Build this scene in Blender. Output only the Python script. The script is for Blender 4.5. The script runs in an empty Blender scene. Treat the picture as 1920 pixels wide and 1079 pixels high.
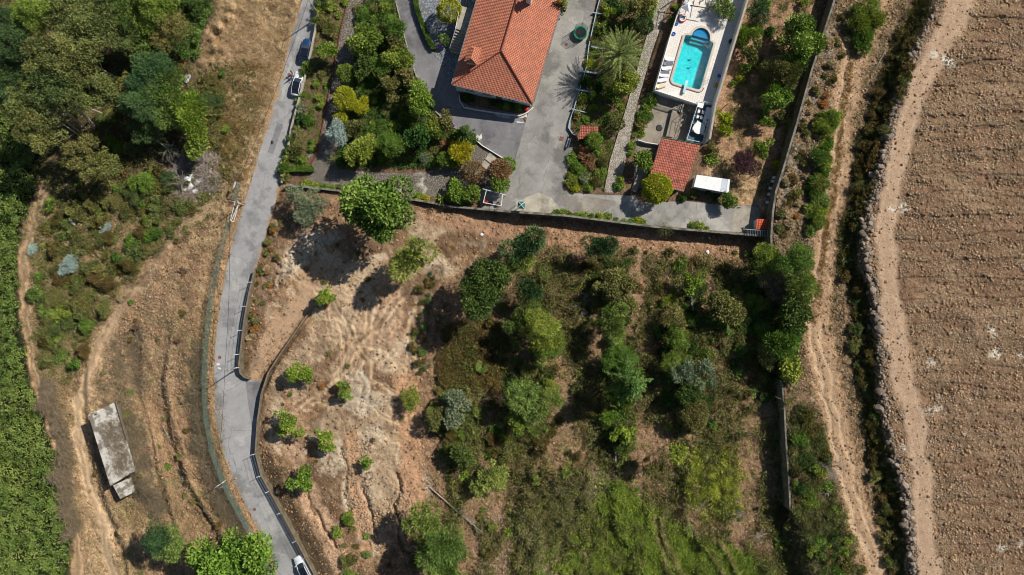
import bpy, bmesh, math, random
import numpy as np
from mathutils import Vector, Matrix
from mathutils.geometry import delaunay_2d_cdt

# ---------------------------------------------------------------- camera, sky, sun, exposure
scene = bpy.context.scene
CAMH = 128.0
SUN_AZ = math.radians(34.0)      # direction towards the sun, from +X (east) towards +Y (north)
SUN_EL = math.radians(42.0)
cam_data = bpy.data.cameras.new("camera")
cam = bpy.data.objects.new("camera", cam_data)
scene.collection.objects.link(cam)
cam.location = (0, 0, CAMH)
cam.rotation_euler = (0, 0, 0)
cam_data.sensor_width = 36.0
cam_data.lens = 24.0
cam_data.clip_start = 0.5
cam_data.clip_end = 6000
scene.camera = cam

world = bpy.data.worlds.new("World")
scene.world = world
world.use_nodes = True
wn = world.node_tree
bg = wn.nodes["Background"]
sky = wn.nodes.new("ShaderNodeTexSky")
sky.sky_type = 'NISHITA'
sky.sun_disc = False
sky.sun_elevation = SUN_EL
sky.sun_rotation = math.pi / 2 - SUN_AZ
sky.air_density = 1.0
sky.dust_density = 0.6
wn.links.new(sky.outputs[0], bg.inputs[0])
bg.inputs[1].default_value = 0.06

sun_data = bpy.data.lights.new("sun", 'SUN')
sun_data.energy = 5.0
sun_data.angle = math.radians(0.5)
sun_data.color = (1.0, 0.95, 0.88)
sun = bpy.data.objects.new("sun", sun_data)
scene.collection.objects.link(sun)
sdir = Vector((math.cos(SUN_AZ) * math.cos(SUN_EL), math.sin(SUN_AZ) * math.cos(SUN_EL), math.sin(SUN_EL)))
sun.rotation_euler = sdir.to_track_quat('Z', 'Y').to_euler()
sun.location = sdir * 200

scene.view_settings.view_transform = 'Standard'
scene.view_settings.look = 'None'
scene.view_settings.exposure = 0.30
scene.view_settings.gamma = 1.0
scene.view_settings.use_curve_mapping = False
scene.cycles.pixel_filter_type = 'BLACKMAN_HARRIS'
scene.cycles.filter_width = 1.05
scene.cycles.max_bounces = 5
scene.cycles.diffuse_bounces = 2
scene.cycles.transparent_max_bounces = 10

# ---------------------------------------------------------------- helpers
def s2l(c):
    c = np.asarray(c, float) / 255.0
    return np.where(c <= 0.04045, c / 12.92, ((c + 0.055) / 1.055) ** 2.4)

def lin(r, g, b, k=0.85):
    v = s2l((r, g, b)) * k
    return (float(v[0]), float(v[1]), float(v[2]), 1.0)

def hash2(ix, iy, seed):
    h = (ix.astype(np.int64) * 374761393 + iy.astype(np.int64) * 668265263 + seed * 2147483647) & 0xFFFFFFFF
    h = ((h ^ (h >> 13)) * 1274126177) & 0xFFFFFFFF
    h = h ^ (h >> 16)
    return (h & 0xFFFFFF) / float(0xFFFFFF)

def vnoise(x, y, s, seed=0):
    x = x / s; y = y / s
    ix = np.floor(x); iy = np.floor(y)
    fx = x - ix; fy = y - iy
    fx = fx * fx * (3 - 2 * fx); fy = fy * fy * (3 - 2 * fy)
    a = hash2(ix, iy, seed); b = hash2(ix + 1, iy, seed)
    c = hash2(ix, iy + 1, seed); d = hash2(ix + 1, iy + 1, seed)
    return (a * (1 - fx) + b * fx) * (1 - fy) + (c * (1 - fx) + d * fx) * fy

def fbm(x, y, s, octv=4, seed=0, gain=0.5):
    t = 0; a = 1; tot = 0
    for i in range(octv):
        t = t + a * vnoise(x + 17.3 * i, y - 9.1 * i, s / (2 ** i), seed + i * 31)
        tot += a; a *= gain
    return t / tot

def smooth(t):
    t = np.clip(t, 0, 1)
    return t * t * (3 - 2 * t)

def poly_sd(poly, X, Y):
    """signed distance in pixels, negative inside"""
    P = np.array(poly, float)
    d = np.full(X.shape, 1e18); inside = np.zeros(X.shape, bool)
    n = len(P)
    for i in range(n):
        ax, ay = P[i]; bx, by = P[(i + 1) % n]
        ex, ey = bx - ax, by - ay
        wx, wy = X - ax, Y - ay
        t = np.clip((wx * ex + wy * ey) / (ex * ex + ey * ey + 1e-9), 0, 1)
        dx = wx - t * ex; dy = wy - t * ey
        d = np.minimum(d, dx * dx + dy * dy)
        if ay != by:
            c = ((ay > Y) != (by > Y)) & (X < (bx - ax) * (Y - ay) / (by - ay) + ax)
            inside ^= c
    d = np.sqrt(d)
    return np.where(inside, -d, d)

def line_d(line, X, Y, widths=None):
    P = np.array(line, float)
    best = np.full(X.shape, 1e9); side = np.zeros(X.shape)
    for i in range(len(P) - 1):
        ax, ay = P[i]; bx, by = P[i + 1]
        ex, ey = bx - ax, by - ay
        wx, wy = X - ax, Y - ay
        t = np.clip((wx * ex + wy * ey) / (ex * ex + ey * ey + 1e-9), 0, 1)
        dx = wx - t * ex; dy = wy - t * ey
        d = np.sqrt(dx * dx + dy * dy)
        if widths is not None:
            d = d - (widths[i] * (1 - t) + widths[i + 1] * t)
        best = np.minimum(best, d)
    return best

def pl(pts, axis, v):
    """polyline as a function: px at a given py (axis=1)"""
    P = np.array(pts, float)
    if axis == 1:
        return np.interp(v, P[:, 1], P[:, 0])
    return np.interp(v, P[:, 0], P[:, 1])

# ---------------------------------------------------------------- map lines (in map units of 0.1 m)
ROAD_L = [(640, -420), (585, -90), (567, 0), (549, 57), (530, 133), (503, 233), (482, 300), (465, 360), (441, 430), (425, 500),
          (414, 560), (404, 640), (401, 700), (403, 780), (418, 850), (437, 900), (453, 935), (480, 986), (517, 1079), (560, 1180), (660, 1500)]
ROAD_R = [(668, -420), (613, -90), (597, 0), (590, 57), (574, 133), (545, 233), (530, 300), (524, 345), (517, 380), (503, 425), (490, 470),
          (476, 513), (464, 560), (456, 610), (451, 660), (450, 700), (460, 712), (490, 716), (484, 790), (480, 850), (492, 890), (530, 962),
          (556, 1010), (590, 1079), (640, 1180), (740, 1500)]
TRACK = [(1700, -300), (1640, 0), (1600, 100), (1583, 200), (1570, 300), (1556, 400), (1540, 500), (1530, 600), (1545, 700), (1570, 800),
         (1592, 900), (1620, 1000), (1650, 1079), (1750, 1400)]
FIELDX = [(1800, -300), (1760, 0), (1713, 100), (1680, 200), (1652, 300), (1640, 360), (1627, 400), (1617, 487), (1633, 527), (1647, 610),
          (1653, 720), (1673, 852), (1697, 919), (1707, 1019), (1712, 1079), (1760, 1400)]
UPTRACK = [(1850, -200), (1800, 20), (1760, 90), (1730, 140), (1713, 200), (1693, 253), (1673, 333), (1660, 443), (1663, 510), (1680, 627),
           (1693, 720), (1707, 752), (1723, 852), (1733, 952), (1740, 1052), (1745, 1079), (1790, 1400)]
EASTWALL = [(1700, -420), (1565, 0), (1537, 87), (1522, 133), (1495, 230), (1468, 320), (1455, 360), (1449, 400), (1446, 445), (1447, 472)]
SOUTHWALL = [(537, 347), (650, 360), (787, 377), (847, 388), (960, 398), (1060, 405), (1227, 426), (1440, 444)]
LOWWALL = [(1466, 715), (1471, 770), (1474, 830), (1479, 900), (1482, 958)]
PROP = [(528, 347), (545, 240), (574, 133), (590, 57), (597, 0), (668, -420), (1700, -420), (1565, 0), (1537, 87), (1522, 133), (1495, 230), (1468, 320),
        (1455, 360), (1446, 446), (1227, 428), (1060, 407), (960, 400), (847, 390), (787, 379), (650, 362)]
TR1 = [(1030, 440), (1012, 560), (1005, 700), (1000, 850), (985, 960), (975, 1079), (960, 1400)]
TR2 = [(1165, 440), (1155, 560), (1150, 700), (1152, 860), (1160, 960), (1180, 1079), (1220, 1400)]
TR3 = [(1305, 440), (1298, 560), (1290, 700), (1285, 850), (1290, 960), (1310, 1079), (1360, 1400)]
L1 = [(330, 560), (305, 720), (322, 820), (350, 900), (395, 975), (430, 1040), (480, 1200)]
L2 = [(265, 640), (262, 740), (285, 820), (300, 900), (325, 980), (350, 1079), (380, 1200)]
L3 = [(165, 640), (160, 740), (168, 840), (200, 950), (235, 1040), (250, 1200)]

def roadc(py):
    return 0.5 * (pl(ROAD_L, 1, py) + pl([p for p in ROAD_R if p != (490, 716)], 1, py))

def zbase(X, Y):
    X = np.asarray(X, float); Y = np.asarray(Y, float)
    u = X - roadc(Y)
    z = np.interp(u, [-2500, -470, -250, -60, -26], [-16, -4.6, -2.8, -0.35, 0.0])
    # terraces of the lower left field, each a low step down to the west
    for ln, h in ((L1, 1.1), (L2, 0.9), (L3, 0.9)):
        xs = pl(ln, 1, Y)
        f = smooth((Y - 560) / 120)
        z = z - h * f * (1 - smooth((X - xs + 4) / 8)) + h * f * (1 - smooth((X - xs + 110) / 100))
    # plot east of the road
    ze = np.interp(u, [22, 30, 60, 250, 500], [0.0, 0.0, 1.15, 1.6, 1.7])
    wallf = smooth((Y - 440) / 70) * (1 - smooth((Y - 690) / 20)) + smooth((Y - 715) / 10)
    ze = np.where(u < 60, ze * 1.0, ze)
    steps = 0
    for ln in (TR1, TR2, TR3):
        xs = pl(ln, 1, Y) + 26 * (vnoise(Y, Y * 0, 45, 5) - 0.5)
        steps = steps + smooth((X - xs + 8) / 16)
    fs = smooth((Y - 440) / 160)
    ze = ze + fs * steps * 0.95 + (1 - fs) * smooth((X - 900) / 600) * 0.6
    # eastern ground with the dirt tracks, the bank and the cleared field
    zE = np.interp(Y, [0, 200, 700, 1100], [5.6, 5.9, 7.7, 8.2]) + 0.0
    fx = pl(FIELDX, 1, Y)
    zE = zE + 2.7 * smooth((X - fx + 38) / 50) + 0.004 * np.clip(X - fx, 0, 1500)
    bx = np.interp(Y, [-420, 0, 87, 133, 230, 320, 360, 400, 445, 472, 560, 700, 715, 958, 1000, 1400],
                   [1700, 1565, 1537, 1522, 1495, 1468, 1455, 1449, 1446, 1450, 1485, 1475, 1467, 1482, 1490, 1600])
    hard = np.clip(1 - smooth((Y - 460) / 40) + smooth((Y - 700) / 15) * (1 - smooth((Y - 955) / 20)), 0, 1)
    wdt = 4 + 46 * (1 - hard)
    t = smooth((X - bx + wdt / 2) / wdt)
    ze = ze * (1 - t) + zE * t
    z = np.where(u > -26, np.where(u < 22, 0.0, ze), z)
    # the apron of the plot entrance is level with the road
    ap = 1 - smooth((poly_sd([(440, 700), (470, 706), (520, 640), (560, 590), (590, 560), (600, 580), (560, 625), (515, 690), (492, 740), (484, 790), (478, 860), (440, 850)], X, Y) + 1) / 4)
    z = z * (1 - ap) + ap * np.interp(Y, [560, 700, 720], [1.35, 0.12, 0.0])
    # garden plateau
    m = poly_sd(PROP, X, Y)
    zp = np.interp(X, [530, 620, 760, 850, 985, 1450, 3000], [0.25, 1.0, 1.4, 1.8, 3.3, 3.8, 4.2])
    zp = np.where(Y < 0, zp, zp)
    zp = zp * (1 - 0.0) 
    z = np.where(m < 1.0, zp, z)
    # under the raised pool terrace the ground stays at garden level (the pool basin needs room)
    pm = poly_sd([(1284, 40), (1342, 60), (1320, 180), (1250, 165)], X, Y)
    z = z - 1.0 * (1 - smooth((pm + 2) / 6))
    return z

# ---------------------------------------------------------------- ground sheet
def axis_coords(lo, hi, step):
    core = np.arange(lo, hi + 0.1, step)
    out = []; d = step; v = hi
    while v < hi + 30000:
        d *= 1.16; v += d; out.append(v)
    outl = []; d = step; v = lo
    while v > lo - 30000:
        d *= 1.16; v -= d; outl.append(v)
    return np.concatenate([outl[::-1], core, out])

GX = axis_coords(-60, 1980, 2.0)
GY = axis_coords(-60, 1140, 2.0)
XX, YY = np.meshgrid(GX, GY)
SH = XX.shape

# organic edges: the map position is wobbled before masks are taken
WX = XX + 10 * (fbm(XX, YY, 34, 3, 11) - 0.5) * 2 + 3 * (vnoise(XX, YY, 6, 3) - 0.5)
WY = YY + 10 * (fbm(XX, YY, 34, 3, 12) - 0.5) * 2 + 3 * (vnoise(XX, YY, 6, 4) - 0.5)

def region(poly, feather=8, organic=True, pad=60):
    P = np.array(poly, float)
    x0, y0 = P.min(0) - pad; x1, y1 = P.max(0) + pad
    ix = np.where((GX >= x0) & (GX <= x1))[0]; iy = np.where((GY >= y0) & (GY <= y1))[0]
    m = np.zeros(SH)
    if len(ix) == 0 or len(iy) == 0: return m
    sl = (slice(iy[0], iy[-1] + 1), slice(ix[0], ix[-1] + 1))
    X, Y = (WX[sl], WY[sl]) if organic else (XX[sl], YY[sl])
    m[sl] = 1 - smooth((poly_sd(poly, X, Y) + feather / 2) / feather)
    return m

def stroke(line, w, feather=6, organic=True, pad=60):
    P = np.array(line, float)
    ws = w if isinstance(w, (list, tuple)) else [w] * len(line)
    pad = pad + max(ws)
    x0, y0 = P.min(0) - pad; x1, y1 = P.max(0) + pad
    ix = np.where((GX >= x0) & (GX <= x1))[0]; iy = np.where((GY >= y0) & (GY <= y1))[0]
    m = np.zeros(SH)
    if len(ix) == 0 or len(iy) == 0: return m
    sl = (slice(iy[0], iy[-1] + 1), slice(ix[0], ix[-1] + 1))
    X, Y = (WX[sl], WY[sl]) if organic else (XX[sl], YY[sl])
    m[sl] = 1 - smooth((line_d(line, X, Y, [v / 2 for v in ws]) + feather / 2) / feather)
    return m

Z = zbase(XX, YY)
ROADC = roadc(YY)
U = XX - ROADC
prop_m = region(PROP, 2, False)
road_poly = ROAD_L + ROAD_R[::-1]
road_m = region(road_poly, 2, False)

COL = np.zeros(SH + (3,)); 
def setc(m, c, k=0.85, a=1.0):
    global COL
    cc = s2l(c) * k
    w = (m * a)[..., None]
    COL = COL * (1 - w) + cc * w

n1 = fbm(XX, YY, 60, 4, 21); n2 = fbm(XX, YY, 14, 3, 22); n3 = fbm(XX, YY, 5, 2, 23); n4 = fbm(XX, YY, 130, 3, 24)
def thr(n, t, w=0.12):
    return smooth((n - t + w / 2) / w)
ALL = np.ones(SH)
# left hillside: straw and dry weeds
setc(ALL, (172, 140, 100))
setc(thr(n2, 0.5, .2), (196, 164, 118), a=.7)
setc(thr(n1, 0.52, .15) * thr(n3, .4, .3), (128, 116, 70), a=.75)
setc(thr(fbm(XX, YY, 24, 3, 55), 0.58, .1), (150, 112, 84), a=.7)
# upper left wood floor: dark leaf litter
setc(region([(-400, -400), (430, -400), (420, 20), (380, 110), (430, 200), (420, 330), (330, 390), (180, 400), (60, 380), (-400, 380)], 40), (96, 84, 58), a=.85)
# green mass far left: soil painted dark as the shaded gaps between leaves
setc(region([(-500, 100), (60, 120), (75, 340), (40, 430), (40, 600), (50, 680), (90, 780), (125, 900), (140, 1100), (160, 1500), (-500, 1500)], 18), (52, 60, 32))
# olive scrub slope
setc(region([(90, 370), (330, 330), (420, 340), (300, 460), (200, 600), (150, 680), (90, 720), (60, 600), (60, 450)], 50) * thr(n2, .48, .15), (104, 100, 58), a=.8)
# paler straw verge beside the road
verge = region([(430, -60), (575, -60), (549, 57), (530, 133), (503, 233), (480, 310), (462, 350), (440, 330), (432, 260), (425, 180), (400, 120), (385, 100), (395, 60)], 14)
setc(verge, (202, 168, 126))
setc(verge * thr(n2, .5, .2), (186, 146, 98), a=.8)
setc(region([(385, 50), (440, 20), (470, 60), (470, 110), (430, 125), (385, 125)], 12), (196, 156, 116))
setc(region([(430, 130), (500, 130), (470, 260), (440, 330), (400, 240)], 26) * thr(n3, .4, .3), (146, 124, 62), a=.8)
# left dirt lanes
lane1 = [(85, 355), (70, 400), (48, 480), (50, 600), (62, 680), (95, 780), (110, 860), (125, 930), (145, 1010), (150, 1079), (160, 1200)]
setc(stroke(lane1, 20, 6), (182, 140, 100))
setc(stroke(lane1, 5, 5), (160, 132, 88), a=.8)
lane2 = [(400, 370), (330, 440), (290, 490), (235, 570), (190, 640), (165, 700), (152, 760), (150, 830), (165, 900), (190, 960), (215, 1079)]
setc(stroke(lane2, 34, 14), (200, 164, 120), a=.95)
setc(stroke(lane2[3:6], 26, 8), (200, 160, 118))
for off in (-6, 6):
    setc(stroke([(x + off, y) for x, y in lane2], 5, 4), (206, 168, 126), a=.8)
    setc(stroke([(x + off * .8, y) for x, y in lane1], 4, 4), (204, 164, 122), a=.9)
# stony brown strip on the lower left slope
setc(region([(240, 480), (350, 440), (390, 520), (370, 650), (365, 760), (400, 900), (440, 1000), (360, 1100), (280, 1100), (300, 900), (250, 760), (230, 620)], 40) * thr(n2, .4, .25), (156, 118, 88), a=.85)
setc(region([(205, 640), (265, 610), (280, 720), (255, 760), (290, 880), (320, 960), (250, 930), (230, 760), (180, 740)], 30) * thr(n3, .42, .3), (114, 96, 80), a=.8)
setc(region([(385, 560), (400, 700), (392, 790), (440, 900), (470, 1000), (430, 960), (380, 860), (365, 700)], 20) * thr(n3, .38, .3), (104, 88, 70), a=.8)
# shoulder of the road
setc(stroke([(470, 360), (436, 430), (418, 500), (405, 570), (396, 640), (393, 700), (395, 780), (410, 850), (430, 900), (446, 938), (474, 990), (512, 1085)], 13, 4), (178, 136, 96))

# the plot east of the road
plot = region([(527, 350), (650, 360), (960, 398), (1440, 444), (1460, 480), (1500, 560), (1480, 700), (1475, 960), (1500, 1100), (1550, 1500), (720, 1500), (590, 1079), (530, 962),
               (492, 890), (480, 850), (490, 716), (452, 700), (452, 650), (464, 560), (490, 470), (515, 380)], 3, False)
setc(plot, (140, 106, 78))
setc(plot * thr(n2, .5, .25), (168, 128, 94), a=.8)
setc(plot * thr(fbm(XX, YY, 20, 3, 77), .58, .1), (104, 88, 60), a=.8)
# pale scraped ground of the western half
scr = region([(560, 430), (700, 400), (960, 408), (960, 470), (870, 500), (800, 560), (770, 640), (775, 760), (790, 870), (800, 960), (760, 1000), (700, 1060), (600, 960), (540, 880), (500, 830), (500, 740), (560, 640), (500, 600), (480, 560), (520, 470)], 24)
setc(scr, (176, 138, 98))
sw = vnoise(XX * 0.3 + YY * 1.0 + 30 * n1, YY * 0.25 - XX * .6, 9, 91)
sw = vnoise(XX * 0.8 + YY * .6 + 40 * n1, (YY * .8 - XX * .6) * .12, 7, 91)
setc(scr * thr(sw, .55, .3), (204, 162, 124), a=.7)
setc(scr * thr(fbm(XX, YY, 16, 3, 92), .56, .12), (146, 104, 74), a=.75)
setc(region([(650, 560), (770, 560), (770, 690), (700, 720), (620, 690), (610, 610)], 22), (198, 158, 124), a=.6)
setc(scr * thr(fbm(XX + 30, YY * .6, 44, 4, 170), .54, .1), (120, 88, 60), a=.7)
setc(scr * thr(fbm(XX, YY + 60, 26, 4, 171), .60, .07), (214, 190, 158), a=.65)
TRK = [[(606, 560), (650, 610), (690, 690), (684, 770)], [(762, 545), (722, 600), (650, 656), (606, 735)], [(786, 560), (772, 640), (770, 720), (775, 800)], [(640, 702), (716, 716), (780, 775)], [(560, 520), (600, 540), (640, 600), (650, 680)],
       [(700, 560), (690, 620), (640, 700), (560, 760)], [(600, 760), (680, 745), (760, 800)], [(620, 640), (700, 650), (770, 690)]]
trk_rel = np.zeros(SH)
for ln in TRK:
    for off in (-8, 8):
        s_ = stroke([(x + off, y + off * .3) for x, y in ln], 6, 5)
        setc(s_, (212, 176, 134), a=.8); trk_rel = np.maximum(trk_rel, s_)
    setc(stroke(ln, 3, 4), (138, 102, 70), a=.6)
setc(scr * thr(fbm(XX * .8 + YY * .5, YY - XX * .3, 60, 3, 172), .56, .08), (108, 82, 58), a=.65)
setc(scr * thr(fbm(XX, YY, 90, 3, 173), .55, .08), (206, 178, 142), a=.5)
# bulldozer fan
fan_c = (690, 700)
ang = np.arctan2(YY - 760, XX - 640); rad = np.hypot(XX - 640, YY - 760)
fan = region([(600, 560), (770, 550), (790, 700), (760, 830), (640, 830), (560, 740)], 40)
fann = .6 * vnoise(ang * 110 + n1 * 14, rad * .09, 2.6, 14) + .4 * vnoise(ang * 46 + n1 * 8, rad * .06, 3.0, 15)
fann2 = 0.5 + 0.5 * np.sin(rad / 2.0 + 6 * n1 + 3 * n2)
setc(fan * thr(fann, .55, .3) * thr(n2, .4, .3), (128, 96, 68), a=.5)
# pale grey clay patches
for poly in ([(530, 470), (560, 440), (620, 430), (650, 440), (600, 465), (570, 500), (540, 520)],
             [(500, 520), (530, 480), (545, 500), (520, 540)],
             [(590, 850), (640, 820), (650, 870), (620, 900), (600, 890)], [(650, 880), (690, 880), (700, 960), (670, 1000), (640, 940)],
             [(625, 760), (660, 730), (650, 700), (680, 690), (700, 730), (720, 760), (680, 790)], [(780, 890), (800, 880), (815, 910), (795, 930)],
             [(680, 800), (720, 790), (720, 820), (690, 840), (675, 820)]):
    setc(region(poly, 14) * thr(n3, .35, .3), (196, 176, 152), a=.9)
# access ramp
ramp = [(600, 505), (570, 560), (535, 610), (505, 650), (480, 690), (468, 712)]
setc(stroke(ramp, [34, 36, 40, 44, 30, 20], 10), (190, 150, 112))
# bulldozer path in the south west with grouser marks
bp = [(760, 720), (770, 800), (770, 880), (775, 950)]
setc(stroke(bp, 44, 12), (196, 146, 104))
grous = 0.5 + 0.5 * np.sin(YY * 1.2 + 2 * n2)
setc(stroke([(540, 800), (560, 880), (590, 960), (630, 1040), (640, 1079)], [24, 30, 36, 40, 30], 12), (190, 150, 116))
setc(stroke([(660, 820), (665, 900), (680, 1000), (690, 1040)], [20, 26, 30, 20], 10), (200, 150, 108))
# dark scrubby bank behind the roadside wall
setc(region([(480, 860), (500, 850), (560, 960), (620, 1060), (640, 1100), (600, 1100), (540, 985)], 10), (92, 76, 60), a=.8)
setc(region([(455, 690), (452, 640), (466, 560), (485, 500), (520, 400), (545, 390), (540, 430), (520, 520), (500, 600), (480, 650)], 12), (150, 116, 84), a=.8)
# reddish band under the south wall
setc(region([(790, 395), (960, 412), (1200, 432), (1420, 455), (1400, 490), (1200, 470), (1040, 470), (960, 450), (860, 430), (790, 420)], 16), (176, 130, 96), a=.9)
# dark scrub soil of the eastern half
esc = region([(900, 560), (1000, 480), (1180, 480), (1460, 500), (1480, 700), (1470, 960), (1500, 1100), (780, 1100), (820, 960), (850, 800), (820, 700)], 50)
strip = fbm(XX, YY * .28, 26, 3, 180)
setc(esc, (140, 110, 80), a=.8)
setc(esc * thr(strip, .44, .12), (86, 78, 48), a=.9)
setc(esc * thr(n3, .55, .1) * thr(1 - strip, .5, .1), (176, 146, 106), a=.6)
setc(esc * thr(fbm(XX, YY, 30, 3, 66), .54, .12), (150, 116, 82), a=.85)
for poly in ([(1190, 470), (1230, 560), (1235, 660), (1190, 700), (1180, 600)], [(1180, 780), (1230, 740), (1260, 850), (1240, 960), (1180, 930), (1170, 850)],
             [(1370, 690), (1460, 650), (1465, 900), (1400, 940), (1360, 840), (1330, 760)], [(1075, 850), (1110, 830), (1110, 900), (1085, 920)],
             [(880, 960), (960, 930), (1060, 960), (1040, 1079), (880, 1079), (860, 1010)], [(1260, 930), (1330, 970), (1480, 980), (1440, 1079), (1360, 1040), (1260, 980)]):
    setc(region(poly, 26) * thr(n3, .3, .3), (160, 122, 92), a=.8)
# green herb ground
setc(region([(980, 960), (1110, 900), (1150, 860), (1210, 930), (1300, 990), (1440, 1060), (1500, 1200), (980, 1200)], 20), (96, 108, 48))
setc(region([(1290, 860), (1350, 840), (1385, 900), (1380, 960), (1320, 970), (1290, 940)], 20), (100, 112, 50), a=.9)
setc(region([(825, 610), (1000, 590), (940, 720), (830, 720)], 14), (112, 100, 52), a=.75)

# eastern ground
eastm = region([(1567, -420), (1537, 87), (1522, 133), (1495, 230), (1468, 320), (1455, 360), (1447, 472), (1490, 560), (1478, 700), (1474, 830), (1484, 960), (1500, 1100), (1600, 1500), (6000, 1500), (6000, -420)], 4, False)
setc(eastm, (132, 104, 78))
setc(eastm * thr(n2, .5, .2), (104, 90, 66), a=.8)
setc(eastm * thr(n3, .58, .15), (170, 146, 116), a=.6)
setc(stroke([(1560, 60), (1535, 140), (1510, 220), (1490, 300), (1470, 380)], [30, 30, 24, 24, 20], 12) * thr(n2, .4, .3), (160, 150, 138), a=.6)
setc(stroke(TRACK, [46] * len(TRACK), 14), (178, 138, 98))
setc(stroke(TRACK, [70, 80, 60, 50, 46, 40, 50, 60, 56, 40, 50, 60, 60, 60], 22) * thr(n2, .3, .4), (186, 146, 106), a=.9)
setc(stroke(TRACK[1:7], 9, 8) * thr(n3, .35, .3), (158, 124, 62), a=.85)
for off in (-11, 9):
    setc(stroke([(x + off, y) for x, y in TRACK], 8, 6), (204, 166, 126), a=.85)
setc(stroke([(1530, 690), (1550, 780), (1575, 860), (1590, 950), (1620, 1030), (1650, 1079)], 8, 6), (206, 168, 128), a=.9)
# bank
BANK = [(x - 30, y) for x, y in FIELDX]
setc(stroke(BANK, 34, 14), (82, 70, 48), a=.9)
setc(stroke([(x - 4, y) for x, y in FIELDX], 22, 10), (122, 104, 84), a=.85)
# cleared field
field_poly = [(x, y) for x, y in FIELDX] + [(9000, 1400), (9000, -300)]
field = region(field_poly, 10)
setc(field, (136, 102, 76))
fph = (YY + 0.04 * (XX - 1700) + 60 * (fbm(XX * .6, YY, 120, 3, 160) - .5) + 7 * (fbm(XX, YY, 24, 2, 161) - .5)) / 41.0
ff = fph - np.floor(fph)
furrow = smooth(1 - np.abs(ff - .5) / .24) * thr(fbm(XX * .35, YY, 30, 3, 162), .38, .25)
setc(field * furrow, (100, 78, 60), a=.6)  # shade of the furrows painted into the soil colour
rows = fbm(XX * 0.22 + 400, YY + XX * 0.08, 13, 3, 31)
setc(field * thr(rows, .5, .2), (136, 106, 78), a=.8)
setc(field * thr(rows, .62, .1), (116, 96, 70), a=.7)
setc(field * thr(n1, .55, .2), (164, 134, 102), a=.5)
setc(field * thr(fbm(XX * .5, YY, 26, 4, 163), .56, .12), (128, 102, 76), a=.6)
setc(stroke(UPTRACK, [60, 50, 46, 42, 40, 40, 36, 36, 38, 44, 44, 40, 40, 42, 42, 44, 60], 14), (190, 152, 118))
for off in (-12, 12):
    setc(stroke([(x + off, y) for x, y in UPTRACK], 7, 6), (200, 164, 132), a=.7)
for cx, cy, r in ((1750, 103, 7), (1775, 112, 9), (1783, 120, 7), (1695, 390, 9), (1672, 392, 6), (1865, 665, 9), (1858, 618, 7), (1745, 770, 8), (1760, 765, 6), (1870, 660, 8), (1915, 668, 6),
                  (1745, 680, 7), (1880, 1030, 8), (1915, 1022, 7), (1693, 840, 6), (1760, 745, 5), (1855, 618, 5), (1863, 630, 5)):
    d = np.hypot((XX - cx) * .8, YY - cy)
    setc((1 - smooth((d - r * .5) / r)) * thr(n3, .4, .3), (226, 220, 210), a=.85)

# garden soil inside the property
setc(prop_m, (128, 96, 74))
setc(prop_m * thr(n2, .5, .2), (112, 92, 64), a=.7)
setc(region([(1372, 30), (1400, 10), (1540, -10), (1500, 180), (1460, 330), (1440, 400), (1370, 380), (1330, 280)], 6, False), (172, 130, 96))
setc(region([(1345, 270), (1370, 300), (1440, 300), (1450, 400), (1372, 385), (1320, 330)], 20), (190, 152, 108), a=.9)
setc(region([(1390, 30), (1540, -10), (1500, 180), (1460, 330), (1340, 280)], 10, False) * thr(n2, .52, .2), (140, 108, 74), a=.7)

# the soil is greyer than the first wash
gray = COL.mean(-1, keepdims=True)
sat_ = (0.73 + 0.02 * scr)[..., None]
COL = (gray + sat_ * (COL - gray)) * np.array([0.97, 0.985, 0.93])

# relief
NZ = (fbm(XX, YY, 22, 4, 41, .55) - .5) * 0.75 + (fbm(XX, YY, 5, 2, 43, .6) - .5) * 0.18
calm = np.clip(stroke(TRACK, 36, 20) + stroke(UPTRACK, 46, 14) + stroke(ramp, 34, 14) + stroke(lane1, 14, 8) + stroke(lane2, 18, 10), 0, 1)
amp = 1.0 - 0.72 * calm
amp = amp * (1 - 0.6 * field)
NZ = NZ * amp * np.where(U < -26, 1.6, 1.0)
lrow = np.sin((U + 12 * fbm(XX, YY, 60, 3, 200)) / 6.5)
NZ += (U < -34) * region([(200, 460), (400, 400), (400, 600), (380, 760), (460, 1000), (460, 1300), (180, 1300), (170, 800), (240, 600)], 30) * lrow * .16
NZ += field * ((ff - .5) * .26 * (1 - .6 * thr(n1, .5, .2)) - furrow * .17 + (fbm(XX * .5, YY, 30, 4, 202) - .5) * .9 + (rows - .5) * 0.25 + (fbm(XX, YY, 4.2, 2, 47) - .5) * 0.22) * (1 - calm * .8)
NZ += scr * (1 - calm) * ((fbm(XX, YY, 9, 2, 48) - .5) * .22)
NZ += fan * ((fann - .5) * .22)
for l_, h_ in ((L1, 1.0), (L2, .8), (L3, .7)):
    NZ -= stroke([(x - 3, y) for x, y in l_[1:]], 4, 8) * .5 * h_ * (fbm(XX, YY, 20, 2, 210) + .3)
    NZ += stroke([(x + 7, y) for x, y in l_[1:]], 5, 8) * .45 * h_ * (fbm(XX, YY, 14, 2, 211) + .2)
NZ -= trk_rel * .16
NZ += stroke(bp, 40, 8) * (grous - .5) * .10
NZ += stroke([(540, 800), (560, 880), (590, 960), (630, 1040)], 26, 8) * (0.5 + 0.5 * np.sin((YY * .9 + XX * .5) * 1.1) - .5) * .07
for off in (-11, 9):
    NZ -= stroke([(x + off, y) for x, y in TRACK], 7, 6) * .12
for ln in (lane1, lane2):
    for off in (-6, 6): NZ -= stroke([(x + off, y) for x, y in ln], 4, 4) * .10
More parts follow.
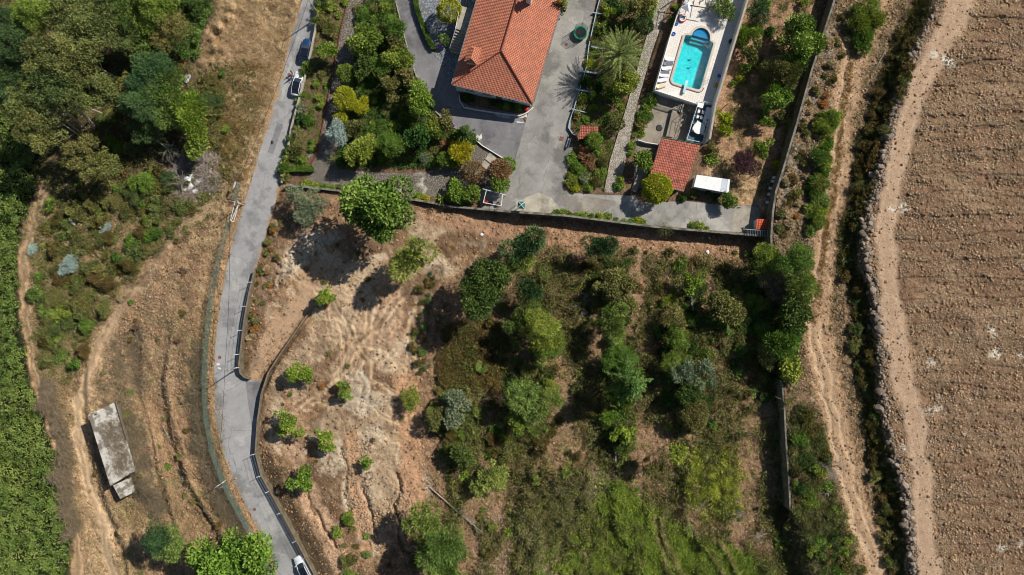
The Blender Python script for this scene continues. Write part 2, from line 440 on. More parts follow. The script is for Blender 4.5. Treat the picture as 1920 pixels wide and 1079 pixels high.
# earth heaps by the upper verge
for cx, cy, r, h in ((432, 14, 15, 1.1), (426, 32, 12, 1.0), (410, 52, 14, 1.2), (396, 70, 14, 1.1), (402, 88, 13, 1.0), (420, 92, 16, .8), (396, 118, 12, .7), (412, 122, 12, .6)):
    NZ += h * (1 - smooth(np.hypot(XX - cx, YY - cy) / r)) * (1 + .5 * (n3 - .5))
# gullies of the south west slope
for ln, w, h in (([(745, 890), (742, 950), (748, 1000), (765, 1040)], 7, .9), ([(575, 925), (600, 985), (630, 1030)], 7, .7), ([(680, 900), (690, 960), (705, 1000)], 8, .6),
                 ([(640, 840), (650, 900), (655, 960)], 6, .4), ([(870, 530), (830, 580), (815, 640), (815, 720)], 9, .5)):
    NZ -= stroke(ln, w, 7) * h
for ln in ([(1200, 950), (1222, 1000), (1250, 1090), (1290, 1200)], [(1228, 968), (1250, 1020), (1275, 1090), (1310, 1200)], [(1300, 1000), (1325, 1040), (1350, 1090)], [(1330, 1010), (1360, 1050), (1385, 1090)], [(1095, 1020), (1105, 1050), (1112, 1090)]):
    NZ -= stroke(ln, 3, 6) * .9
    NZ += stroke([(x + 8, y) for x, y in ln], 5, 6) * .45
NZ += 2.7 * region([(205, 752), (250, 738), (285, 800), (305, 880), (290, 930), (262, 925), (255, 900), (240, 880), (215, 780)], 34, False)
# rocky bank beside the road
NZ += region([(505, 560), (520, 480), (545, 470), (550, 500), (525, 560)], 12) * (fbm(XX, YY, 6, 3, 61) - .2) * 1.2
NZ += stroke([(x - 3, y) for x, y in FIELDX], 14, 10) * (.25 + (fbm(XX, YY, 5, 2, 62) - .5) * .5)
# leafy mass lies over rough banks
green_m = region([(-500, 100), (60, 120), (75, 340), (40, 430), (40, 600), (50, 680), (90, 780), (125, 900), (140, 1100), (160, 1500), (-500, 1500)], 18)
NZ = NZ * (1 + green_m * .6)
roadwide = stroke([(0.5 * (a[0] + b[0]), a[1]) for a, b in zip(ROAD_L[:14], ROAD_L[:14])], 2, 2) * 0
flat = np.clip(region([(x - 5, y) for x, y in ROAD_L] + [(x + 2, y) for x, y in ROAD_R[::-1]], 8, False) + region(PROP, 4, False)
               + region([(440, 700), (500, 700), (500, 760), (484, 850), (440, 850)], 4, False), 0, 1)
gar = region(PROP, 4, False) * ((fbm(XX, YY, 8, 3, 45) - .5) * .25)
NZ = NZ * (1 - flat) + gar
Z = Z + NZ
paved_polys = []           # filled below; the ground is lowered a little under each paved sheet

# paved areas (map units)
PATH_W = [(653, -30), (684, -30), (682, 0), (672, 55), (662, 110), (656, 160), (645, 210), (632, 255), (626, 300), (632, 318), (700, 324), (770, 326), (826, 318), (858, 296), (893, 266), (906, 280), (942, 297),
          (930, 318), (915, 340), (895, 352), (878, 352), (860, 376), (790, 369), (700, 358), (640, 352), (575, 340), (578, 320), (595, 283), (613, 200), (628, 113), (640, 50)]
DRIVE_DARK = [(745, -420), (775, -420), (776, 0), (792, 52), (806, 82), (817, 95), (832, 135), (857, 172), (864, 190), (880, 200), (975, 214), (985, 232), (964, 302),
              (944, 297), (906, 272), (893, 262), (850, 240), (822, 215), (800, 190), (785, 158), (765, 95), (740, 0)]
DRIVE_LIGHT = [(1062, -420), (1140, -420), (1118, 0), (1108, 55), (1098, 110), (1086, 165), (1072, 225), (1066, 262), (1075, 275), (1062, 325), (1056, 352), (1066, 362), (1120, 366), (1190, 368), (1200, 380), (1290, 378),
               (1372, 388), (1424, 384), (1428, 428), (1440, 430), (1440, 441), (1227, 424), (1060, 403), (962, 396), (902, 391), (898, 372), (905, 352), (935, 345), (945, 300), (965, 302), (985, 232), (990, 214),
               (1002, 192), (1052, 20), (1050, 0)]
SIDE_PAVE = [(790, -60), (835, -60), (893, -10), (850, 160), (862, 176), (857, 180), (812, 96), (802, 80), (795, 52), (781, 0)]
PATH_E = [(1246, -420), (1275, -420), (1262, 0), (1250, 20), (1222, 100), (1194, 198), (1180, 270), (1160, 362), (1135, 362), (1145, 300), (1172, 213), (1207, 90), (1234, 0)]
PATIO = [(1196, 200), (1226, 172), (1306, 198), (1330, 204), (1312, 272), (1241, 262), (1204, 352), (1188, 356), (1192, 262)]
LANE_E = [(1316, 196), (1345, 188), (1398, 0), (1384, -60), (1420, -60), (1400, 0), (1345, 200)]
RETAIN = [PATH_W, DRIVE_DARK, DRIVE_LIGHT, SIDE_PAVE, PATH_E, PATIO, road_poly]
low = np.zeros(SH)
for P in RETAIN:
    low = np.maximum(low, region(P, 3, False))
ZS = zbase(XX, YY)
Z = Z * (1 - low) + (ZS - 0.06) * low

def lookup(px, py):
    ix = np.interp(px, GX, np.arange(len(GX))); iy = np.interp(py, GY, np.arange(len(GY)))
    x0 = np.clip(np.floor(ix).astype(int), 0, len(GX) - 2); y0 = np.clip(np.floor(iy).astype(int), 0, len(GY) - 2)
    fx = ix - x0; fy = iy - y0
    return (Z[y0, x0] * (1 - fx) + Z[y0, x0 + 1] * fx) * (1 - fy) + (Z[y0 + 1, x0] * (1 - fx) + Z[y0 + 1, x0 + 1] * fx) * fy

def gz(px, py):
    return float(lookup(np.array([float(px)]), np.array([float(py)]))[0])

def M(px, py, z=None, up=0.0):
    """map point -> world; z absolute, or the ground there plus up"""
    if z is None: z = gz(px, py) + up
    k = (1 - z / CAMH) / 10.0
    return Vector(((px - 960) * k, (540 - py) * k, z))

def spot(px, py, up):
    """foot (world) of something whose middle, 'up' metres above the ground, has map position px,py; also returns ground map position"""
    bx, by = px, py
    for _ in range(5):
        g = gz(bx, by)
        k = (1 - (g + up) / CAMH)
        wx = (px - 960) * k; wy = (py - 540) * k
        q = (1 - g / CAMH)
        bx = 960 + wx / q; by = 540 + wy / q
    return Vector((wx / 10, -wy / 10, g)), (bx, by)

# ---------------------------------------------------------------- mesh building
def raw_mesh(name, verts, faces, smooth_shade=False):
    """verts (N,3) array, faces (F,k) array with equal k"""
    verts = np.ascontiguousarray(verts, dtype=np.float32); faces = np.ascontiguousarray(faces, dtype=np.int32)
    me = bpy.data.meshes.new(name)
    me.vertices.add(len(verts)); me.vertices.foreach_set("co", verts.ravel())
    F, k = faces.shape
    me.loops.add(F * k); me.loops.foreach_set("vertex_index", faces.ravel())
    me.polygons.add(F); me.polygons.foreach_set("loop_start", np.arange(0, F * k, k, dtype=np.int32))
    me.polygons.foreach_set("loop_total", np.full(F, k, dtype=np.int32))
    if smooth_shade: me.polygons.foreach_set("use_smooth", np.ones(F, dtype=bool))
    me.update(calc_edges=True)
    return me

def link(name, me, mat=None, parent=None, loc=None):
    o = bpy.data.objects.new(name, me)
    scene.collection.objects.link(o)
    if me is not None and mat is not None:
        if len(me.materials) == 0: me.materials.append(mat)
        elif me.materials[0] != mat:
            o.material_slots[0].link = 'OBJECT'; o.material_slots[0].material = mat
    if parent is not None: o.parent = parent
    if loc is not None: o.location = loc
    return o

def tag(o, label=None, cat=None, group=None, kind=None):
    if label: o['label'] = label
    if cat: o['category'] = cat
    if group: o['group'] = group
    if kind: o['kind'] = kind
    return o

def thing(name, label, cat, loc=(0, 0, 0), rz=0.0, group=None):
    o = bpy.data.objects.new(name, None); scene.collection.objects.link(o)
    o.empty_display_size = 0.3
    o.location = loc; o.rotation_euler = (0, 0, rz)
    return tag(o, label, cat, group)

class MB:
    """collects simple solids into one mesh"""
    def __init__(self): self.bm = bmesh.new()
    def box(self, c, s, rz=0.0, bev=0.0, rx=0.0, ry=0.0):
        r = bmesh.ops.create_cube(self.bm, size=1.0)
        vs = r['verts']
        bmesh.ops.scale(self.bm, vec=s, verts=vs)
        if bev > 0:
            es = list({e for v in vs for e in v.link_edges})
            rb = bmesh.ops.bevel(self.bm, geom=es, offset=bev, segments=2, affect='EDGES', profile=.6)
            vs = list({v for f in rb['faces'] for v in f.verts} | {v for v in vs if v.is_valid})
        m = Matrix.Translation(c) @ Matrix.Rotation(rz, 4, 'Z') @ Matrix.Rotation(ry, 4, 'Y') @ Matrix.Rotation(rx, 4, 'X')
        bmesh.ops.transform(self.bm, matrix=m, verts=vs)
        return self
    def tube(self, pts, rad, seg=6):
        pts = [Vector(p) for p in pts]
        rads = rad if isinstance(rad, (list, tuple)) else [rad] * len(pts)
        rings = []
        for i, p in enumerate(pts):
            d = (pts[min(i + 1, len(pts) - 1)] - pts[max(i - 1, 0)]).normalized()
            a = d.orthogonal().normalized() if abs(d.z) > .95 else d.cross(Vector((0, 0, 1))).normalized()
            b = d.cross(a).normalized()
            rings.append([self.bm.verts.new(p + (a * math.cos(t) + b * math.sin(t)) * rads[i]) for t in [2 * math.pi * k / seg for k in range(seg)]])
        for i in range(len(rings) - 1):
            for k in range(seg):
                self.bm.faces.new((rings[i][k], rings[i][(k + 1) % seg], rings[i + 1][(k + 1) % seg], rings[i + 1][k]))
        self.bm.faces.new(rings[0][::-1]); self.bm.faces.new(rings[-1])
        return self
    def lathe(self, c, prof, seg=16):
        c = Vector(c); rings = []
        for r, z in prof:
            rings.append([self.bm.verts.new(c + Vector((math.cos(2 * math.pi * k / seg) * r, math.sin(2 * math.pi * k / seg) * r, z))) for k in range(seg)])
        for i in range(len(rings) - 1):
            for k in range(seg):
                self.bm.faces.new((rings[i][k], rings[i][(k + 1) % seg], rings[i + 1][(k + 1) % seg], rings[i + 1][k]))
        if prof[0][0] > .001: self.bm.faces.new(rings[0][::-1])
        if prof[-1][0] > .001: self.bm.faces.new(rings[-1])
        return self
    def torus(self, c, R, r, seg=24, s2=6, squash=1.0):
        c = Vector(c); rings = []
        for k in range(seg):
            t = 2 * math.pi * k / seg; d = Vector((math.cos(t), math.sin(t), 0))
            rings.append([self.bm.verts.new(c + d * (R + r * math.cos(u)) + Vector((0, 0, r * squash * math.sin(u)))) for u in [2 * math.pi * j / s2 for j in range(s2)]])
        for k in range(seg):
            for j in range(s2):
                self.bm.faces.new((rings[k][j], rings[(k + 1) % seg][j], rings[(k + 1) % seg][(j + 1) % s2], rings[k][(j + 1) % s2]))
        return self
    def prism(self, poly, z0, z1):
        lo = [self.bm.verts.new((p[0], p[1], z0)) for p in poly]; hi = [self.bm.verts.new((p[0], p[1], z1)) for p in poly]
        n = len(poly)
        for i in range(n):
            self.bm.faces.new((lo[i], lo[(i + 1) % n], hi[(i + 1) % n], hi[i]))
        self.bm.faces.new(lo[::-1]); self.bm.faces.new(hi)
        return self
    def poly(self, pts):
        self.bm.faces.new([self.bm.verts.new(p) for p in pts]); return self
    def build(self, name, mat, parent=None, loc=None, smooth_shade=False):
        bmesh.ops.recalc_face_normals(self.bm, faces=self.bm.faces)
        me = bpy.data.meshes.new(name); self.bm.to_mesh(me); self.bm.free()
        if smooth_shade:
            for p in me.polygons: p.use_smooth = True
        return link(name, me, mat, parent, loc)

# ---------------------------------------------------------------- materials
def new_mat(name):
    m = bpy.data.materials.new(name); m.use_nodes = True
    nt = m.node_tree; b = nt.nodes["Principled BSDF"]
    b.inputs["Specular IOR Level"].default_value = 0.25
    return m, nt, b

def nd(nt, t, **kw):
    n = nt.nodes.new(t)
    for k, v in kw.items():
        if k.startswith('i_'): n.inputs[k[2:].replace('_', ' ')].default_value = v
        else: setattr(n, k, v)
    return n

def mixc(nt, fac, a, b, blend='MIX'):
    n = nt.nodes.new("ShaderNodeMix"); n.data_type = 'RGBA'; n.blend_type = blend
    if isinstance(fac, (int, float)): n.inputs[0].default_value = fac
    else: nt.links.new(fac, n.inputs[0])
    for i, v in ((6, a), (7, b)):
        if isinstance(v, (tuple, list)): n.inputs[i].default_value = v
        else: nt.links.new(v, n.inputs[i])
    return n.outputs[2]

def ramp_(nt, fac, lo, hi):
    n = nt.nodes.new("ShaderNodeMapRange"); n.inputs[1].default_value = lo; n.inputs[2].default_value = hi
    nt.links.new(fac, n.inputs[0]); return n.outputs[0]

def wpos(nt):
    return nt.nodes.new("ShaderNodeNewGeometry").outputs["Position"]

def noise(nt, vec, scale, detail=3, rough=.6):
    n = nt.nodes.new("ShaderNodeTexNoise"); n.inputs["Scale"].default_value = scale; n.inputs["Detail"].default_value = detail
    n.inputs["Roughness"].default_value = rough
    nt.links.new(vec, n.inputs["Vector"]); return n.outputs["Fac"]

def m_plain(name, c, rough=.6, c2=None, scale=3.0, metal=0.0, bump=0.0, spec=.3, k=0.85, lo=.35, hi=.65):
    m, nt, b = new_mat(name)
    b.inputs["Roughness"].default_value = rough; b.inputs["Metallic"].default_value = metal; b.inputs["Specular IOR Level"].default_value = spec
    a = lin(*c, k=k); d = lin(*(c2 if c2 else tuple(v * .88 for v in c)), k=k)
    p = wpos(nt); f = noise(nt, p, scale, 4)
    col = mixc(nt, ramp_(nt, f, lo, hi), a, d)
    nt.links.new(col, b.inputs["Base Color"])
    if bump > 0:
        bn = nt.nodes.new("ShaderNodeBump"); bn.inputs["Distance"].default_value = bump
        nt.links.new(noise(nt, p, scale * 4, 3), bn.inputs["Height"]); nt.links.new(bn.outputs[0], b.inputs["Normal"])
    return m

# ground material: painted soil colours, broken up by real-scale stones and crumbs
def m_ground():
    m, nt, b = new_mat("ground_soil")
    b.inputs["Roughness"].default_value = 0.95; b.inputs["Specular IOR Level"].default_value = 0.1
    at = nt.nodes.new("ShaderNodeAttribute"); at.attribute_name = "Col"
    p = wpos(nt)
    f1 = noise(nt, p, 1.6, 5, .7); f2 = noise(nt, p, 7.5, 4, .8); f3 = noise(nt, p, .35, 3, .6)
    c = mixc(nt, ramp_(nt, f1, .3, .7), (0.76, 0.74, 0.71, 1), (1.22, 1.21, 1.18, 1))
    c = mixc(nt, 1.0, at.outputs["Color"], c, 'MULTIPLY')
    c2 = mixc(nt, ramp_(nt, f2, .36, .64), (0.56, 0.54, 0.52, 1), (1.4, 1.4, 1.38, 1))
    c = mixc(nt, 1.0, c, c2, 'MULTIPLY')
    vc = nt.nodes.new('ShaderNodeTexVoronoi'); vc.inputs['Scale'].default_value = 4.2; nt.links.new(p, vc.inputs['Vector'])
    vs = nt.nodes.new('ShaderNodeSeparateColor'); nt.links.new(vc.outputs['Color'], vs.inputs[0])
    c = mixc(nt, 1.0, c, mixc(nt, vs.outputs[1], (0.7, 0.68, 0.66, 1), (1.3, 1.3, 1.28, 1)), 'MULTIPLY')
    c3 = mixc(nt, ramp_(nt, f3, .35, .65), (0.9, 0.88, 0.86, 1), (1.08, 1.08, 1.08, 1))
    c = mixc(nt, 1.0, c, c3, 'MULTIPLY')
    vo = nt.nodes.new("ShaderNodeTexVoronoi"); vo.inputs["Scale"].default_value = 2.6; nt.links.new(p, vo.inputs["Vector"])
    st = ramp_(nt, vo.outputs["Distance"], .22, .12)
    pick = nt.nodes.new("ShaderNodeSeparateColor"); nt.links.new(vo.outputs["Color"], pick.inputs[0])
    g = ramp_(nt, pick.outputs[0], .62, .7)
    mu = nt.nodes.new("ShaderNodeMath"); mu.operation = 'MULTIPLY'; nt.links.new(st, mu.inputs[0]); nt.links.new(g, mu.inputs[1])
    am = nt.nodes.new("ShaderNodeAttribute"); am.attribute_name = "stone"
    mu2 = nt.nodes.new("ShaderNodeMath"); mu2.operation = 'MULTIPLY'; nt.links.new(mu.outputs[0], mu2.inputs[0]); nt.links.new(am.outputs["Fac"], mu2.inputs[1])
    c = mixc(nt, mu2.outputs[0], c, (0.46, 0.38, 0.29, 1))
    sm_ = nt.nodes.new('ShaderNodeAttribute'); sm_.attribute_name = 'packed'
    c = mixc(nt, sm_.outputs['Fac'], c, at.outputs['Color'])
    nt.links.new(c, b.inputs["Base Color"])
    bn = nt.nodes.new("ShaderNodeBump"); bn.inputs["Distance"].default_value = 0.16; bn.inputs["Strength"].default_value = .8
    ad = nt.nodes.new("ShaderNodeMath"); ad.operation = 'ADD'; nt.links.new(f1, ad.inputs[0])
    ml = nt.nodes.new("ShaderNodeMath"); ml.operation = 'MULTIPLY'; ml.inputs[1].default_value = .7; nt.links.new(f2, ml.inputs[0]); nt.links.new(ml.outputs[0], ad.inputs[1])
    nt.links.new(ad.outputs[0], bn.inputs["Height"]); nt.links.new(bn.outputs[0], b.inputs["Normal"])
    return m

K = (1 - Z / CAMH) / 10
GV = np.stack([(XX - 960) * K, (540 - YY) * K, Z], -1).reshape(-1, 3)
ny, nx = SH
ii = np.arange(ny * nx).reshape(ny, nx)
GF = np.stack([ii[:-1, :-1], ii[1:, :-1], ii[1:, 1:], ii[:-1, 1:]], -1).reshape(-1, 4)
me = raw_mesh("ground", GV, GF, True)
ca = me.color_attributes.new("Col", 'FLOAT_COLOR', 'POINT')
rgba = np.ones((ny * nx, 4), np.float32); rgba[:, :3] = np.clip(COL.reshape(-1, 3), 0.01, .9)
ca.data.foreach_set("color", rgba.ravel())
sa = me.attributes.new('packed', 'FLOAT', 'POINT')
sa.data.foreach_set('value', np.clip(.6 * calm + .5 * scr + .2 * trk_rel, 0, .72).astype(np.float32).ravel())
sa = me.attributes.new("stone", 'FLOAT', 'POINT')
sm = np.clip(.15 + .85 * field + .5 * stroke(TRACK, 60, 20) + .4 * scr, 0, 1) * (1 - green_m)
sa.data.foreach_set("value", sm.astype(np.float32).ravel())
tag(link("ground", me, m_ground()), kind='structure')

# ---------------------------------------------------------------- paved sheets
def sheet(name, poly, mat, off=0.02, zf=None, step=9.0, holes=(), label=None, kind='structure'):
    """conforming sheet over the smooth terrain; poly in map units"""
    pts = []; edges = []
    def add_loop(L):
        s = len(pts); dense = []
        n = len(L)
        for i in range(n):
            a = L[i]; b = L[(i + 1) % n]; d = math.hypot(b[0] - a[0], b[1] - a[1]); k = max(1, int(d / step))
            for j in range(k): dense.append((a[0] + (b[0] - a[0]) * j / k, a[1] + (b[1] - a[1]) * j / k))
        pts.extend(dense)
        for i in range(len(dense)): edges.append((s + i, s + (i + 1) % len(dense)))
    add_loop(poly)
    for h in holes: add_loop(h)
    P = np.array(poly)
    gx, gy = np.meshgrid(np.arange(P[:, 0].min(), P[:, 0].max(), step), np.arange(P[:, 1].min(), P[:, 1].max(), step))
    ins = poly_sd(poly, gx, gy) < -step * .4
    for h in holes: ins &= poly_sd(h, gx, gy) > step * .4
    pts.extend(zip(gx[ins].tolist(), gy[ins].tolist()))
    r = delaunay_2d_cdt([Vector(p) for p in pts], edges, [], 0, 1e-4)
    V = np.array([(v.x, v.y) for v in r[0]]); T = np.array(r[2])
    cen = V[T].mean(1)
    keep = poly_sd(poly, cen[:, 0], cen[:, 1]) < 0
    for h in holes: keep &= poly_sd(h, cen[:, 0], cen[:, 1]) > 0
    T = T[keep]
    z = (zbase(V[:, 0], V[:, 1]) if zf is None else zf(V[:, 0], V[:, 1])) + off
    k = (1 - z / CAMH) / 10
    W = np.stack([(V[:, 0] - 960) * k, (540 - V[:, 1]) * k, z], -1)
    # make the faces look up
    a = W[T[:, 1]] - W[T[:, 0]]; b = W[T[:, 2]] - W[T[:, 0]]
    fl = (a[:, 0] * b[:, 1] - a[:, 1] * b[:, 0]) < 0
    T[fl] = T[fl][:, ::-1]
    o = link(name, raw_mesh(name, W, T), mat)
    if kind: o['kind'] = kind
    if label: o['label'] = label
    return o

def m_asphalt(name, c, c2, crack=True, scale=.5):
    m, nt, b = new_mat(name)
    b.inputs["Roughness"].default_value = .85
    p = wpos(nt)
    big = noise(nt, p, scale, 5, .65); mid = noise(nt, p, 2.2, 4, .7); fine = noise(nt, p, 14, 2, .7)
    c_ = mixc(nt, ramp_(nt, big, .35, .65), lin(*c), lin(*c2))
    st = noise(nt, p, .13, 5, .7)
    c_ = mixc(nt, ramp_(nt, st, .5, .6), c_, tuple(v * .68 for v in lin(*c2)[:3]) + (1,))
    c_ = mixc(nt, ramp_(nt, st, .42, .34), c_, tuple(v * 1.22 for v in lin(*c)[:3]) + (1,))
    c_ = mixc(nt, ramp_(nt, mid, .62, .75), c_, tuple(v * 1.35 for v in lin(*c)[:3]) + (1,))
    c_ = mixc(nt, ramp_(nt, mid, .40, .28), c_, tuple(v * .66 for v in lin(*c)[:3]) + (1,))
    g = mixc(nt, ramp_(nt, fine, .3, .7), (.84, .84, .84, 1), (1.16, 1.16, 1.16, 1))
    c_ = mixc(nt, 1.0, c_, g, 'MULTIPLY')
    if crack:
        vo = nt.nodes.new("ShaderNodeTexVoronoi"); vo.feature = 'DISTANCE_TO_EDGE'; vo.inputs["Scale"].default_value = .11
        dv = nt.nodes.new("ShaderNodeVectorMath"); dv.operation = 'ADD'
        nn = nt.nodes.new("ShaderNodeTexNoise"); nn.inputs["Scale"].default_value = .8; nt.links.new(p, nn.inputs["Vector"])
        nt.links.new(p, dv.inputs[0]); nt.links.new(nn.outputs["Color"], dv.inputs[1]); nt.links.new(dv.outputs[0], vo.inputs["Vector"])
        c_ = mixc(nt, ramp_(nt, vo.outputs["Distance"], .006, .002), c_, tuple(v * .6 for v in lin(*c)[:3]) + (1,))
    nt.links.new(c_, b.inputs["Base Color"])
    bn = nt.nodes.new("ShaderNodeBump"); bn.inputs["Distance"].default_value = .02; nt.links.new(fine, bn.inputs["Height"]); nt.links.new(bn.outputs[0], b.inputs["Normal"])
    return m

def m_cobble(name, c, c2, scale=2.6, joint=(90, 84, 74), patch=(205, 195, 178)):
    m, nt, b = new_mat(name)
    b.inputs["Roughness"].default_value = .9
    p = wpos(nt)
    vo = nt.nodes.new("ShaderNodeTexVoronoi"); vo.inputs["Scale"].default_value = scale; nt.links.new(p, vo.inputs["Vector"])
    sp = nt.nodes.new("ShaderNodeSeparateColor"); nt.links.new(vo.outputs["Color"], sp.inputs[0])
    c_ = mixc(nt, sp.outputs[0], lin(*c), lin(*c2))
    c_ = mixc(nt, ramp_(nt, vo.outputs["Distance"], .38, .52), c_, lin(*joint))
    big = noise(nt, p, .35, 4, .6)
    c_ = mixc(nt, ramp_(nt, big, .58, .72), c_, lin(*patch))
    nt.links.new(c_, b.inputs["Base Color"])
    bn = nt.nodes.new("ShaderNodeBump"); bn.inputs["Distance"].default_value = .05; bn.invert = True
    nt.links.new(vo.outputs["Distance"], bn.inputs["Height"]); nt.links.new(bn.outputs[0], b.inputs["Normal"])
    return m

MAT = {}
MAT['asphalt'] = m_asphalt("road_asphalt", (160, 158, 156), (148, 147, 145))
MAT['asphalt_dark'] = m_asphalt("driveway_asphalt", (132, 130, 130), (118, 116, 118))
MAT['concrete'] = m_asphalt("driveway_concrete", (158, 154, 146), (134, 131, 125), scale=.3)
MAT['concrete_pale'] = m_asphalt("wall_concrete", (176, 168, 152), (146, 138, 122), crack=False)
MAT['cobble'] = m_cobble("cobble_grey", (156, 146, 134), (126, 118, 108), scale=5.5)
MAT['cobble_pale'] = m_cobble("cobble_pale", (184, 176, 162), (156, 148, 136), scale=4.5, joint=(130, 122, 110))
MAT['side_pave'] = m_cobble("side_paving", (150, 158, 166), (124, 130, 140), scale=3.2, joint=(110, 110, 112))  # cobble tone carries the blue of the shadow lying on this paving
MAT['patio'] = m_asphalt("patio_concrete", (158, 148, 132), (132, 122, 108))
sheet("road", road_poly, MAT['asphalt'], .01)
sheet("driveway", DRIVE_LIGHT, MAT['concrete'], .0)
sheet("driveway_upper", DRIVE_DARK, MAT['asphalt_dark'], .006)
sheet("garden_path", PATH_W, MAT['cobble'], .0)
sheet("house_paving", SIDE_PAVE, MAT['side_pave'], .012)
sheet("side_path", PATH_E, MAT['cobble_pale'], .0)
sheet("patio", PATIO, MAT['patio'], .01)

# ---------------------------------------------------------------- foliage
def m_leaf(name, c, c2, trans=.16, rough=.55, hue=.03, k=0.85):
    m, nt, b = new_mat(name)
    out = nt.nodes["Material Output"]
    b.inputs["Roughness"].default_value = rough; b.inputs["Specular IOR Level"].default_value = .2
    at = nt.nodes.new("ShaderNodeAttribute"); at.attribute_name = "tint"
    oi = nt.nodes.new("ShaderNodeObjectInfo")
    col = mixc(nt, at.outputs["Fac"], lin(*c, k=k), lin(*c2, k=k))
    hs = nt.nodes.new("ShaderNodeHueSaturation"); nt.links.new(col, hs.inputs["Color"])
    mr = nt.nodes.new("ShaderNodeMapRange"); mr.inputs[3].default_value = .5 - hue; mr.inputs[4].default_value = .5 + hue
    nt.links.new(oi.outputs["Random"], mr.inputs[0]); nt.links.new(mr.outputs[0], hs.inputs["Hue"])
    m2 = nt.nodes.new("ShaderNodeMath"); m2.operation = 'MULTIPLY_ADD'; m2.inputs[1].default_value = -.35; m2.inputs[2].default_value = 1.17
    nt.links.new(oi.outputs["Random"], m2.inputs[0]); nt.links.new(m2.outputs[0], hs.inputs["Value"])
    nt.links.new(hs.outputs[0], b.inputs["Base Color"])
    tr = nt.nodes.new("ShaderNodeBsdfTranslucent"); nt.links.new(hs.outputs[0], tr.inputs[0])
    mx = nt.nodes.new("ShaderNodeMixShader"); mx.inputs[0].default_value = trans
    nt.links.new(b.outputs[0], mx.inputs[1]); nt.links.new(tr.outputs[0], mx.inputs[2]); nt.links.new(mx.outputs[0], out.inputs[0])
    return m

LEAF = {
    'green':   m_leaf("leaf_green", (66, 94, 30), (150, 172, 72)),
    'thicket': m_leaf("leaf_thicket", (62, 92, 36), (138, 166, 84)),
    'dark':    m_leaf("leaf_dark", (38, 62, 28), (94, 122, 54)),
    'deep':    m_leaf("leaf_deep", (42, 66, 36), (98, 124, 72)),
    'bright':  m_leaf("leaf_bright", (78, 108, 32), (160, 182, 72)),
    'lime':    m_leaf("leaf_lime", (136, 150, 30), (190, 190, 52)),
    'olive':   m_leaf("leaf_olive", (78, 82, 38), (150, 148, 84)),
    'greygreen': m_leaf("leaf_greygreen", (102, 118, 90), (146, 156, 118)),
    'euc':     m_leaf("leaf_eucalyptus", (58, 72, 34), (140, 148, 82)),
    'teal':    m_leaf("leaf_teal", (40, 72, 42), (106, 136, 80)),
    'pine':    m_leaf("leaf_pine", (72, 98, 40), (156, 176, 88)),
    'silver':  m_leaf("leaf_silver", (140, 164, 156), (188, 204, 192), hue=.01),
    'purple':  m_leaf("leaf_purple", (66, 42, 50), (100, 68, 72), hue=.01),
    'redtip':  m_leaf("leaf_redtip", (110, 116, 66), (176, 120, 88), hue=.01),
    'heath':   m_leaf("leaf_heath", (66, 64, 34), (132, 118, 62)),
    'straw':   m_leaf("dry_straw", (172, 148, 106), (212, 190, 146), trans=.2, hue=.01, k=.8),
    'yellowgrass': m_leaf("yellow_grass", (136, 150, 50), (200, 204, 96), k=.95),
    'rust':    m_leaf("dry_rust", (150, 108, 56), (186, 138, 74), hue=.01, k=.8),
    'twig':    m_leaf("dry_twig", (108, 96, 76), (156, 140, 112), trans=0, hue=.005, k=.75),
    'deadgrass': m_leaf("dead_grass_stem", (120, 98, 72), (206, 186, 150), trans=0, hue=.005, k=.85),
    'pale_twig': m_leaf("pale_twig", (128, 114, 104), (184, 170, 158), trans=0, hue=.005, k=.9),
    'grass':   m_leaf("grass_blade", (110, 134, 40), (190, 204, 88)),
    'flower':  m_leaf("flower_petal", (220, 214, 220), (180, 160, 220), hue=.01, k=.9),
}
MAT['bark'] = m_plain("bark", (120, 100, 82), .9, (86, 70, 58), 4, bump=.02)
MAT['bark_pale'] = m_plain("bark_pale", (196, 184, 166), .8, (150, 134, 116), 3, bump=.01)
MAT['deadwood'] = m_plain("deadwood", (168, 158, 150), .85, (128, 116, 108), 4)
MAT['deadwood_dark'] = m_plain("deadwood_dark", (84, 70, 60), .9, (60, 50, 44), 4)

def leaf_quads(P, D, L, Wd, rng, rise=0.0):
    """rhombic leaves: P base points (N,3), D pointing direction (N,3); returns verts, faces"""
    N = len(P)
    D = D / (np.linalg.norm(D, axis=1, keepdims=True) + 1e-9)
    R = rng.normal(size=(N, 3)); S = np.cross(D, R); S /= (np.linalg.norm(S, axis=1, keepdims=True) + 1e-9)
    L = np.broadcast_to(np.asarray(L, float), (N,))[:, None]; Wd = np.broadcast_to(np.asarray(Wd, float), (N,))[:, None]
    mid = P + D * L * .5; tip = P + D * L
    V = np.stack([P, mid + S * Wd * .5, tip, mid - S * Wd * .5], 1).reshape(-1, 3)
    F = np.arange(4 * N).reshape(N, 4)
    return V, F

def leaf_mesh(name, V, F, tint):
    me = raw_mesh(name, V, F)
    a = me.attributes.new("tint", 'FLOAT', 'POINT')
    a.data.foreach_set("value", np.repeat(tint, 4).astype(np.float32))
    return me

def unit(rng, n):
    v = rng.normal(size=(n, 3)); return v / np.linalg.norm(v, axis=1, keepdims=True)

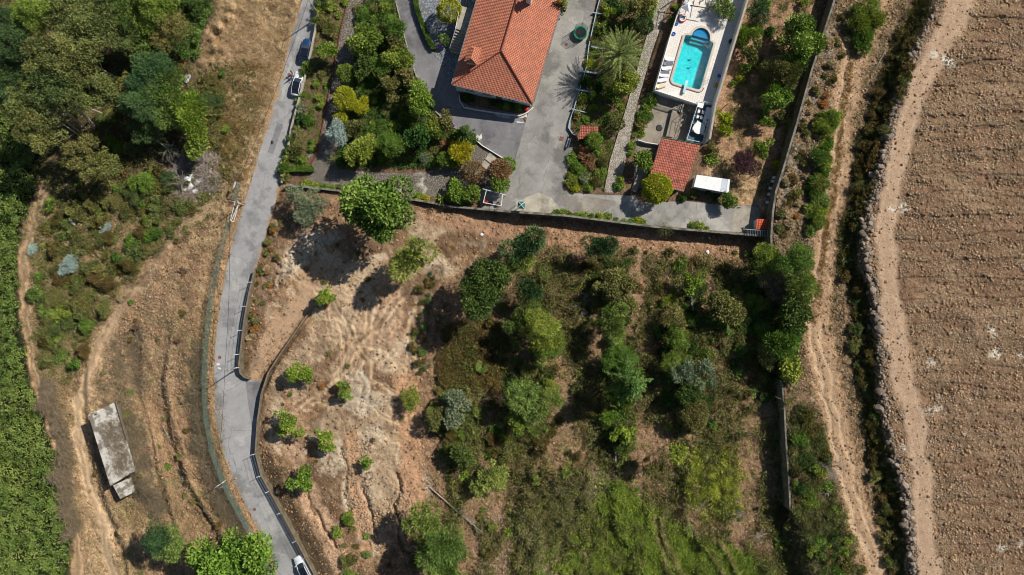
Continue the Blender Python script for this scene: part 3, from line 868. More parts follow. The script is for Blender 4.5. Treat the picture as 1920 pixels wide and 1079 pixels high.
def crown_mesh(name, seed, style, n, leaf, flat=.8):
    """unit crown: horizontal radius about 1, centre at the origin, height flat"""
    rng = np.random.default_rng(seed)
    if style == 'conifer':        # whorls of drooping branches
        Ps, Ds, T = [], [], []
        nb = 70
        for i in range(nb):
            h = rng.random() ** .8; a = rng.random() * 6.283; ln = (1 - h) * (.75 + .4 * rng.random()) + .08
            k = max(8, int(n / nb * (ln + .25) * 1.5))
            t = rng.random(k) ** .6
            x = np.cos(a) * ln * t; y = np.sin(a) * ln * t; z = (h * 2 - .9) * flat - .35 * ln * t * t
            w = .10 * (1.2 - t)
            P = np.stack([x, y, z], 1) + rng.normal(size=(k, 3)) * w[:, None] * .7
            D = np.stack([np.cos(a) + 0 * t, np.sin(a) + 0 * t, -.25 + 0 * t], 1) + rng.normal(size=(k, 3)) * .6
            Ps.append(P); Ds.append(D); T.append(np.clip(t * .8 + rng.normal(size=k) * .2, 0, 1))
        P = np.concatenate(Ps); D = np.concatenate(Ds); T = np.concatenate(T)
        V, F = leaf_quads(P, D, leaf * (.7 + .6 * rng.random(len(P))), leaf * .45, rng)
        return leaf_mesh(name, V, F, T)
    if style == 'tight':          # clipped round bush
        U = unit(rng, n); U[:, 2] = np.abs(U[:, 2]) - .25 * (rng.random(n) < .3)
        bump = .93 + .09 * np.sin(U[:, 0] * 7 + seed) * np.cos(U[:, 1] * 6 + seed)
        P = U * (bump * (.86 + .14 * rng.random(n)))[:, None]; P[:, 2] *= flat
        D = U + rng.normal(size=(n, 3)) * .8
        T = np.clip(.5 + rng.normal(size=n) * .25, 0, 1)
        V, F = leaf_quads(P, D, leaf * (.7 + .6 * rng.random(n)), leaf * .6, rng)
        return leaf_mesh(name, V, F, T)
    nl = {'broad': 26, 'fine': 34, 'sparse': 20, 'open': 15, 'shrub': 13, 'star': 16}[style]
    lr = {'broad': .30, 'fine': .24, 'sparse': .22, 'open': .25, 'shrub': .38, 'star': .34}[style]
    U = unit(rng, nl); U[:, 2] = np.where(U[:, 2] < -.25, -U[:, 2] * .5, U[:, 2])
    rad = .35 + .42 * rng.random(nl) ** .5
    if style in ('sparse', 'open'): rad = .25 + .60 * rng.random(nl) ** .6
    # an uneven outline: the crown reaches further on some sides
    ang = np.arctan2(U[:, 1], U[:, 0])
    lop = 1 + .24 * np.sin(ang * 2 + seed) + .17 * np.sin(ang * 3 + seed * 1.7)
    C = U * (rad * lop)[:, None]; C[:, 2] *= flat
    if style in ('shrub',): C[:, 2] = np.abs(C[:, 2]) * .8
    R = lr * (.5 + .9 * rng.random(nl)); tone = rng.normal(size=nl) * .25
    wts = R ** 2; cnt = np.maximum(6, (n * wts / wts.sum()).astype(int))
    Ps, Ds, T = [], [], []
    for i in range(nl):
        k = cnt[i]; d = unit(rng, k); d[:, 2] = np.where(d[:, 2] < -.3, -d[:, 2], d[:, 2])
        rr = R[i] * (.45 + .6 * rng.random(k) ** .5) 
        p = C[i] + d * rr[:, None]
        out = d * .7 + rng.normal(size=(k, 3)) * .55
        if style == 'star': out = d * 1.2 + np.array([0, 0, .3]) + rng.normal(size=(k, 3)) * .25
        if style == 'sparse': out[:, 2] -= .35
        Ps.append(p); Ds.append(out); T.append(np.clip(.45 + tone[i] + .25 * (d[:, 2]) + rng.normal(size=k) * .27, 0, 1))  # upper leaves of each lobe tinted lighter, painting light from above
    P = np.concatenate(Ps); D = np.concatenate(Ds); T = np.concatenate(T); N = len(P)
    wl = {'broad': .62, 'fine': .34, 'sparse': .34, 'open': .6, 'shrub': .55, 'star': .26}[style]
    V, F = leaf_quads(P, D, leaf * (.65 + .7 * rng.random(N)), leaf * wl, rng)
    return leaf_mesh(name, V, F, T)

CROWNS = {}
def crown_variants(style, size):
    key = (style, size)
    if key not in CROWNS:
        n, leaf = {'xl': (9500, .088), 'l': (5200, .12), 'm': (2400, .17), 's': (1000, .24), 'xs': (300, .36)}[size]
        if style == 'sparse': n = int(n * .75)
        if style == 'open': n = int(n * .7)
        if style == 'tight': n = int(n * 1.1); leaf *= .8
        if style == 'star': leaf *= 1.35
        if style == 'fine': n = int(n * 1.25); leaf *= .85
        CROWNS[key] = [crown_mesh("crown_" + style + "_" + size, 7 * s + len(CROWNS) * 13 + 3, style, n, leaf) for s in range(3)]
    return CROWNS[key]

def trunk_mesh(seed, bare=False):
    """unit height trunk with limbs; reaches z=1, spreads to radius about .5"""
    rng = random.Random(seed); mb = MB()
    top = Vector((rng.uniform(-.05, .05), rng.uniform(-.05, .05), .62))
    mb.tube([(0, 0, -.08), (0, 0, 0.05), top * .5, top], [.055, .045, .036, .026], 7)
    for i in range(5):
        a = i * 1.256 + rng.uniform(-.3, .3); r = rng.uniform(.22, .42)
        s = top * rng.uniform(.6, 1.0)
        mid = s + Vector((math.cos(a) * r * .5, math.sin(a) * r * .5, .12)); e = s + Vector((math.cos(a) * r, math.sin(a) * r, rng.uniform(.15, .3)))
        mb.tube([s, mid, e], [.022, .015, .007], 5)
    return mb
TRUNKS = []
for i in range(3):
    mb = trunk_mesh(i); bmesh.ops.recalc_face_normals(mb.bm, faces=mb.bm.faces)
    me_ = bpy.data.meshes.new("trunk"); mb.bm.to_mesh(me_); mb.bm.free(); TRUNKS.append(me_)

prng = random.Random(5)
def tree(name, cat, px, py, r, h, style, leafm, label, group=None, bark='bark', flat=.8, lean=None):
    """px,py: middle of the crown as seen on the map, r: crown radius in metres, h: full height in metres"""
    up = max(h - r * flat * .75, h * .45)
    foot, bp_ = spot(px, py, up)
    t = thing(name, label, cat, foot, prng.uniform(0, 6.28), group)
    size = 'xl' if r > 3.6 else 'l' if r > 2.3 else 'm' if r > 1.3 else 's'
    v = crown_variants(style, size)
    tk = link('trunk', prng.choice(TRUNKS), MAT[bark], t); tk.scale = (max(r * .9, 1), max(r * .9, 1), up + .15 * r)
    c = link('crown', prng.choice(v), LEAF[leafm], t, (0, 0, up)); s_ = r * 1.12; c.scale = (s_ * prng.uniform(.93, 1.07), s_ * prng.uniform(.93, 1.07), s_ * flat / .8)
    return t

def shrub(name, cat, px, py, r, leafm, label, group=None, style='shrub', h=None):
    h = h or r * .9
    foot, bp_ = spot(px, py, h * .4)
    size = 'l' if r > 2.3 else 'm' if r > 1.3 else 's' if r > .55 else 'xs'
    v = crown_variants(style, size)
    zc = 0.15 * h if style in ('shrub', 'tight') else .5 * h
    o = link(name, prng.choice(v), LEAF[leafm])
    o.location = foot + Vector((0, 0, zc - .05)); o.rotation_euler = (0, 0, prng.uniform(0, 6.28))
    o.scale = (r * prng.uniform(.9, 1.1), r * prng.uniform(.9, 1.1), h)
    return tag(o, label, cat, group)

# ---------------------------------------------------------------- trees (map x, map y, radius m, height m, style, leaf, label)
TREES = [
 # the plot
 ('broadleaf_tree', 718, 395, 5.9, 13.0, 'broad', 'green', 'big dense green tree just below the garden wall, largest on the dug-over plot'),
 ('pine_tree', 770, 478, 3.5, 8.5, 'star', 'pine', 'pale round tree touching the lower right of the big dense green tree'),
 ('olive_tree', 580, 383, 3.9, 5.0, 'sparse', 'greygreen', 'thin grey-green tree beside the road below the garden wall corner'),
 ('broadleaf_tree', 905, 540, 4.3, 10.0, 'broad', 'dark', 'dark rounded tree with a deep shadow at the west edge of the scrub'),
 ('pine_tree', 984, 470, 3.2, 7.0, 'star', 'teal', 'blue-green pine nearest the garden wall north-east of the dark rounded tree'),
 ('pine_tree', 968, 500, 2.6, 6.0, 'star', 'pine', 'smaller pine between the dark rounded tree and the blue-green pine'),
 ('pine_tree', 1122, 468, 2.4, 6.0, 'star', 'deep', 'bluish pine directly above the speckled bushy tree'),
 ('bushy_tree', 1150, 540, 4.2, 5.0, 'open', 'olive', 'wide yellow-speckled bushy tree with bare grey twigs on its west side'),
 ('pine_tree', 1145, 605, 2.8, 6.5, 'star', 'pine', 'green tree just below the speckled bushy tree'),
 ('broadleaf_tree', 1018, 622, 3.9, 7.5, 'fine', 'green', 'broad green tree in the middle of the scrub'),
 ('broadleaf_tree', 985, 600, 3.2, 7.0, 'fine', 'dark', 'dark green tree overlapping the west side of the broad green one mid scrub'),
 ('broadleaf_tree', 1030, 655, 2.8, 6.0, 'fine', 'green', 'green tree under the south edge of the broad green tree mid scrub'),
 ('pine_tree', 990, 545, 2.2, 6.0, 'star', 'deep', 'narrow dark pine right of the dark rounded tree'),
 ('deodar_tree', 1181, 722, 3.9, 11.0, 'conifer', 'pine', 'tall pale conifer with drooping branches on the middle terrace'),
 ('bushy_tree', 1168, 815, 1.9, 3.0, 'open', 'bright', 'bright yellow-green bush right below the drooping conifer'),
 ('bushy_tree', 1157, 672, 2.8, 5.0, 'fine', 'green', 'green bushy tree right above the drooping conifer'),
 ('bushy_tree', 1300, 528, 1.8, 4.5, 'open', 'bright', 'small fresh green tree over a short block wall on the third terrace'),
 ('bushy_tree', 1355, 577, 2.9, 4.6, 'broad', 'olive', 'round olive-green tree standing alone east of the third terrace'),
 ('bushy_tree', 1262, 600, 2.2, 4.2, 'fine', 'olive', 'olive bushy tree topmost in the row on the third terrace edge'),
 ('bushy_tree', 1268, 640, 2.3, 4.4, 'fine', 'green', 'second bushy tree from the top of the row on the third terrace edge'),
 ('bushy_tree', 1268, 684, 2.4, 4.6, 'fine', 'green', 'third bushy tree from the top of the row on the third terrace edge'),
 ('bushy_tree', 1302, 700, 3.4, 6.0, 'sparse', 'greygreen', 'grey-green feathery tree at the middle of the third terrace'),
 ('bushy_tree', 1290, 735, 2.5, 5.0, 'broad', 'dark', 'dark tree below the grey-green feathery tree on the third terrace'),
 ('bushy_tree', 1298, 776, 2.8, 4.4, 'tight', 'olive', 'rounded pale olive bush at the foot of the third terrace row'),
 ('slender_tree', 1268, 851, 1.7, 8.0, 'broad', 'green', 'slender tree with a long thin trunk shadow on bare soil'),
 ('broadleaf_tree', 1440, 490, 3.2, 7.0, 'fine', 'green', 'green tree closest to the corner of the garden wall'),
 ('broadleaf_tree', 1490, 487, 2.9, 6.5, 'fine', 'green', 'green tree beside the dirt track just outside the wall corner'),
 ('withered_tree', 1465, 535, 3.9, 5.5, 'sparse', 'twig', 'grey withered tree between green trees near the wall corner'),
 ('pine_tree', 1502, 540, 2.6, 5.5, 'star', 'pine', 'pale green tree between the withered grey tree and the dirt track'),
 ('broadleaf_tree', 1486, 592, 3.0, 6.0, 'broad', 'dark', 'dark green tree below the withered grey one beside the track'),
 ('broadleaf_tree', 1470, 640, 2.9, 6.0, 'star', 'green', 'green tree with starry tufts on the bank west of the track'),
 ('broadleaf_tree', 1440, 665, 2.2, 5.0, 'fine', 'olive', 'olive tree on the slope west of the starry tufted green tree'),
 ('broadleaf_tree', 1478, 688, 2.3, 4.6, 'broad', 'green', 'green tree right above the long free-standing wall'),
 ('broadleaf_tree', 985, 752, 3.6, 7.0, 'fine', 'pine', 'pale feathery tree on the first terrace west of the drooping conifer'),
 ('broadleaf_tree', 1030, 745, 2.1, 5.0, 'fine', 'pine', 'smaller pale tree touching the east side of the pale feathery tree'),
 ('broadleaf_tree', 972, 792, 2.3, 5.0, 'open', 'green', 'open green tree below the pale feathery tree'),
 ('bushy_tree', 852, 768, 3.2, 4.6, 'open', 'greygreen', 'spreading grey-green tree east of the bulldozed path'),
 ('bushy_tree', 818, 782, 2.2, 3.6, 'fine', 'olive', 'olive bush against the west side of the spreading grey-green tree'),
 ('bushy_tree', 770, 745, 2.1, 3.2, 'fine', 'green', 'bush standing beside the upper end of the bulldozed path'),
 ('bushy_tree', 920, 896, 3.2, 4.8, 'sparse', 'pine', 'pale lacy tree lying low above the stony patch south of the scrub'),
 ('bushy_tree', 862, 852, 2.2, 4.0, 'broad', 'dark', 'dark tree below the spreading grey-green tree'),
 ('pine_tree', 792, 978, 3.0, 8.0, 'star', 'pine', 'pine nearest the fallen dead tree, uppermost of the three southern pines'),
 ('pine_tree', 830, 1032, 4.2, 9.5, 'star', 'pine', 'largest of the three southern pines'),
 ('pine_tree', 848, 1076, 3.4, 8.5, 'star', 'pine', 'lowest of the three southern pines, cut by the picture edge'),
 # left
 ('pine_tree', 297, 1005, 2.9, 8.0, 'fine', 'deep', 'blue-green tree below the ruined concrete building'),
 ('pine_tree', 325, 1018, 3.1, 7.0, 'fine', 'pine', 'paler blue-green tree joined to the east side of the darker one below the ruin'),
 ('broadleaf_tree', 440, 1048, 6.6, 9.0, 'broad', 'bright', 'big bright green tree beside the road opposite the lower white car'),
 # wood, upper left
 ('eucalyptus_tree', 100, 120, 4.6, 15, 'sparse', 'euc', 'olive eucalyptus leaning outwards at the upper edge of the big grove'),
 ('eucalyptus_tree', 150, 110, 4.4, 15, 'sparse', 'euc', 'eucalyptus right of the uppermost one in the big grove'),
 ('eucalyptus_tree', 55, 190, 4.4, 14, 'sparse', 'euc', 'yellowish eucalyptus at the west edge of the big grove'),
 ('eucalyptus_tree', 112, 180, 4.6, 15, 'sparse', 'euc', 'eucalyptus at the centre of the big grove above the bare pale trunks'),
 ('eucalyptus_tree', 185, 168, 4.2, 14, 'sparse', 'euc', 'eucalyptus at the east edge of the big grove'),
 ('eucalyptus_tree', 82, 245, 4.4, 14, 'sparse', 'euc', 'eucalyptus at the lower west edge of the big grove beside the green thicket'),
 ('eucalyptus_tree', 222, 172, 3.4, 11, 'sparse', 'olive', 'small eucalyptus beside the dark teal tree'),
 ('eucalyptus_tree', 150, 290, 3.2, 8, 'sparse', 'olive', 'low eucalyptus below the bare pale trunks of the grove'),
 ('eucalyptus_tree', 190, 310, 3.2, 8, 'sparse', 'olive', 'lowest eucalyptus of the grove above the dry slope'),
 ('broadleaf_tree', 25, 70, 4.6, 10, 'fine', 'deep', 'dark green tree at the far upper left corner'),
 ('broadleaf_tree', 70, 30, 4.4, 10, 'fine', 'green', 'green tree at the top edge next to the far upper left corner'),
 ('eucalyptus_tree', 130, 30, 4.6, 13, 'sparse', 'euc', 'eucalyptus at the top edge above the big grove'),
 ('eucalyptus_tree', 190, 50, 4.6, 13, 'sparse', 'euc', 'eucalyptus at the top edge between the grove and the dark oaks'),
 ('oak_tree', 236, 30, 4.4, 11, 'fine', 'dark', 'dark oak at the top edge, west one of three'),
 ('oak_tree', 292, 22, 4.6, 11, 'fine', 'green', 'oak at the top edge, middle one of three'),
 ('oak_tree', 320, 62, 3.6, 9, 'fine', 'olive', 'oak beside the fern thicket, lower one of three'),
 ('oak_tree', 245, 75, 3.8, 10, 'sparse', 'euc', 'pale-leaved tree below the dark oaks'),
 ('oak_tree', 280, 95, 3.2, 9, 'broad', 'dark', 'dark bushy tree above the teal tree'),
 ('teal_tree', 285, 140, 4.2, 11, 'fine', 'teal', 'dense blue-green tree, upper one of a pair in the wood'),
 ('teal_tree', 262, 190, 3.8, 10, 'fine', 'teal', 'dense blue-green tree, lower one of a pair in the wood'),
 ('acacia_tree', 318, 185, 4.0, 9, 'star', 'pine', 'pale feathery tree right of the blue-green pair'),
 ('acacia_tree', 360, 222, 3.4, 7, 'star', 'bright', 'bright feathery tree at the edge of the dry meadow'),
 ('broadleaf_tree', 372, 272, 2.2, 5, 'broad', 'green', 'small green tree at the edge of the dry meadow above the rubbish heap'),
 ('broadleaf_tree', 275, 250, 2.8, 6, 'fine', 'deep', 'dark tree in the shade above the dead fallen branches'),
 ('broadleaf_tree', 20, 150, 3.6, 6, 'fine', 'deep', 'tree rising from the green thicket at the left picture edge'),
 # garden, west part
 ('garden_tree', 613, 97, 1.7, 3.4, 'broad', 'green', 'green tree between the dark blue car and the cobbled path'),
 ('garden_tree', 686, 78, 2.7, 4.5, 'broad', 'green', 'large round tree beside the upper cobbled path'),
 ('garden_tree', 683, 125, 1.9, 4.0, 'broad', 'dark', 'dark tree below the large round tree by the cobbled path'),
 ('clipped_tree', 649, 138, 1.6, 3.0, 'tight', 'green', 'clipped round green tree on the cobbled path edge'),
 ('clipped_tree', 647, 186, 2.0, 3.2, 'tight', 'lime', 'clipped round yellow-green tree on the cobbled path edge'),
 ('clipped_tree', 676, 200, 1.5, 2.6, 'shrub', 'lime', 'yellowish shrub touching the clipped yellow-green tree'),
 ('clipped_tree', 638, 221, 1.15, 2.0, 'tight', 'lime', 'small clipped ball below the clipped yellow-green tree'),
 ('garden_tree', 633, 252, 2.1, 3.8, 'fine', 'silver', 'blue-grey conifer beside the cobbled path'),
 ('garden_tree', 668, 240, 1.9, 3.4, 'open', 'olive', 'olive tree right of the blue-grey conifer'),
 ('garden_tree', 675, 285, 2.7, 4.5, 'broad', 'green', 'dense green tree at the inner corner of the cobbled path'),
 ('garden_tree', 741, 52, 2.0, 3.6, 'fine', 'green', 'tree along the upper driveway, topmost'),
 ('garden_tree', 745, 82, 2.0, 3.6, 'open', 'olive', 'yellow-speckled tree along the upper driveway'),
 ('garden_tree', 748, 114, 2.4, 3.6, 'broad', 'green', 'green tree where the upper driveway bends'),
 ('garden_tree', 716, 128, 1.9, 3.4, 'fine', 'green', 'green tree west of the tree at the bend of the upper driveway'),
 ('garden_tree', 732, 162, 2.4, 3.4, 'open', 'olive', 'speckled flowering tree below the bend of the upper driveway'),
 ('garden_tree', 764, 146, 1.9, 3.2, 'open', 'olive', 'yellowish flowering tree against the white flowers of the upper driveway'),
 ('garden_tree', 788, 192, 2.6, 5.0, 'broad', 'bright', 'bright broad tree overhanging the shaded driveway'),
 ('garden_tree', 736, 272, 2.8, 4.6, 'fine', 'green', 'wide tree at the lower middle of the garden bed'),
 ('garden_tree', 783, 262, 2.2, 4.4, 'broad', 'dark', 'dark tree in the lower middle of the garden bed'),
 ('garden_tree', 834, 230, 2.3, 3.8, 'open', 'olive', 'olive tree beside the shaded driveway mouth'),
 ('garden_tree', 814, 244, 1.8, 3.4, 'broad', 'green', 'green tree against the olive tree by the driveway mouth'),
 ('conifer_tree', 870, 250, 1.7, 5.0, 'conifer', 'dark', 'pointed dark conifer at the east tip of the garden bed'),
 ('clipped_tree', 835, 300, 1.4, 2.4, 'tight', 'green', 'clipped round green bush at the lower edge of the garden bed'),
 ('garden_tree', 860, 285, 2.0, 3.0, 'star', 'lime', 'yellow-green tree at the lower edge of the garden bed'),
 ('garden_tree', 887, 323, 1.9, 3.4, 'tight', 'redtip', 'red-tipped round tree left of the stone slabs'),
 ('garden_tree', 938, 320, 1.9, 3.2, 'tight', 'redtip', 'red-tipped round tree right of the stone slabs'),
 ('clipped_tree', 952, 311, 1.4, 2.2, 'tight', 'bright', 'bright clipped bush at the driveway corner'),
 ('garden_tree', 938, 347, 1.7, 2.8, 'broad', 'green', 'green tree beside the concrete yard above the garden table'),
 ('garden_tree', 855, 360, 1.7, 3.0, 'broad', 'bright', 'bright green tree against the south wall west of the gate post'),
 ('garden_tree', 887, 363, 1.5, 2.6, 'broad', 'green', 'green tree against the south wall by the garden table'),
 ('clipped_tree', 842, 22, 2.2, 4.0, 'tight', 'lime', 'large clipped yellow-green tree beside the steps of the house'),
 ('clipped_tree', 832, 75, 1.0, 1.8, 'tight', 'green', 'small clipped ball beside the house paving'),
 # garden, east part
 ('garden_tree', 1194, 15, 2.2, 4.5, 'open', 'olive', 'speckled tree at the top edge above the palm'),
 ('garden_tree', 1206, 50, 1.6, 3.6, 'tight', 'deep', 'dark round tree between the palm and the pale path'),
 ('garden_tree', 1172, 152, 2.7, 5.0, 'open', 'green', 'loose tree touching the underside of the palm'),
 ('garden_tree', 1150, 178, 1.9, 3.8, 'open', 'green', 'loose tree left below the palm'),
 ('clipped_tree', 1113, 263, 1.4, 2.6, 'tight', 'bright', 'clipped round bright bush below the small tiled shelter'),
 ('clipped_tree', 1157, 232, 1.3, 2.8, 'tight', 'olive', 'grey-green round bush beside the pale path'),
 ('garden_tree', 1205, 301, 1.8, 3.2, 'broad', 'green', 'round tree on the lower patio'),
 ('clipped_tree', 1231, 355, 2.7, 4.2, 'tight', 'lime', 'large clipped ball tree at the corner of the big tiled shed'),
 ('garden_tree', 1353, 14, 2.3, 4.0, 'fine', 'green', 'feathery tree on the pool terrace'),
 ('fig_tree', 1494, 88, 4.3, 6.0, 'broad', 'green', 'big broad-leaved tree against the east wall'),
 ('garden_tree', 1462, 138, 2.9, 5.0, 'star', 'olive', 'star-tufted olive tree below the big tree by the east wall'),
 ('garden_tree', 1454, 185, 2.7, 4.5, 'broad', 'bright', 'bright tree, lowest of the cluster by the east wall'),
 ('garden_tree', 1420, 25, 2.3, 4.5, 'fine', 'deep', 'dark blue-green tree at the top of the strip beside the pool wall'),
 ('garden_tree', 1408, 66, 1.9, 3.6, 'star', 'bright', 'bright tree second from the top in the strip beside the pool wall'),
 ('garden_tree', 1402, 102, 1.9, 3.4, 'open', 'olive', 'thin yellowish tree third from the top in the strip beside the pool wall'),
 ('garden_tree', 1357, 230, 2.0, 3.0, 'open', 'lime', 'lime-coloured loose tree right of the glass roof'),
 ('plum_tree', 1396, 311, 2.5, 3.6, 'fine', 'purple', 'dark purple-leaved tree on the dry garden soil'),
 ('garden_tree', 1424, 280, 1.8, 3.2, 'open', 'green', 'small green tree above the purple-leaved tree'),
 ('garden_tree', 1435, 232, 1.4, 2.6, 'open', 'green', 'thin small tree in the middle of the dry garden soil'),
 ('garden_tree', 1364, 377, 1.6, 2.4, 'broad', 'green', 'flecked bush under the white roof at the concrete edge'),
 # young trees of the plot
 ('young_tree', 612, 558, 1.9, 3.2, 'open', 'bright', 'bright young tree at the top of the curved ramp wall'),
 ('young_tree', 564, 701, 2.4, 3.6, 'open', 'bright', 'largest bright young tree below the plot entrance'),
 ('young_tree', 647, 735, 1.5, 2.8, 'open', 'green', 'small young tree on the pale scraped soil'),
 ('young_tree', 540, 797, 2.4, 3.6, 'open', 'bright', 'bright young tree nearest the roadside wall'),
 ('young_tree', 611, 823, 2.0, 3.6, 'open', 'bright', 'bright young tree right of the one nearest the roadside wall'),
 ('young_tree', 575, 901, 2.3, 3.8, 'open', 'bright', 'bright young tree casting its shadow over the roadside wall'),
 ('young_tree', 687, 866, 1.2, 2.4, 'open', 'bright', 'smallest young tree at the head of the stony gully'),
]
for T in TREES:
    name, px, py, r, h, st, lf, lab = T
    cat = {'withered_tree': 'dead tree'}.get(name, 'bush' if 'bush' in lab.split(' ')[:4] and name == 'bushy_tree' else 'tree')
    grp = {'eucalyptus_tree': 'eucalyptus grove in the wood', 'young_tree': 'young trees on the dug-over plot'}.get(name)
    tree(name, cat, px, py, r, h, st, lf, lab, grp, bark='bark_pale' if name == 'eucalyptus_tree' else 'bark', flat=.95 if st in ('conifer',) else .8)

# ---------------------------------------------------------------- shrubs placed one by one: x, y, radius m, leaf, style
def shrubs(name, label, group, rows, cat='shrub', h=None):
    """label may be a list: one description per shrub"""
    for i, (px, py, r, lf, st) in enumerate(rows):
        shrub(name, cat, px, py, r, lf, label[i] if isinstance(label, (list, tuple)) else label, group, st, h=(h * r if h else None))

shrubs('garden_shrub', 'leafy shrub growing in the roadside bed west of the cobbled path', 'shrubs of the roadside bed', [
 (612, 50, 1.6, 'olive', 'shrub'), (600, 38, 1.1, 'olive', 'shrub'), (633, 30, .7, 'green', 'shrub'), (625, 66, 1.0, 'olive', 'shrub'), (592, 158, .85, 'bright', 'shrub'), (611, 161, .7, 'bright', 'shrub'), (598, 184, .95, 'green', 'shrub'), (602, 199, .85, 'green', 'shrub'),
 (563, 203, 1.1, 'greygreen', 'shrub'), (576, 228, 1.5, 'green', 'shrub'), (560, 222, 1.1, 'deep', 'shrub'), (553, 282, 2.0, 'olive', 'shrub'), (566, 300, 1.2, 'green', 'shrub'), (584, 266, .6, 'green', 'shrub'), (586, 280, .8, 'bright', 'shrub'),
 (531, 318, 1.3, 'dark', 'shrub'), (533, 330, 1.2, 'olive', 'shrub'), (580, 128, 1.3, 'green', 'open'), (572, 140, .8, 'bright', 'open'), (604, 140, .8, 'olive', 'shrub'), (585, 210, .7, 'olive', 'shrub'), (622, 12, 1.0, 'green', 'shrub'), (646, 4, .9, 'bright', 'shrub'),
 (590, 118, .8, 'greygreen', 'shrub'), (558, 188, .7, 'green', 'shrub')])
shrubs('climbing_shrub', 'climbing shrub trailing over the garden fence beside the road', 'climbers along the road fence', [
 (603, 2, 1.2, 'deep', 'open'), (600, 20, 1.2, 'green', 'open'), (592, 40, 1.0, 'green', 'open'), (555, 240, .8, 'deep', 'open'), (545, 262, .9, 'green', 'open'), (540, 285, .9, 'deep', 'open'), (536, 300, 1.0, 'green', 'open'), (567, 178, .7, 'green', 'open')])
shrubs('bed_shrub', 'garden shrub in the large bed between cobbled path and driveway', 'shrubs of the large garden bed', [
 (680, 30, 1.4, 'green', 'shrub'), (672, 18, 1.0, 'olive', 'shrub'), (703, 18, 1.1, 'olive', 'shrub'), (700, 40, 1.1, 'green', 'shrub'), (724, 15, 1.3, 'green', 'shrub'), (735, 34, 1.0, 'dark', 'shrub'), (713, 55, 1.2, 'olive', 'shrub'), (715, 92, 1.1, 'dark', 'shrub'),
 (705, 108, 1.0, 'green', 'shrub'), (762, 108, 1.0, 'green', 'shrub'), (700, 150, 1.1, 'green', 'shrub'), (770, 172, 1.2, 'greygreen', 'shrub'), (756, 185, 1.3, 'olive', 'shrub'), (690, 172, 1.0, 'dark', 'shrub'), (702, 190, .9, 'green', 'shrub'), (724, 212, 1.0, 'olive', 'shrub'),
 (757, 218, 1.1, 'green', 'tight'), (798, 226, .9, 'greygreen', 'tight'), (775, 235, 1.0, 'green', 'shrub'), (700, 236, 1.0, 'green', 'shrub'), (742, 240, 1.3, 'green', 'shrub'), (755, 290, 1.6, 'olive', 'shrub'), (765, 298, 1.0, 'bright', 'shrub'), (718, 292, 1.5, 'green', 'shrub'),
 (797, 298, 1.4, 'greygreen', 'shrub'), (812, 308, 1.1, 'green', 'shrub'), (812, 282, 1.3, 'olive', 'shrub'), (840, 268, 1.4, 'redtip', 'shrub'), (850, 305, 1.1, 'lime', 'shrub'), (858, 298, 1.2, 'lime', 'shrub'), (878, 272, 1.2, 'bright', 'shrub'), (886, 262, 1.0, 'dark', 'shrub'),
 (855, 255, 1.2, 'green', 'shrub'), (790, 280, 1.2, 'dark', 'shrub'), (706, 272, .8, 'bright', 'shrub'), (650, 283, 1.2, 'dark', 'shrub'), (655, 300, 1.0, 'green', 'shrub'), (735, 186, 1.2, 'olive', 'shrub'), (694, 298, 1.0, 'olive', 'shrub'), (760, 262, 1.2, 'olive', 'shrub')])
shrubs('border_shrub', 'low shrub in the planted strip right of the concrete driveway', 'shrubs right of the concrete driveway', [
 (1140, 27, 1.5, 'bright', 'open'), (1130, 55, 1.3, 'green', 'open'), (1148, 50, 1.2, 'olive', 'shrub'), (1176, 45, 1.4, 'green', 'open'), (1165, 18, 1.3, 'dark', 'shrub'), (1150, 5, 1.3, 'dark', 'shrub'), (1217, 28, 1.2, 'green', 'shrub'), (1222, 8, 1.3, 'green', 'shrub'), (1168, 62, 1.2, 'dark', 'shrub'),
 (1112, 76, .95, 'olive', 'tight'), (1103, 119, .9, 'lime', 'tight'), (1094, 155, 1.0, 'dark', 'shrub'), (1104, 150, .9, 'green', 'shrub'), (1092, 184, 1.1, 'green', 'tight'), (1112, 178, 1.1, 'green', 'shrub'), (1125, 162, 1.2, 'dark', 'shrub'), (1132, 205, .9, 'green', 'shrub'), (1112, 201, .9, 'bright', 'shrub'),
 (1140, 223, 1.1, 'dark', 'shrub'), (1165, 200, .8, 'bright', 'shrub'), (1081, 216, 1.0, 'olive', 'shrub'), (1098, 226, 1.0, 'green', 'shrub'), (1074, 298, 1.1, 'bright', 'shrub'), (1092, 288, 1.3, 'redtip', 'shrub'), (1082, 318, 1.4, 'bright', 'shrub'), (1105, 300, 1.5, 'redtip', 'shrub'),
 (1131, 305, 1.6, 'olive', 'shrub'), (1118, 285, 1.3, 'green', 'shrub'), (1072, 338, 1.4, 'green', 'shrub'), (1096, 335, 1.2, 'greygreen', 'shrub'), (1118, 343, 1.4, 'olive', 'shrub'), (1080, 353, 1.1, 'lime', 'shrub'), (1105, 352, 1.0, 'green', 'shrub'), (1128, 325, 1.2, 'green', 'shrub'), (1090, 262, .7, 'dark', 'shrub')])
shrubs('hedge_shrub', 'bright shrub in the row between the pale path and the patio', 'shrubs between pale path and patio', [
 (1220, 190, 1.3, 'bright', 'shrub'), (1213, 203, 1.1, 'green', 'shrub'), (1208, 218, 1.4, 'green', 'shrub'), (1203, 236, 1.3, 'olive', 'shrub'), (1200, 250, 1.1, 'green', 'shrub'), (1184, 274, .9, 'bright', 'shrub'), (1182, 288, .7, 'bright', 'shrub'), (1164, 335, .8, 'bright', 'shrub'), (1160, 350, 1.0, 'green', 'shrub'), (1166, 348, .8, 'green', 'shrub'), (1267, 15, .8, 'bright', 'shrub'), (1262, 38, .8, 'green', 'shrub')])
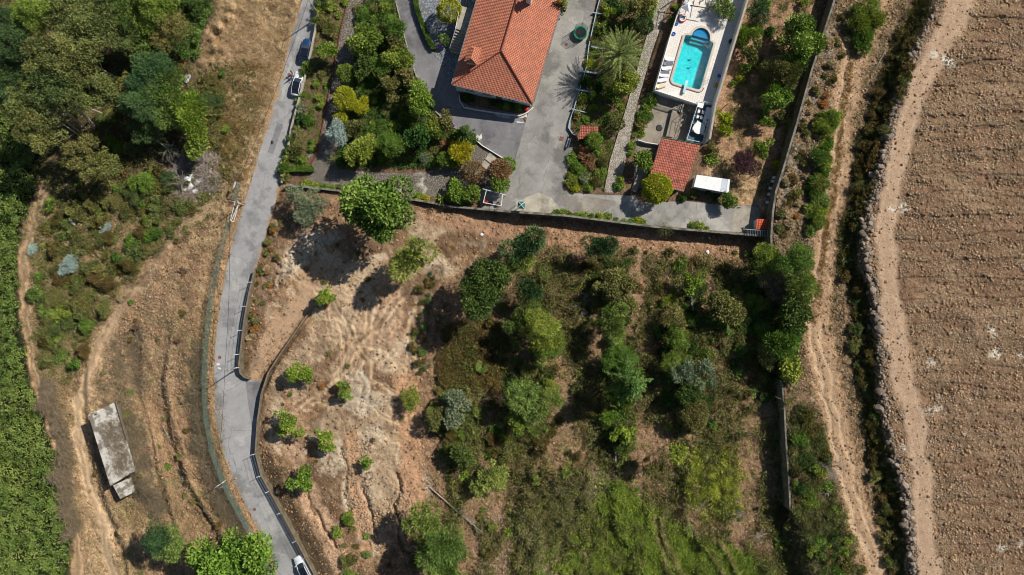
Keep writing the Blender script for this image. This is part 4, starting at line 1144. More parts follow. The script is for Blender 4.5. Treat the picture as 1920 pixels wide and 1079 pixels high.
shrubs('dry_garden_shrub', 'shrub on the brown soil between pool wall and east wall', 'shrubs on the brown garden soil', [
 (1335, 297, 1.3, 'green', 'shrub'), (1338, 285, 1.3, 'olive', 'open'), (1482, 234, 1.1, 'green', 'shrub'), (1456, 312, 1.15, 'lime', 'shrub'), (1505, 7, 1.2, 'green', 'open'), (1434, 8, 1.3, 'green', 'shrub'), (1394, 130, 1.0, 'bright', 'open'), (1388, 150, .8, 'lime', 'open'), (1373, 158, .7, 'bright', 'open'),
 (1412, 125, 1.1, 'olive', 'open'), (1355, 248, .9, 'bright', 'open'), (1430, 220, 1.0, 'green', 'open'), (1465, 215, 1.1, 'olive', 'open'), (1442, 60, 1.2, 'dark', 'shrub'), (1416, 48, 1.4, 'olive', 'shrub'), (1395, 80, 1.1, 'dark', 'shrub'), (1328, 360, .9, 'dark', 'shrub'), (1300, 366, 1.1, 'olive', 'shrub'), (1280, 372, 1.0, 'dark', 'shrub'), (1342, 368, .9, 'dark', 'shrub')])
shrubs('wall_shrub', 'shrub hanging over the long south garden wall', 'plants along the south wall', [
 (575, 345, .9, 'bright', 'shrub'), (590, 348, .9, 'bright', 'shrub'), (606, 350, .9, 'green', 'shrub'), (622, 352, .9, 'bright', 'shrub'), (638, 352, .8, 'olive', 'shrub'), (652, 353, .9, 'green', 'shrub'), (785, 368, .9, 'bright', 'shrub'), (800, 372, .8, 'lime', 'shrub'), (840, 372, 1.1, 'green', 'shrub'), (868, 378, .9, 'green', 'shrub'), (882, 382, .6, 'olive', 'shrub'),
 (1044, 398, .7, 'green', 'shrub'), (1056, 400, .8, 'bright', 'shrub'), (1068, 402, .8, 'olive', 'shrub'), (1080, 404, .8, 'bright', 'shrub'), (1094, 405, .9, 'bright', 'shrub'), (1108, 408, .9, 'green', 'shrub'), (1125, 407, .9, 'bright', 'shrub'), (1140, 407, .8, 'green', 'shrub'), (1155, 413, .6, 'green', 'shrub'), (1170, 418, .7, 'bright', 'shrub'),
 (1185, 418, .8, 'bright', 'shrub'), (1197, 413, .7, 'lime', 'shrub'), (1205, 420, .8, 'green', 'shrub'), (1300, 424, .9, 'green', 'shrub'), (1312, 425, .9, 'bright', 'shrub'), (1325, 429, .6, 'bright', 'shrub')])
shrubs('flowering_shrub', 'flowering shrub with pale blossoms beside the curving upper driveway', 'white flowers along the upper driveway', [
 (761, 92, .45, 'flower', 'shrub'), (768, 105, .4, 'flower', 'shrub'), (774, 128, .45, 'flower', 'shrub'), (780, 150, .45, 'flower', 'shrub'), (852, 236, .4, 'flower', 'shrub'), (826, 87, .8, 'flower', 'shrub'), (700, 60, .35, 'flower', 'shrub')], cat='flowering shrub')
shrubs('house_shrub', 'dark shrub in the narrow bed under the south wall of the house', 'shrubs under the house wall', [
 (874, 183, .9, 'dark', 'shrub'), (884, 186, .7, 'dark', 'shrub'), (925, 193, .9, 'dark', 'shrub'), (938, 196, 1.0, 'dark', 'shrub'), (950, 198, 1.0, 'green', 'shrub'), (962, 200, 1.0, 'dark', 'shrub'), (973, 201, .9, 'green', 'shrub')])
shrub('vine_shrub', 'shrub', 1050, 12, 1.2, 'green', 'green creeper over the right eave of the large tiled roof', None, 'shrub', h=5.2)
shrub('vine_shrub', 'shrub', 1052, -6, 1.3, 'green', 'green creeper above the eave creeper at the top edge', None, 'shrub', h=5.4)

def scatter_pts(poly, n, seed, mind=6.0):
    rng = random.Random(seed); P = np.array(poly, float); out = []
    x0, y0 = P.min(0); x1, y1 = P.max(0); tries = 0
    while len(out) < n and tries < n * 60:
        tries += 1
        x = rng.uniform(x0, x1); y = rng.uniform(y0, y1)
        if poly_sd(poly, np.array([x]), np.array([y]))[0] > 0: continue
        if any((x - a) ** 2 + (y - b) ** 2 < mind * mind for a, b in out): continue
        out.append((x, y))
    return out

def wild(name, label, group, poly, n, seed, rr, leaves, styles=('shrub',), mind=9, cat='shrub'):
    rng = random.Random(seed)
    for x, y in scatter_pts(poly, n, seed, mind):
        r = rng.uniform(*rr) ** 1.0
        shrub(name, cat, x, y, r, rng.choice(leaves), label, group, rng.choice(styles))

wild('scrub_bush', 'low wild bush on the olive slope between the left lane and the straw meadow', 'bushes of the west slope',
     [(90, 380), (160, 330), (330, 320), (420, 350), (360, 400), (280, 470), (220, 560), (170, 640), (150, 690), (100, 680), (65, 620), (65, 540), (80, 450)], 120, 1, (.5, 1.9), ['olive', 'olive', 'euc', 'euc', 'heath', 'heath', 'green'], ('shrub', 'fine', 'open'), 10)
wild('lane_bush', 'bright bush along the east side of the left dirt lane', 'bushes beside the left lane', [(62, 540), (110, 560), (120, 660), (95, 700), (65, 660)], 12, 2, (.9, 2.0), ['pine', 'olive', 'euc'], ('shrub',), 10)
wild('wood_bush', 'undergrowth bush between the trees of the wood', 'undergrowth of the wood', [(60, 0), (400, 0), (330, 110), (400, 180), (420, 300), (330, 360), (200, 380), (120, 320), (100, 100)], 48, 3, (1.0, 2.4), ['dark', 'green', 'olive', 'deep', 'euc'], ('shrub', 'fine'), 16)
wild('meadow_bush', 'low green bush at the edge of the wood beside the dry meadow', 'bushes between wood and meadow', [(360, 150), (420, 130), (430, 250), (400, 330), (370, 300)], 14, 4, (.6, 1.5), ['olive', 'green', 'bright'], ('shrub',), 9)
wild('terrace_bush', 'wild bush on the first and second overgrown terraces', 'bushes on the west terraces', [(880, 560), (1000, 470), (1150, 480), (1155, 700), (1150, 860), (1020, 900), (860, 920), (810, 850), (800, 740), (880, 700)], 80, 5, (.35, 1.5), ['olive', 'green', 'heath', 'heath', 'euc', 'pine'], ('shrub', 'open', 'fine'), 11)
for k_, (poly_, n_, lab_, grp_) in enumerate((([(965, 560), (1045, 560), (1050, 700), (1010, 860), (955, 860), (950, 700)], 48, 'ragged bush crowded between the trees on the first terrace', 'tangled bushes of the first terrace'),
        ([(1085, 500), (1180, 480), (1185, 640), (1190, 700), (1140, 860), (1120, 700), (1110, 600)], 55, 'ragged bush in the tangled band that runs down to the drooping conifer', 'tangled bushes of the middle terrace'),
        ([(1235, 540), (1320, 500), (1330, 640), (1335, 790), (1262, 810), (1240, 700)], 55, 'ragged bush in the tangled band beside the grey-green feathery tree', 'tangled bushes of the third terrace'),
        ([(800, 730), (900, 740), (960, 800), (950, 920), (850, 900), (810, 830)], 40, 'ragged bush between the bulldozed path and the first terrace', 'tangled bushes east of the bulldozed path'),
        ([(1340, 540), (1420, 520), (1480, 600), (1480, 760), (1400, 760), (1360, 660)], 44, 'ragged bush on the slope above the long free-standing wall', 'tangled bushes above the free-standing wall'))):
    wild('ragged_bush', lab_, grp_, poly_, n_, 60 + k_, (.5, 1.7), ['green', 'olive', 'dark', 'pine', 'euc', 'heath'], ('open', 'fine', 'shrub', 'star'), 8)
wild('slope_bush', 'wild bush on the third terrace and the slope east of it', 'bushes on the east terraces', [(1170, 470), (1400, 470), (1470, 560), (1460, 700), (1460, 780), (1360, 820), (1290, 830), (1240, 800), (1200, 620)], 90, 6, (.3, 1.3), ['olive', 'euc', 'heath', 'heath', 'pine', 'green'], ('shrub', 'open'), 10)
wild('ridge_bush', 'bush on the crest of the terrace that carries the drooping conifer', 'bushes along the middle terrace edge', [(1140, 640), (1175, 640), (1185, 780), (1165, 860), (1140, 800)], 18, 7, (1.0, 2.2), ['green', 'bright', 'dark'], ('shrub', 'star'), 9)
wild('edge_bush', 'bush in the dense band along the third terrace edge', 'bushes along the third terrace edge', [(1250, 590), (1285, 590), (1315, 690), (1330, 760), (1290, 800), (1262, 740), (1250, 660)], 22, 8, (1.0, 2.0), ['green', 'dark', 'olive'], ('shrub', 'fine'), 9)
wild('bank_bush', 'bush on the shaded bank between the plot and the dirt track', 'bushes on the bank west of the track', [(1400, 500), (1520, 480), (1525, 560), (1500, 640), (1500, 700), (1475, 710), (1430, 640)], 34, 9, (1.0, 2.2), ['green', 'dark', 'olive'], ('shrub', 'fine'), 9)
wild('hollow_bush', 'bush around the lower part of the long free-standing wall', 'bushes around the free-standing wall', [(1486, 720), (1540, 800), (1560, 930), (1600, 1000), (1620, 1079), (1480, 1079), (1450, 1000), (1484, 960)], 60, 10, (.6, 1.6), ['dark', 'green', 'olive', 'heath'], ('shrub',), 9)
wild('lower_bush', 'bush among the herbs at the south end of the plot', 'bushes at the south end of the plot', [(620, 930), (680, 980), (720, 1040), (780, 1000), (860, 1000), (900, 940), (980, 960), (980, 1079), (640, 1079)], 26, 11, (.6, 1.6), ['olive', 'green', 'pine', 'heath'], ('shrub', 'fine'), 13)
wild('hillside_bush', 'small weed bush on the bare ground of the south-east corner of the plot', 'weed bushes in the south-east', [(1180, 800), (1290, 800), (1470, 820), (1480, 1060), (1400, 1060), (1280, 960), (1180, 940)], 34, 12, (.3, 1.0), ['olive', 'green', 'bright', 'heath'], ('shrub',), 12)
wild('broom_bush', 'broom bush on the strip between the east wall and the dirt track', 'broom bushes west of the track', [(1560, 190), (1575, 200), (1555, 280), (1545, 340), (1540, 400), (1520, 440), (1510, 420), (1520, 350), (1535, 270), (1545, 220)], 24, 13, (.9, 1.8), ['pine', 'bright', 'green'], ('star', 'shrub'), 9)
wild('broom_bush', 'broom bush on the strip between the east wall and the top of the dirt track', 'broom bushes at the top of the track', [(1600, 20), (1645, 10), (1640, 50), (1620, 95), (1600, 90)], 9, 14, (1.3, 2.2), ['pine', 'green'], ('star',), 10)
wild('heather_bush', 'brown-green heather bush on the bank below the stone rubble', 'heather along the rubble bank', [(1690, 60), (1720, 80), (1690, 180), (1655, 270), (1625, 370), (1600, 470), (1615, 530), (1632, 620), (1640, 720), (1660, 850), (1680, 930), (1690, 1060), (1670, 1079), (1640, 920), (1620, 760), (1595, 640), (1580, 500), (1590, 380), (1610, 300), (1640, 190)], 135, 15, (.5, 1.4), ['heath', 'heath', 'olive', 'euc', 'heath', 'heath'], ('shrub', 'fine'), 8)
wild('weed_bush', 'dry weed bush on the stony strip beside the east wall', 'weeds beside the east wall', [(1575, 10), (1600, 60), (1560, 160), (1520, 280), (1500, 400), (1460, 460), (1460, 380), (1500, 250), (1540, 110)], 40, 16, (.4, 1.1), ['heath', 'rust', 'olive', 'straw'], ('shrub',), 9)
wild('seedling_bush', 'dark green seedling clump in the row beside the bulldozed ground', 'seedlings beside the bulldozed ground', [(790, 505), (815, 515), (800, 580), (800, 640), (805, 700), (780, 700), (770, 640), (785, 570)], 22, 17, (.4, 1.1), ['deep', 'pine', 'heath'], ('shrub', 'fine'), 9)
wild('roadside_bush', 'dry bush on the bank between the ramp and the road', 'bushes on the roadside bank', [(520, 400), (560, 400), (500, 560), (470, 680), (458, 670), (480, 520)], 26, 18, (.4, .9), ['heath', 'olive', 'straw', 'rust'], ('shrub',), 8)
wild('straw_bush', 'small green weed on the lower left straw slope', 'weeds on the lower left slope', [(220, 480), (400, 380), (390, 600), (370, 760), (440, 960), (400, 1079), (200, 1079), (150, 900), (180, 700)], 60, 19, (.25, .8), ['olive', 'green', 'straw', 'heath'], ('shrub',), 12)
wild('clod_bush', 'small weed on the pale dug-over soil', 'weeds on the dug-over soil', [(560, 440), (780, 420), (960, 430), (820, 560), (780, 700), (760, 860), (640, 900), (520, 860), (520, 740), (600, 640)], 30, 20, (.2, .6), ['heath', 'olive', 'rust'], ('shrub',), 14)

# ---------------------------------------------------------------- ground cover that nobody could count
AREA = (np.abs(np.gradient(GX))[None, :] * np.abs(np.gradient(GY))[:, None])
INFRAME = ((XX > -140) & (XX < 2060) & (YY > -140) & (YY < 1220)).astype(float)
notpaved = (1 - low) * (1 - flat * (1 - prop_m))

def sample(mask, n, rng):
    w = (mask * AREA * INFRAME).ravel(); w = w / w.sum()
    idx = rng.choice(len(w), size=n, p=w)
    y, x = np.divmod(idx, SH[1])
    px = GX[x] + (rng.random(n) - .5) * np.gradient(GX)[x]; py = GY[y] + (rng.random(n) - .5) * np.gradient(GY)[y]
    return px, py

def to_world(px, py, up=0.0):
    z = lookup(px, py); k = (1 - z / CAMH) / 10
    return np.stack([(px - 960) * k, (540 - py) * k, z + up], 1)

def cover(name, label, mask, n, mat, L, W, seed, lift=None, updir=.5, clump=0.0, per=5, tint_n=12.0):
    """leaves or blades in tufts of 'per'"""
    rng = np.random.default_rng(seed)
    m = n // per
    px, py = sample(mask, m, rng)
    up = 0.0 if lift is None else lift(px, py)
    base = to_world(px, py, up)
    P = np.repeat(base, per, 0); N = len(P)
    P[:, :2] += rng.normal(size=(N, 2)) * (clump if clump else L * .35)
    P[:, 2] += (rng.random(N) * L * .4 if lift is not None else -.02)
    D = rng.normal(size=(N, 3)); D[:, 2] = np.abs(D[:, 2]) * .6 + updir
    V, F = leaf_quads(P, D, L * (.6 + .8 * rng.random(N)), W * (.7 + .6 * rng.random(N)), rng)
    t = np.repeat(vnoise(px, py, tint_n, seed) * .8 + .1, per) + rng.normal(size=N) * .15
    o = link(name, leaf_mesh(name, V, F, np.clip(t, 0, 1)), LEAF[mat])
    return tag(o, label, kind='stuff')

def lump(amp, s, seed, base=.05):
    return lambda px, py: base + amp * np.clip(fbm(px, py, s, 3, seed) - .28, 0, 1) * 2

def sticks(name, label, mask, n, L, W, seed, mat='twig', lift=.3, per=10, clump=.5, zadd=0.0):
    rng = np.random.default_rng(seed); m = n // per
    px, py = sample(mask, m, rng)
    P = np.repeat(to_world(px, py, 0), per, 0); N = len(P)
    P[:, :2] += rng.normal(size=(N, 2)) * clump; P[:, 2] += rng.random(N) * lift * (.25 + 1.5 * np.repeat(fbm(px, py, 12, 2, seed), per) ** 2 * 1.6) + zadd
    D = rng.normal(size=(N, 3)); D[:, 2] *= .25
    V, F = leaf_quads(P, D, L * (.5 + rng.random(N)), W, rng)
    return tag(link(name, leaf_mesh(name, V, F, rng.random(N)), LEAF[mat]), label, kind='stuff')
bram = region([(-500, 80), (40, 110), (70, 240), (72, 340), (42, 430), (40, 600), (52, 680), (90, 780), (120, 900), (135, 1010), (140, 1100), (160, 1500), (-500, 1500)], 8)
cover('bramble_thicket', 'bright green tangled thicket filling the left edge below the wood', bram, 150000, 'thicket', .36, .18, 101, lump(2.6, 13, 71), .3, .25, 5, 14)
cover('bramble_thicket', 'paler sprays on top of the green thicket at the left edge', bram * thr(fbm(XX, YY, 22, 3, 71), .5, .1), 36000, 'pine', .4, .16, 102, lump(2.7, 13, 71, .15), .3, .25, 5, 14)
fern = region([(320, -60), (425, -60), (395, 30), (385, 60), (384, 100), (345, 112), (315, 100), (322, 60), (345, 30)], 10)
sticks('dead_stems', 'dead stems poking through the green thicket at the left edge', bram * thr(fbm(XX, YY, 16, 3, 190), .62, .05), 5000, .9, .05, 209, lift=1.6)
cover('fern_thicket', 'bright green ferny thicket beside the earth heaps', fern, 26000, 'pine', .45, .16, 103, lump(2.2, 20, 72, .2), .3, .2, 6, 14)
woodf = region([(-100, -60), (330, -60), (350, 110), (420, 200), (400, 330), (280, 390), (120, 380), (60, 330), (50, 110), (-100, 100)], 20)
cover('wood_undergrowth', 'dark leafy undergrowth on the floor of the wood', woodf * thr(n2, .42, .2), 60000, 'olive', .3, .16, 104, lump(.8, 20, 73), .4, .25, 5)
wslope = region([(85, 375), (160, 330), (330, 330), (430, 330), (380, 420), (300, 470), (230, 560), (190, 630), (150, 700), (100, 730), (62, 640), (60, 540), (60, 450)], 30)
cover('scrub_cover', 'olive low scrub on the slope west of the straw meadow', wslope * thr(n2, .5, .12), 42000, 'olive', .26, .12, 105, lump(.6, 14, 74), .4, .22, 5)
cover('scrub_cover', 'brown-green heath among the scrub of the west slope', wslope * thr(1 - n2, .52, .12), 16000, 'straw', .26, .12, 106, lump(.4, 14, 75), .4, .22, 5)
left = (U < -24).astype(float) * region([(-60, 340), (440, 330), (470, 350), (520, 1085), (600, 1300), (150, 1300), (130, 950), (60, 700), (60, 400)], 12, False) * (1 - bram) * (1 - stroke(lane1, 16, 5)) * (1 - stroke(lane2, 22, 8))
cover('dry_grass', 'straw-coloured dry grass on the left slope', left * (.25 + thr(n3, .45, .2)), 120000, 'straw', .34, .05, 107, None, .35, .12, 6)
cover('green_weeds', 'scattered green weeds in the dry grass of the left slope', left * thr(n1, .56, .08), 22000, 'olive', .24, .1, 108, None, .4, .12, 6)
cover('dry_grass', 'dry grass of the pale meadow between wood and road', verge * (1 - road_m), 60000, 'straw', .36, .05, 109, None, .3, .15, 6)
cover('green_weeds', 'greenish weeds in the meadow between wood and road', region([(395, 120), (470, 120), (480, 200), (450, 330), (425, 350), (400, 250)], 20) * thr(n3, .45, .2), 20000, 'olive', .26, .1, 110, None, .4, .12, 6)
cover('rusty_weeds', 'rust-brown dry weeds in the meadow', region([(400, 130), (500, 120), (500, 200), (470, 330), (430, 350)], 20) * thr(n2, .5, .2), 12000, 'rust', .26, .08, 111, None, .4, .12, 6)
plot_w = plot * notpaved
west_m = plot_w * (1 - np.clip(esc + 0, 0, 1)) * (1 - .85 * scr)
cover('dry_weeds', 'dry weeds on the rim of the dug-over soil', west_m * thr(n2, .45, .2), 26000, 'heath', .24, .08, 112, None, .4, .12, 6)
cover('dry_weeds', 'sparse brown stalks on the dug-over soil', scr * (1 - trk_rel) * thr(n2, .6, .08), 8000, 'rust', .26, .05, 113, None, .3, .15, 6)
escm = esc * plot_w
cover('terrace_weeds', 'olive herb cover on the overgrown terraces', escm * thr(strip, .45, .1) * thr(n2, .36, .2), 120000, 'olive', .34, .15, 114, lump(1.3, 11, 76, .0), .4, .22, 5)
cover('terrace_weeds', 'brown heath cover on the overgrown terraces', escm * thr(1 - n2, .5, .12) * (.35 + .65 * thr(strip, .42, .1)), 40000, 'heath', .32, .11, 115, lump(.8, 10, 77, .0), .4, .22, 5)
cover('terrace_weeds', 'bright sprigs on the overgrown terraces', escm * thr(fbm(XX, YY, 12, 3, 79), .6, .06), 16000, 'bright', .26, .14, 116, lump(.7, 16, 76, .1), .4, .2, 5)
cover('terrace_weeds', 'dry stalks on the overgrown terraces', escm * thr(1 - strip, .46, .12), 60000, 'straw', .3, .05, 117, None, .35, .12, 6)
cover('heath_patch', 'even olive heath patch below the dark rounded tree', region([(828, 612), (925, 600), (960, 640), (930, 730), (850, 740), (822, 700)], 12), 30000, 'heath', .28, .12, 118, lump(.5, 10, 80, .05), .4, .18, 5)
gr1 = region([(1010, 1050), (1070, 1000), (1112, 950), (1135, 912), (1170, 908), (1210, 955), (1290, 1002), (1380, 1036), (1450, 1080), (1500, 1200), (1000, 1220)], 26) * thr(fbm(XX, YY, 14, 3, 150) + np.clip((XX - 1140) / 360, -.35, .12), .38, .2)
gr2 = region([(1290, 850), (1345, 835), (1385, 890), (1390, 950), (1345, 968), (1300, 955), (1285, 900)], 40) * thr(fbm(XX, YY, 14, 3, 151), .40, .2)
cover('tall_grass', 'tall green grass and herbs at the bottom of the plot', gr1, 120000, 'grass', .62, .08, 119, lump(.45, 12, 81, .0), .35, .2, 6, 20)
cover('tall_grass', 'yellowing grass streaks along the rows at the bottom of the plot', gr1 * thr(vnoise(XX * .9 - YY * .42, YY * .12, 7, 152), .52, .2), 40000, 'yellowgrass', .6, .08, 142, lump(.5, 12, 81, .05), .35, .2, 6, 14)
cover('pale_stalks', 'pale dry stalks lining the rows of the green grass', sum(stroke(l_, 2, 4) for l_ in ([(1222, 965), (1236, 1010), (1262, 1090)], [(1236, 968), (1258, 1020), (1283, 1090)], [(1308, 1005), (1333, 1045), (1358, 1090)], [(1338, 1012), (1368, 1052), (1392, 1092)], [(1098, 1030), (1112, 1090)])), 7000, 'straw', .4, .07, 141, lump(.45, 12, 81, .25), .3, .1, 6)
cover('tall_grass', 'bright green herb patch east of the slender tree', gr2, 15000, 'grass', .5, .08, 120, lump(.6, 10, 82, .0), .35, .2, 6, 20)
cover('tall_grass', 'darker herbs between the green grass rows', gr1 * thr(n2, .5, .15), 30000, 'green', .4, .16, 121, lump(.7, 12, 83, .1), .4, .2, 5)
cover('tall_grass', 'green herbs below the drooping conifer', region([(1140, 640), (1172, 650), (1180, 760), (1190, 830), (1165, 870), (1145, 800)], 12), 16000, 'bright', .36, .14, 122, lump(.6, 10, 84), .4, .2, 5)
bankm = stroke(BANK, 34, 14)
cover('bank_heather', 'dark heather and weeds covering the bank under the rubble', bankm * thr(n2, .38, .2), 36000, 'heath', .26, .11, 123, lump(.5, 8, 85), .4, .18, 5)
cover('bank_heather', 'green sprigs among the heather of the bank', bankm * thr(n3, .5, .15), 20000, 'olive', .26, .12, 124, lump(.5, 8, 85, .1), .4, .18, 5)
estrip = eastm * (1 - field) * (1 - bankm) * (1 - .9 * stroke(TRACK, 50, 16))
cover('dry_weeds', 'brown and grey weeds on the strip beside the dirt track', estrip * thr(n3, .4, .3), 46000, 'heath', .24, .09, 125, None, .4, .15, 6)
cover('dry_weeds', 'rusty dry grass in the middle of the dirt track', stroke(TRACK[1:8], 16, 8) * thr(n3, .4, .3), 12000, 'rust', .26, .06, 126, None, .35, .12, 6)
cover('bank_herbs', 'green herbs around the free-standing wall', region([(1484, 720), (1540, 800), (1570, 930), (1600, 1000), (1620, 1100), (1470, 1100), (1450, 1000), (1480, 960)], 16) * thr(n2, .4, .2), 40000, 'olive', .28, .12, 127, lump(.6, 12, 86), .4, .2, 5)
bed = region([(684, 0), (738, 0), (762, 95), (783, 160), (800, 196), (820, 222), (848, 245), (890, 262), (858, 292), (824, 315), (632, 315), (628, 300), (645, 250), (658, 160), (666, 100), (676, 50)], 6, False)
cover('garden_groundcover', 'leafy ground cover filling the large garden bed', bed * thr(n3, .3, .3), 52000, 'green', .24, .13, 128, lump(.5, 8, 87), .4, .15, 5)
cover('garden_groundcover', 'dark leafy ground cover in the shade of the large garden bed', bed, 20000, 'dark', .24, .13, 129, lump(.3, 8, 88), .4, .15, 5)
bed2 = region([(1122, 0), (1232, 0), (1206, 85), (1170, 210), (1142, 300), (1134, 355), (1068, 355), (1075, 280), (1090, 262), (1072, 228), (1090, 165)], 6, False)
cover('garden_groundcover', 'ground cover in the planted strip right of the concrete driveway', bed2 * thr(n3, .45, .2), 26000, 'green', .22, .12, 130, lump(.4, 8, 89), .4, .15, 5)
bed3 = region([(600, 0), (650, 0), (627, 113), (612, 200), (594, 283), (576, 318), (535, 330), (548, 245), (577, 133), (592, 57)], 6, False)
cover('garden_groundcover', 'small plants in the roadside garden bed', bed3 * thr(n3, .52, .15), 12000, 'green', .2, .1, 131, None, .4, .15, 5)
bed4 = region([(1400, 10), (1540, -10), (1500, 180), (1460, 330), (1440, 385), (1372, 376), (1335, 290), (1372, 160)], 6, False)
cover('dry_grass', 'dry grass on the brown garden soil beside the east wall', bed4 * thr(n2, .42, .2), 26000, 'straw', .24, .05, 132, None, .35, .12, 6)
cover('green_weeds', 'thin green weeds on the brown garden soil', bed4 * thr(n2, .55, .1), 14000, 'olive', .24, .1, 133, None, .4, .15, 5)
cover('lawn', 'small patch of lawn above the stone planters', region([(1108, 88), (1126, 92), (1118, 128), (1102, 128)], 2, False), 5000, 'lime', .12, .03, 134, None, .6, .05, 5)

sticks('brushwood', 'grey hedge of dead bramble stems along the left lane', thr(n3, .38, .2) * stroke([(95, 720), (105, 760), (125, 830), (125, 880), (132, 930), (145, 990)], [7, 9, 10, 9, 11, 9], 4), 26000, .9, .05, 201, mat='twig', lift=2.4, clump=.4)
sticks('brushwood', 'dead grey brush east and south of the ruined building', region([(222, 755), (250, 770), (275, 860), (290, 900), (320, 950), (300, 975), (250, 930), (250, 880), (225, 800)], 24) * thr(n3, .5, .15), 12000, .8, .05, 202, lift=.5)
sticks('brushwood', 'grey dead brush on the lower left slope above the ruin', region([(205, 640), (270, 610), (285, 700), (262, 750), (200, 740)], 20) * thr(n3, .5, .15), 6000, .8, .04, 204, lift=.3)
sticks('brushwood', 'tangle of dead stems along the green mesh fence', thr(n3, .48, .12) * stroke([(370, 650), (372, 740), (385, 830), (400, 890), (425, 950), (450, 1000)], 20, 8), 22000, .9, .05, 205, lift=.7)
sticks('brushwood', 'heap of cut grey branches beside the meadow', region([(320, 310), (350, 300), (385, 290), (412, 300), (410, 350), (380, 360), (345, 372), (328, 350)], 14) * thr(fbm(XX, YY, 12, 3, 191), .5, .12), 9000, .9, .06, 206, mat='pale_twig', lift=.9, clump=.4)
sticks('brushwood', 'dead stems among the cleared patches south of the scrub', region([(1040, 890), (1110, 880), (1120, 960), (1060, 1000), (1020, 980)], 18), 6000, .8, .04, 207, lift=.25)
sticks('brushwood', 'dark twigs at the south-east corner of the plot', region([(1440, 970), (1540, 960), (1560, 1079), (1450, 1079)], 18), 8000, .8, .04, 208, lift=.3)

# stones
def stone_cloud(name, label, mask, n, smin, smax, seed, mat, power=2.5):
    rng = np.random.default_rng(seed)
    px, py = sample(mask, n, rng); B = to_world(px, py, 0)
    s = smin + (smax - smin) * rng.random(n) ** power
    base = np.array([[-1, -1, -.6], [1, -1, -.6], [1, 1, -.6], [-1, 1, -.6], [-.7, -.7, .6], [.7, -.7, .6], [.7, .7, .6], [-.7, .7, .6]], float) * .5
    V = np.broadcast_to(base, (n, 8, 3)) * (1 + .5 * (rng.random((n, 8, 3)) - .5))
    V = V * (np.array([1, 1, .7]) * (.7 + .6 * rng.random((n, 3))))[:, None, :] * s[:, None, None]
    a = rng.random(n) * 6.283; c, sn = np.cos(a), np.sin(a)
    R = np.zeros((n, 3, 3)); R[:, 0, 0] = c; R[:, 0, 1] = -sn; R[:, 1, 0] = sn; R[:, 1, 1] = c; R[:, 2, 2] = 1
    V = np.einsum('nij,nkj->nki', R, V) + B[:, None, :] + np.array([0, 0, 1]) * (s * .12)[:, None, None]
    f = np.array([[0, 3, 2, 1], [4, 5, 6, 7], [0, 1, 5, 4], [1, 2, 6, 5], [2, 3, 7, 6], [3, 0, 4, 7]])
    F = (f[None] + 8 * np.arange(n)[:, None, None]).reshape(-1, 4)
    me = raw_mesh(name, V.reshape(-1, 3), F)
    at = me.attributes.new("tint", 'FLOAT', 'POINT'); at.data.foreach_set("value", np.repeat(rng.random(n), 8).astype(np.float32))
    return tag(link(name, me, mat), label, kind='stuff')
def m_stone(name, a, b_):
    m, nt, b = new_mat(name); b.inputs["Roughness"].default_value = .9
    at = nt.nodes.new("ShaderNodeAttribute"); at.attribute_name = "tint"
    oi = nt.nodes.new("ShaderNodeObjectInfo"); ad = nt.nodes.new("ShaderNodeMath"); ad.operation = 'ADD'
    nt.links.new(at.outputs["Fac"], ad.inputs[0]); nt.links.new(oi.outputs["Random"], ad.inputs[1])
    fr = nt.nodes.new("ShaderNodeMath"); fr.operation = 'FRACT'; nt.links.new(ad.outputs[0], fr.inputs[0])
    nt.links.new(mixc(nt, fr.outputs[0], lin(*a), lin(*b_)), b.inputs["Base Color"]); return m
MAT['stone'] = m_stone("field_stone", (120, 98, 78), (186, 160, 130))
MAT['stone_grey'] = m_stone("rubble_stone", (104, 92, 80), (162, 146, 128))
fm = field * (1 - .93 * stroke(UPTRACK, 44, 10)) * (.25 + .9 * thr(rows, .45, .2) * (.4 + thr(n2, .45, .2)))
stone_cloud('field_stones', 'loose stones strewn over the cleared brown field', fm, 22000, .06, .38, 301, MAT['stone'], 5)
stone_cloud('field_stones', 'small stones on the dirt tracks and the dug-over plot', np.clip(stroke(TRACK, 60, 20) * .5 + scr * .5 + stroke(UPTRACK, 40, 10) * .5, 0, 1), 5000, .05, .28, 302, MAT['stone'], 4)
stone_cloud('rubble_stones', 'small rubble filling the stone bank below the field', stroke(FIELDX, 20, 8), 4500, .10, .42, 303, MAT['stone_grey'], 2)
stone_cloud('slope_stones', 'stones on the brown strip of the lower left slope', region([(270, 500), (330, 500), (330, 620), (340, 740), (300, 760), (260, 640)], 16), 1600, .08, .4, 304, MAT['stone'], 3)
stone_cloud('gully_stones', 'pale stones lying in the stony gullies of the plot', region([(655, 820), (690, 830), (700, 960), (750, 900), (780, 960), (700, 1040), (650, 960)], 10), 1800, .08, .45, 305, MAT['stone'], 3)
stone_cloud('gully_stones', 'stones on the cleared patch at the south of the plot', region([(880, 980), (1000, 960), (1010, 1079), (900, 1079)], 16), 1500, .08, .4, 306, MAT['stone_grey'], 3)

